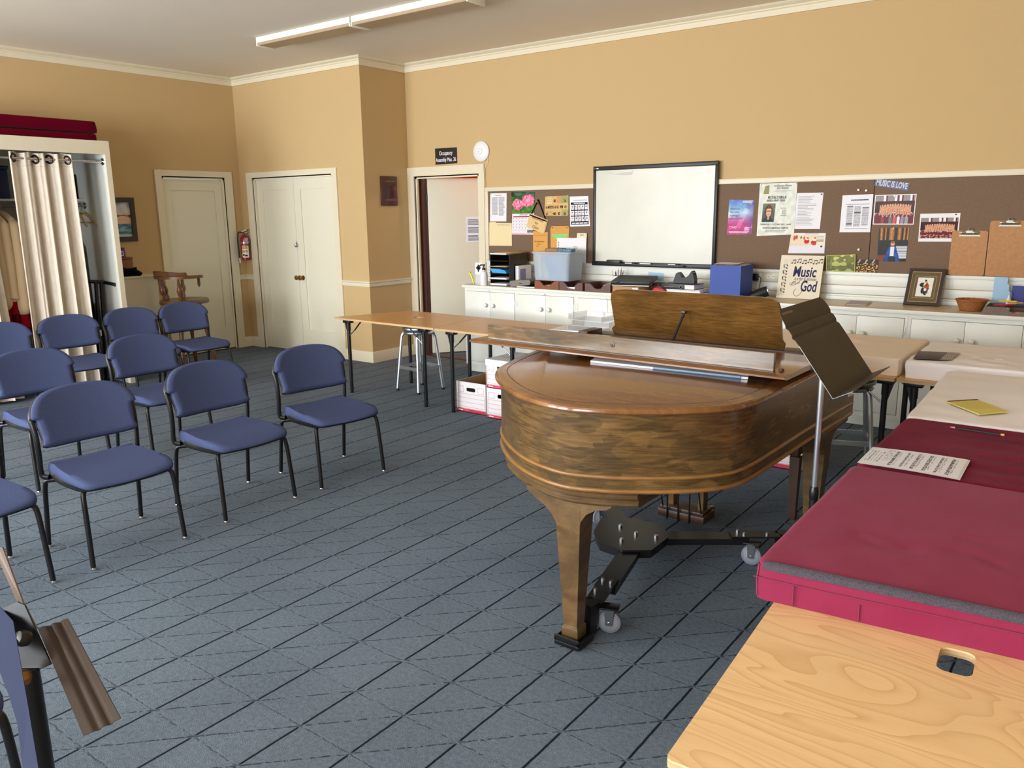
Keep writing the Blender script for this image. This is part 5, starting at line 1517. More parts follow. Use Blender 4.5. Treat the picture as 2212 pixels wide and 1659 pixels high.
def choir(front):
    def f(u, v):
        if v < .2:
            for x in (.24, .52, .64, .9):
                if abs(u - x) < .03: return (236, 240, 250)
                if abs(u - x - .05) < .02: return (120, 30, 44)
            return (150, 142, 140)
        c = mix((76, 40, 38), (50, 22, 26), v)
        if v > .62: c = (110, 30, 44)
        for r, (z, n, o_) in enumerate(((.32, 11, .12), (.40, 13, .1), (.50, 12, .09))):
            q = (u - .16) / .72
            if -.05 < q < 1.05:
                z2 = z + .12 * abs(q - .5) ** 1.5
                fu = (q * n + .5 * (r % 2)) % 1 - .5
                if abs(v - z2) < .028 and abs(fu) < .24: return (222, 170, 140)
                if z2 < v < z2 + .15 and abs(fu) < .42: return mix((232, 190, 150), (196, 120, 90), .5 + nz(u, v, 40))
        if .6 < v < .7 and nz(u, v, 36, 2) > .18: return (236, 230, 226)
        if front and v > .68:
            for i, k in enumerate(((150, 60, 70), (90, 50, 60), (110, 120, 130), (210, 90, 100), (232, 226, 230), (150, 140, 170), (160, 160, 168))):
                x = .22 + i * .1
                if abs(u - x) < .04 and v > .76: return k
                if math.hypot(u - x, (v - .73) * .8) < .022: return (220, 168, 140)
        elif v > .82 and nz(u, v, 20, 5) > .1: return (190, 150, 130)
        return c
    return f
def bordered(f, b0, b1, top=0., bot=0., col=(238, 236, 236)):
    def g(u, v):
        if u < b0 or u > 1 - b0 or v < top + b1 or v > 1 - bot - b1: return col
        return f((u - b0) / (1 - 2 * b0), (v - top - b1) / (1 - top - bot - 2 * b1))
    return g
o = sheet('choir_photo', 'colour group photo of a choir with children in the front row', 'photo', [(5.215, 1.809), (5.520, 1.813), (5.518, 1.576), (5.214, 1.577)], bordered(choir(True), .018, .022), 100, 78, gloss=True); pin(o, 5.362, 1.80, m='steel')
o = sheet('choir_photo', 'colour choir photo with wide white borders partly behind a clipboard', 'photo', [(5.559, 1.659), (5.839, 1.663), (5.838, 1.447), (5.562, 1.444)], bordered(choir(False), .03, .01, .14, .11), 100, 78)
build('tape_mark', B().lathe([(.007, 0), (.007, .001)], 12, sy=.6, T=Matrix.Translation((5.81, YP - .0018, 1.652)) @ Matrix.Rotation(R(90), 4, 'X')), M['ink'], o)
def blueman(u, v):
    c = mix((44, 40, 32), (24, 26, 26), v + .3 * nz(u, v, 6))
    for x, w in ((.1, .05), (.24, .03), (.44, .09), (.70, .06), (.86, .035), (.98, .03)):
        if abs(u - x) < w and v < .36: c = mix((206, 140, 60), (120, 74, 34), abs(u - x) / w + .4 * nz(u, v, 20))
    if .54 < v < .92 and u > .62: c = (216, 220, 226) if int(v * 60) % 3 else (110, 112, 120)
    if v > .8 and u < .3: c = (124, 56, 34)
    if v > .56 and abs(u - .5) < .12 + (v - .56) * .42: c = mix((40, 92, 176), (24, 60, 130), .5 + nz(u, v, 9))
    if .56 < v < .84 and abs(u - .5) < .06: c = (226, 228, 240)
    if v > .86 and abs(u - .5) < .14: c = (30, 34, 44)
    if math.hypot((u - .5) / .075, (v - .47) / .065) < 1: c = (226, 166, 130)
    if math.hypot((u - .5) / .08, (v - .425) / .035) < 1: c = (150, 96, 50)
    return c
o = sheet('portrait_photo', 'colour photo of a person in a bright blue jacket before organ pipes', 'photo', [(5.265, 1.548), (5.489, 1.552), (5.484, 1.285), (5.269, 1.279)], blueman, 60, 72, gloss=True); pin(o, 5.375, 1.548)
def goldp(u, v):
    c = mix((70, 44, 24), (30, 18, 16), .5 + nz(u, v, 7))
    if nz(u, v, 11, 3) > .12 and v > .3: c = (226, 170, 70)
    if v < .3 and abs((u * 3 + v) % 1 - .5) < .1: c = (190, 180, 180)
    return c
o = sheet('event_photo', 'small dark photo with golden figures leaning on the panelling ledge', 'photo', [(5.112, 1.291), (5.279, 1.295), (5.281, 1.19), (5.115, 1.19)], goldp, 50, 30, gloss=True, y=YP - .003)
def greenp(u, v):
    if u < .02 or u > .98 or v < .03 or v > .97: return (206, 206, 110)
    c = mix((120, 124, 50), (70, 78, 36), v * .5 + .6 * nz(u, v, 4))
    if nz(u, v, 4.5, 7) > .1 and u > .2: c = mix((206, 206, 110), (160, 166, 90), v)
    if abs(u - .17) < .012 and .2 < v < .85: c = (170, 172, 100)
    return c
t = sheet('green_print', 'yellow green landscape print leaning beside the music plaque', 'picture', [(4.869, 1.319), (5.103, 1.335), (5.110, 1.19), (4.877, 1.19)], greenp, 50, 34, y=-.04, gloss=True)
for k, (x, z) in enumerate(((5.085, 1.854), (5.146, 1.847), (5.123, 1.374))):
    tag(build('pushpin', B().lathe([(.009, 0), (.005, .004), (.0055, .012), (.009, .016), (.007, .019)], 12, T=Matrix.Translation((x, YP, z)) @ Matrix.Rotation(R(90), 4, 'X')), M['whitep']), ['lone white pushpin above the newsletter page', 'white pushpin close to the slogan sticker', 'white pushpin below the newsletter page'][k], 'pushpin', 'loose white pushpins')

def clipboard(label, cs, y):
    xa = (cs[0][0] + cs[1][0]) / 2
    t = thing('clipboard', label, 'clipboard', (xa, y, cs[3][1]), group='clipboards leaning on the ledge')
    (x0, z0), (x1, z1) = cs[3], cs[1]
    r = .018
    ol = rrect((x0 + x1) / 2, (z0 + z1) / 2, x1 - x0, z1 - z0, r)
    build('board', B().poly(ol, lambda a, c, d: (a, y - d - (0 if c < 9 else 0), c), .004), M['clip'], t, smooth=0)
    c = xa; zt = z1
    pl = [(-.075, -.042), (.075, -.042), (.066, -.030), (.035, -.018), (.028, -.004), (.015, .002), (-.015, .002), (-.028, -.004), (-.035, -.018), (-.066, -.030)]
    build('clip_plate', B().poly(pl, lambda a, e, d: (c + a, y - .006 - d - (.012 if e > -.02 else 0), zt + e), .003), mat('clip_steel', (120, 120, 108), .35, .9), t, smooth=0)
    b = B()
    for s in (-1, 1):
        b.lathe([(.004, -.028), (.011, -.02), (.013, 0), (.010, .02), (.004, .03)], 14, T=Matrix.Translation((c + s * .040, y - .016, zt - .014)) @ Matrix.Rotation(R(90 * s), 4, 'Y') @ Matrix.Rotation(R(-25 * s), 4, 'X'))
    build('spring_wing', b, M['chrome'], t)
    build('hanger_loop', B().tube([(c - .014, y - .012, zt - .002), (c - .012, y - .012, zt + .014), (c, y - .012, zt + .02), (c + .012, y - .012, zt + .014), (c + .014, y - .012, zt - .002)], .003, 8), M['chrome'], t)
clipboard('smaller empty hardboard clipboard leaning in front of the bordered choir photo', [(5.797, 1.53), (6.040, 1.53), (6.040, 1.19), (5.797, 1.19)], -.03)
clipboard('taller empty hardboard clipboard standing beside the smaller one', [(6.046, 1.605), (6.305, 1.605), (6.305, 1.19), (6.046, 1.19)], -.03)
# ============================================================ worktop things
Z0 = CT + .0005
def rings(b, x, y, z, prof, n=20): return b.lathe(prof, n, c=(x, y, z))
t = tag(build('yellow_gadget', B().tube(crom([(1.318, -.42, Z0 + .004), (1.30, -.42, Z0 + .05), (1.288, -.42, Z0 + .085), (1.262, -.42, Z0 + .12), (1.272, -.42, Z0 + .125)], 4), [.008] * 8 + [.011] * 5 + [.009] * 4, 8), M['neon']), 'neon yellow pen like gadget leaning at the cupboard end', 'gadget')
t = thing('card_holder', 'small clear stand holding a card with a dark cross', 'card stand', (1.415, -.46, Z0))
build('stand', B().box(1.375, 1.465, -.475, -.43, Z0, Z0 + .006, .001).box(1.375, 1.465, -.462, -.458, Z0 + .006, Z0 + .12), M['clear'], t, smooth=0)
cd = build('card', B().box(1.375, 1.468, -.4655, -.463, Z0 + .11, Z0 + .235, .001), M['paper'], t)
b = B().box(1.413, 1.43, -.4665, -.4656, Z0 + .14, Z0 + .215).box(1.392, 1.451, -.4665, -.4656, Z0 + .17, Z0 + .19).lathe([(.026, 0), (.026, .0005)], 18, T=Matrix.Translation((1.4215, -.4655, Z0 + .18)) @ Matrix.Rotation(R(90), 4, 'X')); build('cross', b, M['ink'], cd)
t = thing('sanitizer_bottle', 'white pump bottle with black head beside the black organiser', 'bottle', (1.49, -.46, Z0))
b = B(); rings(b, 1.49, -.46, Z0, [(.038, 0), (.04, .004), (.04, .12), (.034, .14), (.016, .15), (.016, .16)]); build('body', b, M['whitep'], t)
b = B(); rings(b, 1.49, -.46, Z0, [(.018, .16), (.018, .18), (.008, .182), (.008, .205), (.016, .207), (.014, .22)], 14); b.tube([(1.49, -.46, Z0 + .213), (1.46, -.475, Z0 + .213), (1.445, -.48, Z0 + .20)], .006, 8); build('pump', b, M['blackp'], t)
# organiser
t = thing('desk_organizer', 'black five shelf desk organiser crammed with papers and folders', 'organiser', (1.66, -.27, Z0))
x0, x1, y0, y1, h = 1.545, 1.80, -.42, -.10, .325
b = B().box(x0, x0 + .006, y0, y1, Z0, Z0 + h).box(x1 - .006, x1, y0, y1, Z0, Z0 + h).box(x0 + .006, x1 - .006, y1 - .006, y1, Z0, Z0 + h)
build('case', b, M['blackp'], t, smooth=0)
for k in range(6):
    z = Z0 + k * (h - .005) / 5
    build('shelf', B().box(x0 + .0061, x1 - .0061, y0 - .03, y1 - .0061, z, z + .005), M['blackp'], t)
sl = lambda k: Z0 + k * (h - .005) / 5 + .0053
def stackp(label, k, n, m, dx=.0, dy=.0, name='paper_stack', cat='papers', w=.215, d=.28):
    return tag(build(name, B().box(x0 + .018 + dx, x0 + .018 + dx + w, y0 - .026 + dy, y0 - .026 + dy + d, sl(k), sl(k) + n, .001), m), label, cat)
stackp('white paper in the bottom slot of the organiser', 0, .018, M['paper'], name='paper_ream', cat='paper')
stackp('white paper in the second slot of the organiser', 1, .014, M['paper'], name='paper_ream', cat='paper')
o = tag(build('blue_folder', B().poly([(-.0, .002), (.18, .001), (.182, .012), (.16, .03), (.09, .042), (-.03, .044)], lambda a, c, d: (x0 + .05 + a, y0 - .028 + d, sl(2) + c), .22), M['blueh'], smooth=0), 'bright sky blue folder bent into the middle slot of the organiser', 'folder')
stackp('manila papers in the fourth slot of the organiser', 3, .006, M['manila'], name='paper_ream', cat='paper')
stackp('white and kraft papers lying on top of the organiser', 5, .012, M['paper'], name='paper_ream', cat='paper')
tag(build('kraft_folder', B().box(x0 + .12, x1 + .01, y0 - .03, y1 - .02, sl(5) + .0125, sl(5) + .018, .001), M['kraft']), 'kraft folder on the very top of the organiser papers', 'folder')
t = thing('ring_binder', 'grey plastic binder leaning on the organiser with a yellow note', 'binder', (1.93, -.43, Z0))
T = Matrix.Translation((1.865, -.44, Z0 + .002)) @ Matrix.Rotation(R(6), 4, 'Z') @ Matrix.Rotation(R(-7), 4, 'Y')
build('cover', B().poly([(0, 0), (.22, 0), (.235, .03), (.22, .052), (0, .062), (-.02, .03)], lambda a, c, d: (a, -.05 + d, c), .26, T=T), M['gfold'], t, smooth=20)
build('sticky_note', B().box(.045, .125, -.03, .02, .0622, .0632, T=T @ Matrix.Rotation(R(2), 4, 'Y')), M['yellow'], t)
build('label_hole', B().box(.10, .135, -.0512, -.0502, .02, .028, T=T), M['ink'], t)
tag(build('notebook', B().box(1.93, 2.155, -.475, -.27, Z0, Z0 + .012, .002).box(1.925, 2.16, -.478, -.265, Z0 + .0122, Z0 + .016, .002, mi=1), [M['paper'], M['blackp']]), 'black covered notebook lying before the tub', 'notebook')
t = thing('standing_booklet', 'white booklet standing between the organiser and the socket', 'booklet', (1.83, -.2, Z0))
build('pages', B().box(1.81, 1.85, -.33, -.10, Z0, Z0 + .205, .001), M['paper'], t)
build('spine_print', B().box(1.8501, 1.8506, -.30, -.20, Z0 + .03, Z0 + .17), mat('lilac_print', (150, 150, 200), .7), t)
# wooden trays
def wtray(label, x0, x1, m, inner):
    y0, y1, h = -.495, -.21, .078
    t = thing('letter_tray', label, 'tray', ((x0 + x1) / 2, (y0 + y1) / 2, Z0), group='wooden letter trays in a row')
    w = x1 - x0
    b = B().poly([(0, 0), (w, 0), (w, h), (w * .82, h), (w * .74, h * .8), (w * .62, h * .42), (w * .5, h * .36), (w * .38, h * .42), (w * .26, h * .8), (w * .18, h), (0, h)], lambda a, c, d: (x0 + a, y0 + d, Z0 + c), .012)
    build('front', b, m, t, smooth=20)
    build('body', B().box(x0, x0 + .01, y0 + .0121, y1, Z0, Z0 + h).box(x1 - .01, x1, y0 + .0121, y1, Z0, Z0 + h).box(x0 + .01, x1 - .01, y1 - .01, y1, Z0, Z0 + h), m, t, smooth=0)
    build('base', B().box(x0 + .0101, x1 - .0101, y0 + .0122, y1 - .0101, Z0, Z0 + .008), M['trayin'], t)
    return t
wtray('red brown wooden letter tray beneath the milky tub, first of three', 2.172, 2.462, M['trayw'], 0)
wtray('brown wooden letter tray with a steel label holder, middle of three', 2.468, 2.738, M['trayd'], 1)
t = wtray('brown wooden letter tray holding a rolled paper, beside the pencil mug', 2.765, 3.045, M['trayd'], 2)
lh = [o for o in COL.objects if o.name.startswith('letter_tray') and o.get('label', '').startswith('brown wooden letter tray with a steel')][0]
build('label_holder', B().box(2.55, 2.65, -.498, -.4955, Z0 + .014, Z0 + .034, .0008), M['steel'], lh)
tag(build('paper_slip', B().box(2.21, 2.42, -.44, -.2, Z0 + .0085, Z0 + .03, .002), M['paperw']), 'cream slips lying in the first wooden tray', 'paper')
tag(build('rolled_paper', B().tube([(2.97, -.46, Z0 + .05), (2.90, -.22, Z0 + .05)], .022, 14), M['paperw']), 'roll of cream paper in the tray beside the pencil mug', 'paper roll')
# tub
t = thing('plastic_tub', 'milky plastic storage tub of blue cloth on the wooden trays', 'tub', (2.33, -.29, Z0 + .08))
zt = Z0 + .0785
A_ = lambda k, z: [(2.325 + sx * (.205 + k), -.30 + sy * (.135 + k * .6), z) for sx, sy in rrect(0, 0, 2, 2, .22)]
b = B()
b.loft([A_(0, zt), A_(.018, zt + .265), A_(.032, zt + .268), A_(.032, zt + .285), A_(.016, zt + .285), A_(.013, zt + .262), A_(-.005, zt + .006)], 0)
build('walls', b, M['tubw'], t, smooth=30)
tag(build('blue_cloth', (lambda b: (b.grid(lambda u, v: (2.20 + .22 * u + .10 * (1 - v), -.402 + .03 * math.sin(u * 9 + v * 5) * .3, zt + .01 + .235 * v), 24, 24), b.grid(lambda u, v: (2.20 + .22 * u + .10 * (1 - v), -.33 + .02 * math.sin(u * 7), zt + .01 + .235 * v), 6, 6), b)[2])(B()), M['bluec']), 'folded blue cloth seen through the milky tub wall', 'cloth')
tag(build('paper_tube', B().tube([(2.165, -.37, zt + .02), (2.15, -.37, zt + .24)], .02, 14), M['paper']), 'white paper tube standing inside the milky tub', 'tube')
tag(build('kraft_bag', B().pad(rrect(2.275, -.27, .19, .16, .04), zt + .235, zt + .315), mat('brown_bag', (160, 118, 74), .8)), 'crumpled brown paper bag poking out of the tub', 'bag')
tag(build('patterned_pouch', B().pad(rrect(2.42, -.30, .19, .1, .03), zt + .255, zt + .312), mat('teal_pattern', (46, 92, 124), .8, var=((60, 60, 60), (120, 160, 176), 2))), 'teal patterned pouch on top of the tub contents', 'pouch')
# mug with pencils
t = thing('pencil_mug', 'white mug with a dark print holding pencils', 'mug', (2.925, -.14, Z0))
b = B(); rings(b, 2.925, -.14, Z0, [(.045, 0), (.05, .01), (.056, .13), (.051, .13), (.046, .02)]); build('cup', b, M['whitep'], t)
b = B().tube(crom([(2.98, -.14, Z0 + .1), (3.015, -.14, Z0 + .09), (3.015, -.14, Z0 + .05), (2.975, -.14, Z0 + .035)], 4), .006, 8); build('handle', b, M['whitep'], t)
g = random.Random(4)
for k in range(9):
    a = g.random() * 6.28; r = .03
    xx, yy = 2.925 + r * math.cos(a), -.14 + r * math.sin(a)
    l = .17 + .05 * g.random()
    tip = (xx + .03 * math.cos(a), yy + .02 * math.sin(a), Z0 + l)
    p = thing('pencil', 'pencil standing in the white mug on the worktop', 'pencil', (xx, yy, Z0 + .03), group='pencils in the mug')
    v = (Vector(tip) - Vector((xx, yy, Z0 + .03)))
    q = Vector((xx, yy, Z0 + .03))
    build('shaft', B().cyl(q, q + v * .9, .0042, n=6), [M['yellow'], M['blackp'], M['wood_l'], M['navy'], M['blackp']][k % 5], p)
    build('tip', B().cyl(q + v * .9, q + v, .0042, .001, n=6), M['wood_l'], p)
# carton with binder on top
t = thing('carton', 'low brown cardboard carton under the black zip folder', 'carton', (3.2, -.33, Z0))
build('shell', B().box(3.06, 3.335, -.48, -.22, Z0, Z0 + .065, .002), M['cardb'], t)
build('white_tag', B().box(3.27, 3.33, -.483, -.4805, Z0 + .005, Z0 + .055), M['paper'], t)
t = thing('zip_folder', 'black zip folder lying tilted on the brown carton', 'folder', (3.22, -.3, Z0 + .068))
T = Matrix.Translation((3.21, -.33, Z0 + .108)) @ Matrix.Rotation(R(10), 4, 'Z') @ Matrix.Rotation(R(9), 4, 'X')
build('cover', B().box(-.19, .19, -.13, .13, -.012, .022, .006, T=T), M['blackp'], t)
build('zip', B().box(-.192, .192, -.133, -.1305, .002, .007, T=T), M['blackm'], t)
build('pages', B().box(-.18, .18, -.128, .12, -.019, -.0125, T=T), M['paper'], t)
build('pull_tab', B().tube([(-.13, -.134, .01), (-.09, -.14, .03), (-.05, -.138, .024)], .004, 6, T=T), M['blackp'], t)
tag(build('note_card', B().poly([(3.195, 1.046), (3.36, 1.043), (3.357, 1.117), (3.192, 1.121)], lambda a, c, d: (a, -.0128 - d, c), .0015), M['paleblue']), 'pale blue card stuck on the panelling behind the tape dispenser', 'card')
tag(build('red_pouch', B().pad(rrect(3.50, -.36, .14, .1, .03), Z0, Z0 + .055, lambda a, c: .015 * math.sin(a * 40)), mat('red_pouch', (190, 40, 44), .6)), 'small red pouch between the carton and the paper pile', 'pouch')
tag(build('white_envelope', B().box(3.46, 3.60, -.50, -.42, Z0, Z0 + .012, .002), M['paper']), 'white envelope in front of the red pouch', 'envelope')
tag(build('dark_box', B().box(3.36, 3.44, -.27, -.15, Z0, Z0 + .09, .003), M['trayin']), 'small dark brown box behind the red pouch', 'box')
# paper pile, book, tape dispenser
zz = Z0
for k in range(5):
    hh = [.012, .016, .01, .014, .01][k]
    dx = [.0, .02, -.01, .015, .005][k]
    tag(build('paper_bundle', B().box(3.60 + dx, 3.92 + dx, -.50 + .01 * k, -.25, zz, zz + hh - .0008, .0015), M['paper' if k % 2 == 0 else 'sheet']), ['lowest', 'second lowest', 'middle', 'second highest', 'highest'][k] + ' paper bundle in the pile under the black book', 'paper', 'paper bundles in one pile')
    zz += hh
t = thing('hymn_book', 'thick black book with white pages on the paper pile', 'book', (3.72, -.37, zz))
b = B().box(3.565, 3.885, -.475, -.27, zz, zz + .004, .001).box(3.565, 3.885, -.475, -.27, zz + .043, zz + .047, .001).box(3.562, 3.567, -.475, -.27, zz, zz + .047, .001).box(3.565, 3.79, -.4765, -.4745, zz, zz + .047, .0005)
build('cover', b, M['blackp'], t)
build('pages', B().box(3.568, 3.88, -.4735, -.274, zz + .0042, zz + .0428), M['paper'], t)
b = B(); bars(b, (3.59, -.4766, zz + .028), (1, 0, 0), (0, 0, 1), .1, .008, 1, ragged=0); b.lathe([(.013, 0), (.013, .0006), (.009, .0006), (.009, 0)], 18, T=Matrix.Translation((3.755, -.4766, zz + .022)) @ Matrix.Rotation(R(90), 4, 'X')); build('lettering', b, M['grey'], t)
zz += .0475
t = thing('tape_dispenser', 'black desk tape dispenser sitting on the black book', 'tape dispenser', (3.73, -.33, zz))
b = B().poly([(-.1, 0), (.1, 0), (.103, .03), (.088, .09), (.074, .112), (.064, .1), (.045, .07), (.01, .045), (-.02, .05), (-.045, .085), (-.06, .095), (-.078, .085), (-.09, .05), (-.1, .02)], lambda a, c, d: (3.73 + a, -.37 + d, zz + c), .07)
build('body', b, M['blackp'], t, smooth=30)
build('cutter', B().box(3.808, 3.814, -.36, -.31, zz + .09, zz + .1), M['steel'], t)
# blue box
t = thing('blue_box', 'tall blue cardboard box with papers lying across its open top', 'box', (4.15, -.32, Z0))
bx = [(4.018, -.46), (4.288, -.445), (4.30, -.195), (4.03, -.21)]
b = B(); inn_ = [(x + (4.157 - x) * .03, y + (-.33 - y) * .03) for x, y in bx]
b.loft([[(x, y, Z0) for x, y in bx], [(x, y, Z0 + .285) for x, y in bx], [(x, y, Z0 + .285) for x, y in inn_], [(x, y, Z0 + .01) for x, y in inn_]], 0)
build('shell', b, M['box'], t, smooth=0)
build('white_lining', B().prism([(x + (4.157 - x) * .05, y + (-.33 - y) * .05) for x, y in bx], Z0 + .27, Z0 + .2845), M['paper'], t)
for k, (dx, dy, r) in enumerate(((0, 0, 3), (.02, .01, -6), (-.01, .02, 9))):
    T = Matrix.Translation((4.135 + dx, -.32 + dy, Z0 + .2862 + .005 * k)) @ Matrix.Rotation(R(r), 4, 'Z')
    tag(build('loose_sheet', B().grid(lambda u, v: ((u - .5) * .21, (v - .5) * .27, .004 * math.sin(u * 5 + k) * (u > .5)), 8, 4, T=T).grid(lambda u, v: ((u - .5) * .21, (v - .5) * .27, .004 * math.sin(u * 5 + k) * (u > .5) - .002), 8, 4, T=T), M['paper']), ['lowest', 'middle', 'uppermost'][k] + ' white sheet on the open blue box', 'paper', 'sheets on the blue box')
# charger, outlet, lamp
t = thing('wall_outlet', 'double power socket in a cream plate beside the music plaque', 'outlet', (4.39, -.0125, 1.088))
build('plate', B().box(4.315, 4.475, -.0165, -.0122, 1.082, 1.165, .001), M['trim'], t)
b = B()
for x in (4.372, 4.42):
    b.lathe([(.019, 0), (.019, .002)], 20, T=Matrix.Translation((x, -.0166, 1.122)) @ Matrix.Rotation(R(90), 4, 'X'))
b.box(4.372, 4.42, -.0185, -.0166, 1.108, 1.136); so = build('socket_face', b, M['whitep'], t)
b = B()
for x in (4.364, 4.38, 4.412, 4.428):
    b.box(x - .0015, x + .0015, -.0190, -.0186, 1.118, 1.128)
build('slot', b, M['ink'], so)
t = thing('power_adapter', 'black plug adapter with thin cable beside the blue box', 'adapter', (4.262, -.013, 1.085))
build('plug_body', B().box(4.235, 4.29, -.055, -.0131, 1.085, 1.146, .004), M['blackp'], t)
build('cable', B().tube(crom([(4.29, -.035, 1.12), (4.31, -.04, 1.118), (4.318, -.04, 1.09), (4.312, -.05, 1.04), (4.318, -.1, Z0 + .006), (4.36, -.2, Z0 + .006)], 5), .003, 6), M['blackp'], t)
t = thing('desk_speaker', 'small black speaker lying tilted behind the music rest', 'speaker', (4.41, -.28, Z0))
T = Matrix.Translation((4.41, -.27, Z0 + .045)) @ Matrix.Rotation(R(18), 4, 'Z') @ Matrix.Rotation(R(68), 4, 'Y')
build('body', B().lathe([(.03, -.1), (.042, -.09), (.045, .03), (.042, .055), (.036, .06)], 20, T=T), M['blackp'], t)
build('rim_ring', B().lathe([(.036, .06), (.042, .056), (.044, .062), (.036, .066)], 20, T=T), M['steel'], t)
build('foot', B().box(4.36, 4.44, -.32, -.24, Z0, Z0 + .012, .003), M['blackp'], t)
t = thing('wall_outlet', 'single cream socket plate behind the black organiser end', 'outlet', (1.93, -.0125, 1.10))
build('plate', B().box(1.90, 1.97, -.0165, -.0122, 1.085, 1.165, .001), M['trim'], t)
build('socket_face', B().lathe([(.016, 0), (.016, .002)], 18, T=Matrix.Translation((1.935, -.0166, 1.125)) @ Matrix.Rotation(R(90), 4, 'X')), M['whitep'], t)
# music plaque
t = thing('music_plaque', 'cream square plaque with blue calligraphy and a border of notes', 'plaque', (4.7, -.14, Z0))
b0, b1 = Vector((4.500, -.15, Z0 + .002)), Vector((4.862, -.15, Z0 + .002))
lean = .085
rt_ = Vector((1, 0, 0)); up_ = Vector((0, lean, .36)).normalized(); nn = rt_.cross(up_)
def pp(a, c, d=0):
    p = b0 + rt_ * a + up_ * c + nn * d
    return (p.x, p.y, p.z)
build('board', B().poly([(0, 0), (.362, 0), (.362, .372), (0, .372)], lambda a, c, d: pp(a, c, d - .012), .012), mat('cream_plaque', (226, 216, 192), .5), t, smooth=0)
b = B()
kw = dict(rt=rt_, up=up_)
text(b, 'Music', pp(.215, .228), .125, width=.195, shear=.12, bold=.022, **kw)
text(b, 'God', pp(.263, .105), .13, width=.135, shear=.12, bold=.022, **kw)
build('blue_lettering', b, M['navyink'], t, smooth=0)
b = B()
text(b, 'is a fair & glorious', pp(.228, .170), .042, width=.185, shear=.3, **kw)
text(b, 'gift of', pp(.150, .138), .042, width=.075, shear=.3, **kw)
for q in ([(.165, .135), (.15, .12), (.12, .112), (.105, .12), (.108, .135)], [(.225, .09), (.2, .04), (.175, .022), (.15, .035), (.148, .065), (.165, .085)]):
    b.tube([pp(a, c, .0012) for a, c in crom(q, 6)], .0015, 6)
def note(x, z, rot=0):
    c, s = math.cos(rot), math.sin(rot)
    f = lambda a, d: (x + c * a - s * d, z + s * a + c * d)
    for dx in (0, .024):
        hd = [f(dx + .007 * math.cos(k), -.012 + .005 * math.sin(k)) for k in [j * PI / 5 for j in range(10)]]
        b.poly(hd, lambda a, e, d: pp(a, e, .0008 + d), .0006)
        st = [f(dx + .005, -.012), f(dx + .0075, -.012), f(dx + .0075, .016), f(dx + .005, .016)]
        b.poly(st, lambda a, e, d: pp(a, e, .0008 + d), .0006)
    bm_ = [f(.005, .010), f(.0315, .014), f(.0315, .021), f(.005, .017)]
    b.poly(bm_, lambda a, e, d: pp(a, e, .0008 + d), .0006)
for k in range(6):
    note(.10 + .045 * k, .318 + (.006 if k % 2 else -.003))
for k in range(5):
    note(.05, .05 + .052 * k, R(90))
build('note_lettering', b, M['ink'], t, smooth=0)
b = B()
for k in range(5):
    b.add([pp(.075, .305 + k * .007, .0006), pp(.335, .305 + k * .007, .0006), pp(.335, .306 + k * .007, .0006), pp(.075, .306 + k * .007, .0006)], [(0, 1, 2, 3)])
    b.add([pp(.034 + k * .007, .03, .0006), pp(.035 + k * .007, .03, .0006), pp(.035 + k * .007, .335, .0006), pp(.034 + k * .007, .335, .0006)], [(0, 1, 2, 3)])
build('stave', b, mat('pale_stave', (190, 178, 156), .7), t, smooth=0)
# brochures
for k, (dx, c) in enumerate(((0, (150, 118, 118)), (.012, (190, 176, 170)), (.004, (160, 140, 140)))):
    tag(build('brochure', B().prism([(5.14 + dx, -.405), (5.295 + dx, -.385), (5.27 + dx, -.12), (5.115 + dx, -.13)], Z0 + .0035 * k, Z0 + .0035 * k + .003), mat('brochure_%d' % k, c, .5)), ['lowest', 'middle', 'uppermost'][k] + ' folded brochure in the little pile on the worktop', 'brochure', 'brochures in a pile')
# framed musician print
t = thing('framed_picture', 'dark framed print of a cellist leaning on the worktop', 'framed picture', (5.65, -.14, Z0))
b0 = Vector((5.519, -.15, Z0 + .002)); rt_ = Vector((1, 0.0, 0)); up_ = Vector((.012, .085, .27)).normalized(); nn = rt_.cross(up_).normalized()
FW, FH = .256, .292
def ring_(a, c): return [(a, c), (FW - a, c), (FW - a, FH - c), (a, FH - c)]
def pp2(a, c, d=0):
    p = b0 + rt_ * a + up_ * c + nn * d
    return (p.x, p.y, p.z)
build('frame', B().poly(ring_(0, 0), lambda a, c, d: pp2(a, c, d - .008), .018, holes=[ring_(.024, .024)]), M['frameb'], t, smooth=0)
build('gold_fillet', B().poly(ring_(.0241, .0241), lambda a, c, d: pp2(a, c, d), .005, holes=[ring_(.029, .029)]), M['gold'], t, smooth=0)
build('mount', B().poly(ring_(.0242, .0242), lambda a, c, d: pp2(a, c, d - .003), .004), M['mount'], t, smooth=0)
build('inner_fillet', B().poly(ring_(.052, .058), lambda a, c, d: pp2(a, c, d + .0011), .0008, holes=[ring_(.0545, .0605)]), M['gold'], t, smooth=0)
def cellist(u, v):
    c = (232, 232, 222)
    for x, y, w, h, k in ((.36, .38, .2, .12, (44, 50, 46)), (.52, .16, .07, .06, (60, 60, 56)), (.52, .26, .07, .06, (214, 170, 150)), (.5, .36, .09, .1, (232, 228, 224)), (.62, .46, .16, .15, (186, 92, 46)), (.62, .36, .05, .12, (120, 60, 34)), (.4, .68, .1, .17, (54, 48, 62)), (.56, .74, .12, .16, (60, 54, 70)), (.56, .64, .08, .08, (236, 232, 230)), (.70, .70, .05, .15, (110, 92, 70)), (.62, .9, .07, .03, (60, 54, 60)), (.74, .58, .06, .05, (90, 80, 66))):
        if ((u - x) / w) ** 2 + ((v - y) / h) ** 2 < 1: c = k
    return c
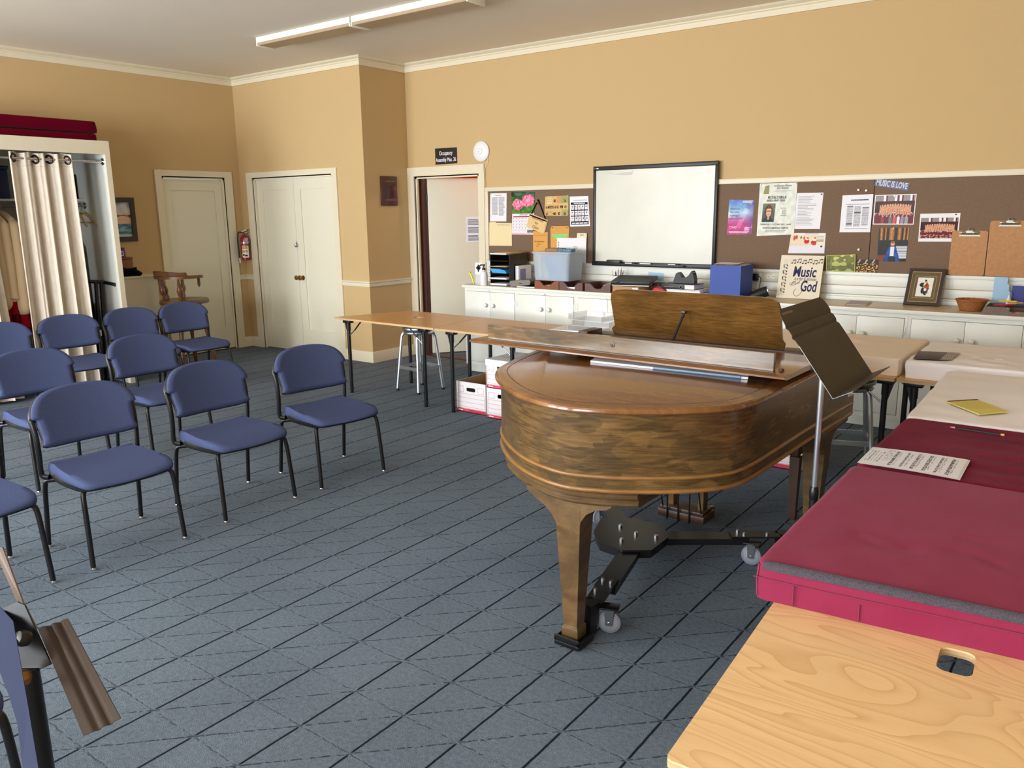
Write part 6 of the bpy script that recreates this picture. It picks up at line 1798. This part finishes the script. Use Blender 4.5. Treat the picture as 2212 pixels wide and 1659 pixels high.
b = B(); picture(b, [pp2(.072, FH - .07, .0014), pp2(FW - .072, FH - .07, .0014), pp2(FW - .072, .07, .0014), pp2(.072, .07, .0014)], 44, 56, cellist); build('print', b, M['raster'], t, smooth=0)
# basket
t = thing('wicker_basket', 'round shallow wicker basket on the worktop', 'basket', (6.01, -.3, Z0))
b = B(); b.lathe([(.062, 0), (.075, .004), (.085, .03), (.098, .06), (.104, .075), (.108, .08), (.104, .084), (.098, .078), (.09, .06), (.075, .025), (.06, .012)], 36, c=(6.012, -.3, Z0)); build('bowl', b, M['basket'], t)
b = B().tube([(6.012 + .106 * math.cos(k * PI / 18), -.3 + .106 * math.sin(k * PI / 18), Z0 + .079 + .0015 * (k % 2)) for k in range(37)], .006, 8); build('rim_braid', b, M['basket'], t)
# grey card tray and bits
t = thing('card_tray', 'grey card tray with a scooped front full of pens', 'tray', (6.27, -.36, Z0))
x0, w, h = 6.122, .36, .056
build('front', B().poly([(0, 0), (w, 0), (w, h), (w * .80, h), (w * .70, h * .5), (w * .56, h * .28), (w * .42, h * .5), (w * .36, h), (0, h)], lambda a, c, d: (x0 + a, -.49 + d, Z0 + c), .006), M['gbox'], t, smooth=0)
build('walls', B().box(x0, x0 + .006, -.4839, -.2, Z0, Z0 + h).box(x0 + w - .006, x0 + w, -.4839, -.2, Z0, Z0 + h).box(x0 + .006, x0 + w - .006, -.206, -.2, Z0, Z0 + h).box(x0 + .006, x0 + w - .006, -.4838, -.206, Z0, Z0 + .003), M['gbox'], t, smooth=0)
g = random.Random(11)
cols = ['yellow', 'blackp', 'navy', 'red', 'steel', 'brown', 'wood_l', 'cardb']
for k in range(9):
    a = R(g.uniform(-40, 40)); x = 6.29 + g.uniform(-.07, .09); y = -.36 + g.uniform(-.06, .05); z = Z0 + .045 + .006 * k
    d = Vector((math.cos(a), math.sin(a), .05)) * .07
    p = thing('pen', 'pen lying in the grey card tray', 'pen', (x, y, z), group='pens in the grey tray')
    build('barrel', B().cyl((x - d.x, y - d.y, z - d.z), (x + d.x * .8, y + d.y * .8, z + d.z * .8), .0055, n=8), M[cols[k % 8]], p)
    build('tip', B().cyl((x + d.x * .8, y + d.y * .8, z + d.z * .8), (x + d.x, y + d.y, z + d.z), .004, .001, n=8), M['steel'], p)
tag(build('orange_disc', B().lathe([(.03, 0), (.034, .004), (.03, .008)], 20, c=(6.335, -.44, Z0 + .012)), mat('peach_plastic', (226, 160, 110), .6)), 'peach coloured disc inside the front of the grey tray', 'disc')
tag(build('pale_card', B().poly(rrect(6.163, 1.10, .088, .185, .012), lambda a, c, d: (a, -.085 - d, c), .002), M['paleblue']), 'pale blue card standing behind another on the worktop', 'card')
tag(build('pale_card', B().poly(rrect(6.18, 1.05, .088, .19, .012), lambda a, c, d: (a, -.125 - d, c), .002), M['paleblue']), 'pale blue card standing in front of its twin', 'card')
t = tag(build('navy_folder', B().box(6.25, 6.46, -.19, -.18, Z0 + .0, Z0 + .185, .001), M['navy']), 'navy blue folder standing behind the grey card tray', 'folder')
t = thing('glue_bottle', 'small white bottle between the pale cards and navy folder', 'bottle', (6.235, -.16, Z0))
b = B(); rings(b, 6.238, -.225, Z0, [(.015, 0), (.016, .004), (.016, .09), (.007, .1), (.006, .12)], 14); build('body', b, M['whitep'], t)
build('nozzle', B().lathe([(.007, .118), (.006, .135), (.002, .15)], 12, c=(6.238, -.225, Z0)), M['paleblue'], t)
# ============================================================ robe closet
CX, CY1, CY0 = -1.31, -2.889, -4.75
t = thing('closet', 'white open fronted robe closet against the wall with rods and shelf', 'closet', (-1.8, -3.8, 0))
build('side_panel', B().box(-2.31, CX - .0005, CY1 - .049, CY1 - .0005, 0, 2.42), M['white'], t)
build('side_panel', B().box(-2.31, CX - .0005, CY0, CY0 + .049, 0, 2.42), M['white'], t)
build('top_panel', B().box(-2.31, CX - .0005, CY0, CY1 - .0005, 2.4201, 2.44), M['white'], t)
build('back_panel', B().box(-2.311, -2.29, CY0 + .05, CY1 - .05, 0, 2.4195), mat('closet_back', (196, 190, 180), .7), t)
b = B().box(CX, CX + .02, CY0, CY1, 2.314, 2.442).box(CX, CX + .02, CY1 - .05, CY1, 0, 2.314).box(CX, CX + .02, CY0, CY0 + .05, 0, 2.314)
build('face_frame', b, M['trim'], t, smooth=0)
build('shelf', B().box(-2.289, -1.80, CY0 + .05, CY1 - .05, 1.872, 1.893), M['white'], t)
r_ = build('hanging_rod', B().cyl((-1.82, CY0 + .05, 1.828), (-1.82, CY1 - .05, 1.828), .016, n=14), M['steel'], t)
build('flange', B().lathe([(.034, 0), (.034, .006), (.02, .014)], 20, T=Matrix.Translation((-1.82, CY1 - .0495, 1.828)) @ Matrix.Rotation(R(90), 4, 'X')), M['steel'], r_)
r_ = build('curtain_rod', B().cyl((-1.345, CY0 + .05, 2.247), (-1.345, CY1 - .05, 2.247), .0135, n=14), M['chrome'], t)
build('flange', B().lathe([(.036, 0), (.036, .006), (.02, .018)], 20, T=Matrix.Translation((-1.345, CY1 - .0495, 2.247)) @ Matrix.Rotation(R(90), 4, 'X')), M['chrome'], r_)
def curtain(label, ya, yb, yab, ybb, waves, ph, grom):
    t = thing('curtain', label, 'curtain', (-1.36, (ya + yb) / 2, .02))
    zt, zb = 2.303, .025
    def f(u, v):
        y = (ya + (yb - ya) * u) * (1 - v) + (yab + (ybb - yab) * u) * v
        a = .032 + .012 * v
        w = math.sin(u * waves * 2 * PI + ph) + .35 * math.sin(u * waves * 4.3 * PI + ph * 2 + v)
        return (-1.352 + a * w * (.85 + .15 * math.sin(v * 3)) - .004 * v, y + .012 * math.cos(u * waves * 2 * PI + ph) * v, zt + (zb - zt) * v + .006 * math.sin(u * 23))
    b = B(); b.grid(f, 110, 34); b.grid(lambda u, v: tuple(Vector(f(u, v)) - Vector((.004, 0, 0))), 110, 34)
    build('cloth', b, M['curtain'], t, smooth=70)
    b = B()
    b.tube([tuple(Vector(f(k / 110, .052)) + Vector((.0015, 0, 0))) for k in range(111)], .0016, 5)
    build('top_hem', b, mat('hem_linen_dark', (196, 178, 150), .9) if 'hem' not in M else M['hem'], t)
    for u in grom:
        p = Vector(f(u, .025)); q = Vector(f(u + .012, .025)) - Vector(f(u - .012, .025)); q.normalize()
        nn = Vector((-q.y, q.x, 0)) if abs(q.x) < .99 else Vector((0, 1, 0))
        ring = [p + q * .030 * math.cos(k * PI / 10) + Vector((0, 0, 1)) * .034 * math.sin(k * PI / 10) - Vector((0, 0, .0)) for k in range(21)]
        build('grommet', B().tube(ring, .011, 8), M['grommet'], t)
M['hem'] = mat('hem_linen_dark', (196, 178, 150), .9)  # slightly darker linen tone for the hem line
curtain('cream linen curtain with bronze rings gathered across the closet opening', -3.80, -3.255, -3.82, -3.235, 4.2, .6, (.07, .43, .66, .95))
curtain('cream linen curtain at the picture edge of the closet', -4.66, -4.03, -4.66, -3.945, 4.6, 2.0, (.1, .35, .6, .85))
# robes
def robe(label, y, dy, ln):
    t = thing('choir_robe', label, 'robe', (-1.8, y, .35), group='cream choir robes with red cuffs')
    rg = []
    for z, w, th in ((1.72, .10, .03), (1.69, .20, .05), (1.64, .25, .06), (1.4, .26, .07), (1.0, .28, .075), (.55, .30, .08)):
        rg.append([(-1.82 + w * math.cos(k * PI / 12), y + th * .55 * math.sin(k * PI / 12) * (1 + .3 * math.sin(k * 2.4)), z) for k in range(24)])
    build('body', B().loft(rg, 0), M['robered'], t, smooth=60)
    sv = [(-1.60, y, 1.665), (-1.565, y + dy * .2, 1.61), (-1.55, y + dy * .5, 1.3), (-1.55, y + dy, 1.0), (-1.55, y + dy * 1.1, ln + .03), (-1.55, y + dy * 1.1, ln)]
    s = build('sleeve', B().tube(crom(sv, 5), [.03, .035, .04, .045, .05, .048, .05, .05, .052, .054, .056, .058, .058, .06, .062, .062, .066, .07, .072, .07, .062, .055, .05, .045, .042, .04], 14), M['robe'], t, smooth=70)
    build('cuff', B().tube([(-1.55, y + dy * 1.1, ln + .004), (-1.55, y + dy * 1.12, ln - .06), (-1.55, y + dy * 1.14, ln - .12)], [.04, .044, .048], 14), M['robered'], s)
    build('yoke', B().tube(crom([(-1.98, y, 1.70), (-1.82, y, 1.75), (-1.62, y, 1.69), (-1.585, y, 1.655)], 4), .034, 12), M['robe'], t)
    build('hanger', B().tube(crom([(-1.82, y, 1.70), (-1.82, y, 1.78), (-1.796, y, 1.815), (-1.798, y, 1.842), (-1.82, y, 1.853), (-1.842, y, 1.842)], 5), .003, 6), M['steel'], t)
robe('cream choir robe with red cuff hanging beside the gathered curtain', -3.745, -.02, .80)
robe('cream choir robe with red cuff, second from the gathered curtain', -3.835, -.02, .93)
robe('cream choir robe with red cuff, third from the gathered curtain', -3.925, -.005, .86)
for k, (y, r) in enumerate(((-2.985, 14), (-3.03, -6))):
    t = thing('coat_hanger', ['pale wooden coat hanger at the end of the closet rod', 'pale wooden coat hanger, second from the end of the rod'][k], 'hanger', (-1.82, y, 1.68), group='wooden hangers on the closet rod')
    T = Matrix.Translation((-1.82, y, 0)) @ Matrix.Rotation(R(r), 4, 'Z')
    build('bar', B().tube(crom([(.22, 0, 1.62), (.12, 0, 1.705), (0, 0, 1.755), (-.12, 0, 1.705), (-.22, 0, 1.62)], 4), .011, 8, T=T).cyl((-.17, 0, 1.655), (.17, 0, 1.655), .006, n=8, T=T), M['wood_l'], t)
    build('hook', B().tube(crom([(0, 0, 1.755), (0, 0, 1.785), (.024, 0, 1.815), (.022, 0, 1.842), (0, 0, 1.853), (-.022, 0, 1.842)], 5), .003, 6, T=T), M['steel'], t)
t = thing('storage_bin', 'dark blue storage box on the closet shelf', 'box', (-2.0, -3.75, 1.8935))
build('body', B().box(-2.25, -1.83, -3.98, -3.63, 1.894, 2.17, .01), mat('deep_blue_plastic', (22, 30, 82), .5), t)
build('lid', B().box(-2.26, -1.82, -3.99, -3.62, 2.1705, 2.205, .008), mat('deep_blue_lid', (26, 36, 96), .5), t)
t = thing('document_case', 'black case standing on the closet shelf', 'case', (-2.1, -2.97, 1.8935))
build('body', B().box(-2.24, -1.92, -3.06, -2.945, 1.894, 2.145, .012), M['blackc'], t)
build('handle', B().tube(crom([(-2.12, -3.0, 2.145), (-2.11, -3.0, 2.165), (-2.04, -3.0, 2.165), (-2.03, -3.0, 2.145)], 4), .006, 8), M['blackp'], t)
t = thing('garment_bag', 'black garment bag hanging in the dark closet corner', 'garment bag', (-2.05, -2.99, .3))
build('bag', B().loft([[(-2.06 + w * math.cos(k * PI / 10), -3.0 + .045 * math.sin(k * PI / 10), z) for k in range(20)] for z, w in ((1.48, .05), (1.46, .14), (1.40, .19), (.9, .2), (.3, .2))], 0), M['blackc'], t)
build('hook', B().tube(crom([(-2.06, -3.0, 1.475), (-2.0, -3.0, 1.62), (-1.86, -3.0, 1.80), (-1.845, -3.0, 1.84), (-1.82, -3.0, 1.853), (-1.797, -3.0, 1.842)], 5), .003, 6), M['steel'], t)
t = thing('folded_stand', 'folded black metal keyboard stand leaning inside the closet', 'stand', (-1.62, -3.02, 0))
build('cross_bar', B().tube([(-1.66, -3.19, 1.075), (-1.56, -2.96, 1.045), (-1.40, -2.945, 1.03)], .018, 12), M['blackm'], t)
build('end_cap', B().cyl((-1.40, -2.945, 1.03), (-1.375, -2.945, 1.028), .02, n=14), M['blackp'], t)
for p, q in (((-1.60, -3.10, 1.05), (-1.58, -3.16, .02)), ((-1.58, -3.04, 1.05), (-1.56, -3.10, .02)), ((-1.57, -2.99, 1.04), (-1.56, -3.05, .02)), ((-1.62, -3.16, 1.06), (-1.60, -3.22, .02))):
    build('leg', B().tube([p, q], .017, 10), M['blackm'], t)
build('white_sticker', B().box(-1.5405, -1.5395, -3.085, -3.06, .50, .56), M['paper'], t)
t = thing('equipment_bag', 'black cloth bundle filling the closet floor behind the stand', 'bag', (-1.95, -3.1, 0))
build('bundle', B().pad(crom(rrect(-1.95, -3.19, .5, .42, .12), 2, True), 0, .82, lambda a, c: .05 * math.sin(a * 9 + c * 5)), M['blackc'], t, smooth=70)
build('strap', B().tube(crom([(-1.9, -3.3, .84), (-1.85, -3.2, .92), (-1.88, -3.1, .84)], 5), .012, 8), M['blackp'], t)
# cushions on the closet
cushion('seat_cushion', 'dark red velour cushion lying directly on the closet top, its end drooping', 'cushion', [(-2.28, -4.6), (-1.52, -4.6), (-1.52, -2.885), (-2.28, -2.60)][::1], 2.4425, 2.525, M['maroond'], 6, .006, 3., crease=lambda x, y: -.055 * max(0, (y + 2.95) / .3) ** 1.5 if y > -2.95 else 0)
cushion('seat_cushion', 'dark red velour cushion lying on top of the other above the closet', 'cushion', [(-2.26, -4.6), (-1.56, -4.6), (-1.60, -2.83), (-2.26, -2.73)], 2.545, 2.655, M['maroond'], 7, .010, 3.)

# ============================================================ white cabinet and things on it
t = thing('low_cabinet', 'plain white painted low cabinet between closet and wooden bar stool', 'cabinet', (-2.05, -2.55, 0))
build('carcass', B().box(-2.31, -1.855, -2.885, -2.215, 0, 1.035), M['trim'], t)
build('top', B().box(-2.312, -1.85, -2.887, -2.21, 1.0355, 1.062, .004), M['trim'], t)
t = thing('brown_box', 'small brown wooden box on the low white cabinet', 'box', (-2.16, -2.44, 1.0625))
build('body', B().box(-2.25, -2.08, -2.60, -2.355, 1.0625, 1.235, .003), mat('red_brown_box', (126, 62, 24), .4), t)
build('lid', B().box(-2.252, -2.078, -2.602, -2.353, 1.2355, 1.262, .003), mat('red_brown_lid', (116, 56, 22), .4), t)
t = thing('purple_carton', 'purple carton with white mark on top of the brown box', 'carton', (-2.15, -2.49, 1.2625))
build('carton', B().box(-2.22, -2.09, -2.56, -2.425, 1.2625, 1.345, .002), M['purple'], t)
build('tab', B().box(-2.12, -2.09, -2.47, -2.43, 1.3455, 1.37, .002), M['purple'], t)
build('printed_mark', B().poly(rrect(-2.465, 1.305, .035, .055, .01), lambda a, c, d: (-2.0895 + d, a, c), .001, holes=[rrect(-2.465, 1.305, .017, .035, .006)]), M['paper'], t, smooth=0)
t = thing('black_bag', 'crumpled black cloth pouch in front of the brown box', 'bag', (-1.93, -2.48, 1.0625))
build('pouch', B().pad(crom(rrect(-1.955, -2.49, .15, .18, .06), 2, True), 1.0625, 1.14, lambda a, c: .02 * math.sin(a * 30 + c * 20)), M['blackc'], t, smooth=70)
build('flap', B().tube(crom([(-1.92, -2.53, 1.13), (-1.90, -2.46, 1.12), (-1.885, -2.40, 1.085), (-1.88, -2.385, 1.07)], 5), [.02, .03, .036, .04, .042, .044, .044, .045, .046, .046, .046, .046, .044, .04, .034, .026][:16], 12, flat=.6), M['blackc'], t, smooth=60)

# ============================================================ captain's bar stool
SX, SY = -1.55, -2.10
t = thing('bar_stool', 'tall turned wood captain style bar stool by the panelled door', 'bar stool', (SX, SY, 0))
so_ = [(SX + .24 * math.cos(a) * (1.0), SY + .26 * math.sin(a) + (.02 if math.sin(a) > .4 else 0)) for a in [2 * PI * k / 32 for k in range(32)]]
build('seat', B().pad(so_, .745, .792, lambda a, c: -.012 * (1 - min(1, (((a - SX) / .24) ** 2 + ((c - SY) / .26) ** 2)))), M['walw'], t, smooth=50)
def turned(p, q, rs, par, name='spindle'):
    n = len(rs) - 1
    p, q = Vector(p), Vector(q)
    return build(name, B().tube([p + (q - p) * (k / n) for k in range(n + 1)], rs, 12), M['walw'], par)
arm = []
for k in range(15):
    a = R(-90 - 148 + 296 * k / 14)
    arm.append((SX + .245 * math.cos(a), SY + .005 + .255 * math.sin(a) + (.0), 1.05))
arm = [(SX - .235, SY + .20, 1.05), (SX - .25, SY + .1, 1.05)] + [(SX + .25 * math.cos(R(a)), SY - .02 + .235 * math.sin(R(a)), 1.05) for a in range(180, 361, 15)] + [(SX + .25, SY + .06, 1.05), (SX + .235, SY + .10, 1.05)]
b = B()
rg = []
arm = crom(arm, 2)
for i, p in enumerate(arm):
    q = Vector(arm[min(i + 1, len(arm) - 1)]) - Vector(arm[max(i - 1, 0)]); q.normalize()
    nn = Vector((-q.y, q.x, 0)); w = .03
    if i in (0, len(arm) - 1): w = .022
    rg.append([tuple(Vector(p) + nn * s * w + Vector((0, 0, z))) for s, z in ((-1, -.016), (1, -.016), (1, .012), (.6, .018), (-.6, .018), (-1, .012))])
b.loft(rg, 0); ar = build('arm_rail', b, M['walw'], t)
b = B(); rg = []
cr_ = [(SX + .25 * math.cos(R(a)), SY - .02 + .235 * math.sin(R(a))) for a in range(195, 346, 10)]
for i, (x, y) in enumerate(cr_):
    f = math.sin(PI * (i + .6) / (len(cr_) + .2)) ** .5
    d = Vector((x - SX, y - SY + .02)).normalized()
    rg.append([(x + d.x * s, y + d.y * s, 1.066 + z * f) for s, z in ((-.028, 0), (.028, 0), (.034, .05), (.02, .058), (-.016, .052))])
b.loft(rg, 0); build('back_crest', b, M['walw'], ar)
SP = [.017, .023, .016, .026, .031, .025, .017, .019, .014, .013]
for a in (205, 258, 322):
    c, s = math.cos(R(a)), math.sin(R(a))
    turned((SX + .19 * c, SY + .0 + .2 * s, .785), (SX + .245 * c, SY - .015 + .23 * s, 1.036), SP[::1], t)
turned((SX - .19, SY + .12, .785), (SX - .24, SY + .15, 1.036), SP, t)
tg = build('hanging_strap', B().poly([(-.016, 0), (.016, 0), (.016, -.075), (0, -.1), (-.016, -.075)], lambda a, c, d: (SX + .262 + d, SY + .045 + a, 1.036 + c), .006), M['legdark'], t)
LG = [.016, .02, .026, .022, .026, .018, .022, .026, .024, .018, .016, .02, .014]
for sx, sy in ((-1, -1), (1, -1), (1, 1), (-1, 1)):
    turned((SX + sx * .21, SY + sy * .21, 0), (SX + sx * .12, SY + sy * .12, .745), LG, t, 'leg')
for (a, c) in (((-1, -1), (1, -1)), ((1, -1), (1, 1)), ((1, 1), (-1, 1)), ((-1, 1), (-1, -1))):
    turned((SX + a[0] * .178, SY + a[1] * .178, .25), (SX + c[0] * .178, SY + c[1] * .178, .25), [.010, .014, .016, .014, .010], t, 'stretcher')

# ============================================================ extinguisher, sea picture
t = thing('fire_extinguisher', 'red fire extinguisher hanging in the corner between the two doors', 'fire extinguisher', (-2.195, -.79, 1.14))
x, y = -2.195, -.79
build('cylinder', B().lathe([(.045, 1.14), (.05, 1.146), (.051, 1.40), (.046, 1.43), (.03, 1.452), (.018, 1.46), (.018, 1.475)], 24, c=(x, y, 0)), M['exting'], t)
b = B()
def wrap(z0, z1, a0, a1, r, mi):
    n = 10
    b.grid(lambda u, v: (x + r * math.cos(R(a0 + (a1 - a0) * u)), y + r * math.sin(R(a0 + (a1 - a0) * u)), z0 + (z1 - z0) * v), n, 1, mi)
wrap(1.175, 1.325, -80, 20, .0516, 0); wrap(1.31, 1.32, -78, 0, .0519, 1); wrap(1.285, 1.308, -76, -40, .0519, 1); wrap(1.285, 1.308, -34, 0, .0519, 1); wrap(1.24, 1.268, -76, -40, .0519, 1); wrap(1.24, 1.268, -34, 0, .0519, 1); wrap(1.195, 1.22, -72, -48, .0519, 2); wrap(1.19, 1.212, -44, -4, .0519, 2)
build('instruction_label', b, [M['paper'], mat('label_amber', (206, 150, 40), .5), M['ink']], t)
b = B(); wrap(1.345, 1.425, -35, 25, .0522, 0); build('inspection_tag', b, mat('lilac_tag', (176, 156, 172), .7), t)
b = B().lathe([(.053, 1.355), (.053, 1.372), (.0512, 1.374)], 24, c=(x, y, 0)); build('strap', b, M['steel'], t)
b = B().box(x - .012, x + .012, y - .012, y + .012, 1.475, 1.50, .003).poly([(-.02, 1.495), (.04, 1.515), (.055, 1.535), (.03, 1.53), (-.02, 1.512)], lambda a, c, d: (x + a * .7, y + a * .7 - .008 + d, c), .016).poly([(-.02, 1.48), (.05, 1.488), (.055, 1.496), (-.02, 1.492)], lambda a, c, d: (x + a * .7, y + a * .7 - .008 + d, c), .016)
build('valve_handle', b, mat('dark_steel', (110, 106, 92), .4, .7), t)
h_ = build('hose', B().tube(crom([(x - .008, y - .015, 1.49), (x - .035, y - .05, 1.495), (x - .05, y - .062, 1.44), (x - .052, y - .064, 1.34), (x - .046, y - .062, 1.22), (x - .043, y - .06, 1.17)], 5), .0095, 10), M['blackp'], t)
build('nozzle', B().cyl((x - .043, y - .06, 1.178), (x - .042, y - .06, 1.105), .007, .009, n=10), M['whitep'], h_)
build('wall_bracket', B().box(x - .02, x + .02, YB - .035, YB - .001, 1.36, 1.40, .003), M['steel'], t)
t = thing('sea_picture', 'dark framed watercolour of sea and dunes partly hidden by the closet', 'framed picture', (XL + .01, -2.43, 1.435))
y0, y1 = -2.72, -2.15
fr = [(y0, 1.43), (y1, 1.43), (y1, 1.922), (y0, 1.922)]
inn_ = [(y0 + .052, 1.484), (y1 - .052, 1.484), (y1 - .052, 1.87), (y0 + .052, 1.87)]
build('frame', B().poly(fr, lambda a, c, d: (XL + .001 + d, a, c), .024, holes=[inn_]), M['frameb'], t, smooth=0)
def sea(u, v):
    if v < .36:
        c = mix((216, 212, 214), (90, 110, 168), max(0, .5 - v * 2.2) + .8 * nz(u, v, 5))
    elif v < .62:
        c = mix((196, 140, 96), (126, 84, 56), .3 + nz(u * 2, v, 7, 3)) if v < .50 + .1 * math.sin(u * 6) else (226, 196, 164)
    else:
        c = mix((150, 180, 196), (62, 100, 130), .5 + 1.1 * nz(u, v * 2.4, 6, 4))
        if v > .92: c = (190, 204, 204)
    return c
b = B(); picture(b, [(XL + .008, y0 + .05, 1.872), (XL + .008, y1 - .05, 1.872), (XL + .008, y1 - .05, 1.482), (XL + .008, y0 + .05, 1.482)], 60, 50, sea)
build('painting', b, M['raster'], t, smooth=0)

# ============================================================ light
def area(name, loc, rot, sx, sy, e, c=(1, 1, 1)):
    l = bpy.data.lights.new(name, 'AREA'); l.shape = 'RECTANGLE'; l.size = sx; l.size_y = sy; l.energy = e; l.color = c
    o = bpy.data.objects.new(name, l); COL.objects.link(o); o.location = loc; o.rotation_euler = rot
    return o
for i, (a, c) in enumerate(WIN):
    area('daylight_%d' % (i + 1), ((a + c) / 2, YF - .16, 1.9), (R(107), 0, 0), c - a - .1, 2.0, WE[i], (.91, .955, 1.))
pl = bpy.data.lights.new('passage_lamp', 'POINT'); pl.energy = 60; pl.color = (1., .72, .4); pl.shadow_soft_size = .1
po = bpy.data.objects.new('passage_lamp', pl); COL.objects.link(po); po.location = (1.2, 1.5, 2.6)
w = bpy.data.worlds.new('sky'); scene.world = w; w.use_nodes = True
bg = w.node_tree.nodes['Background']; bg.inputs['Color'].default_value = (.75, .86, 1., 1); bg.inputs['Strength'].default_value = 1.5
scene.view_settings.view_transform = 'Standard'
scene.view_settings.look = 'None'
scene.view_settings.exposure = EXPO
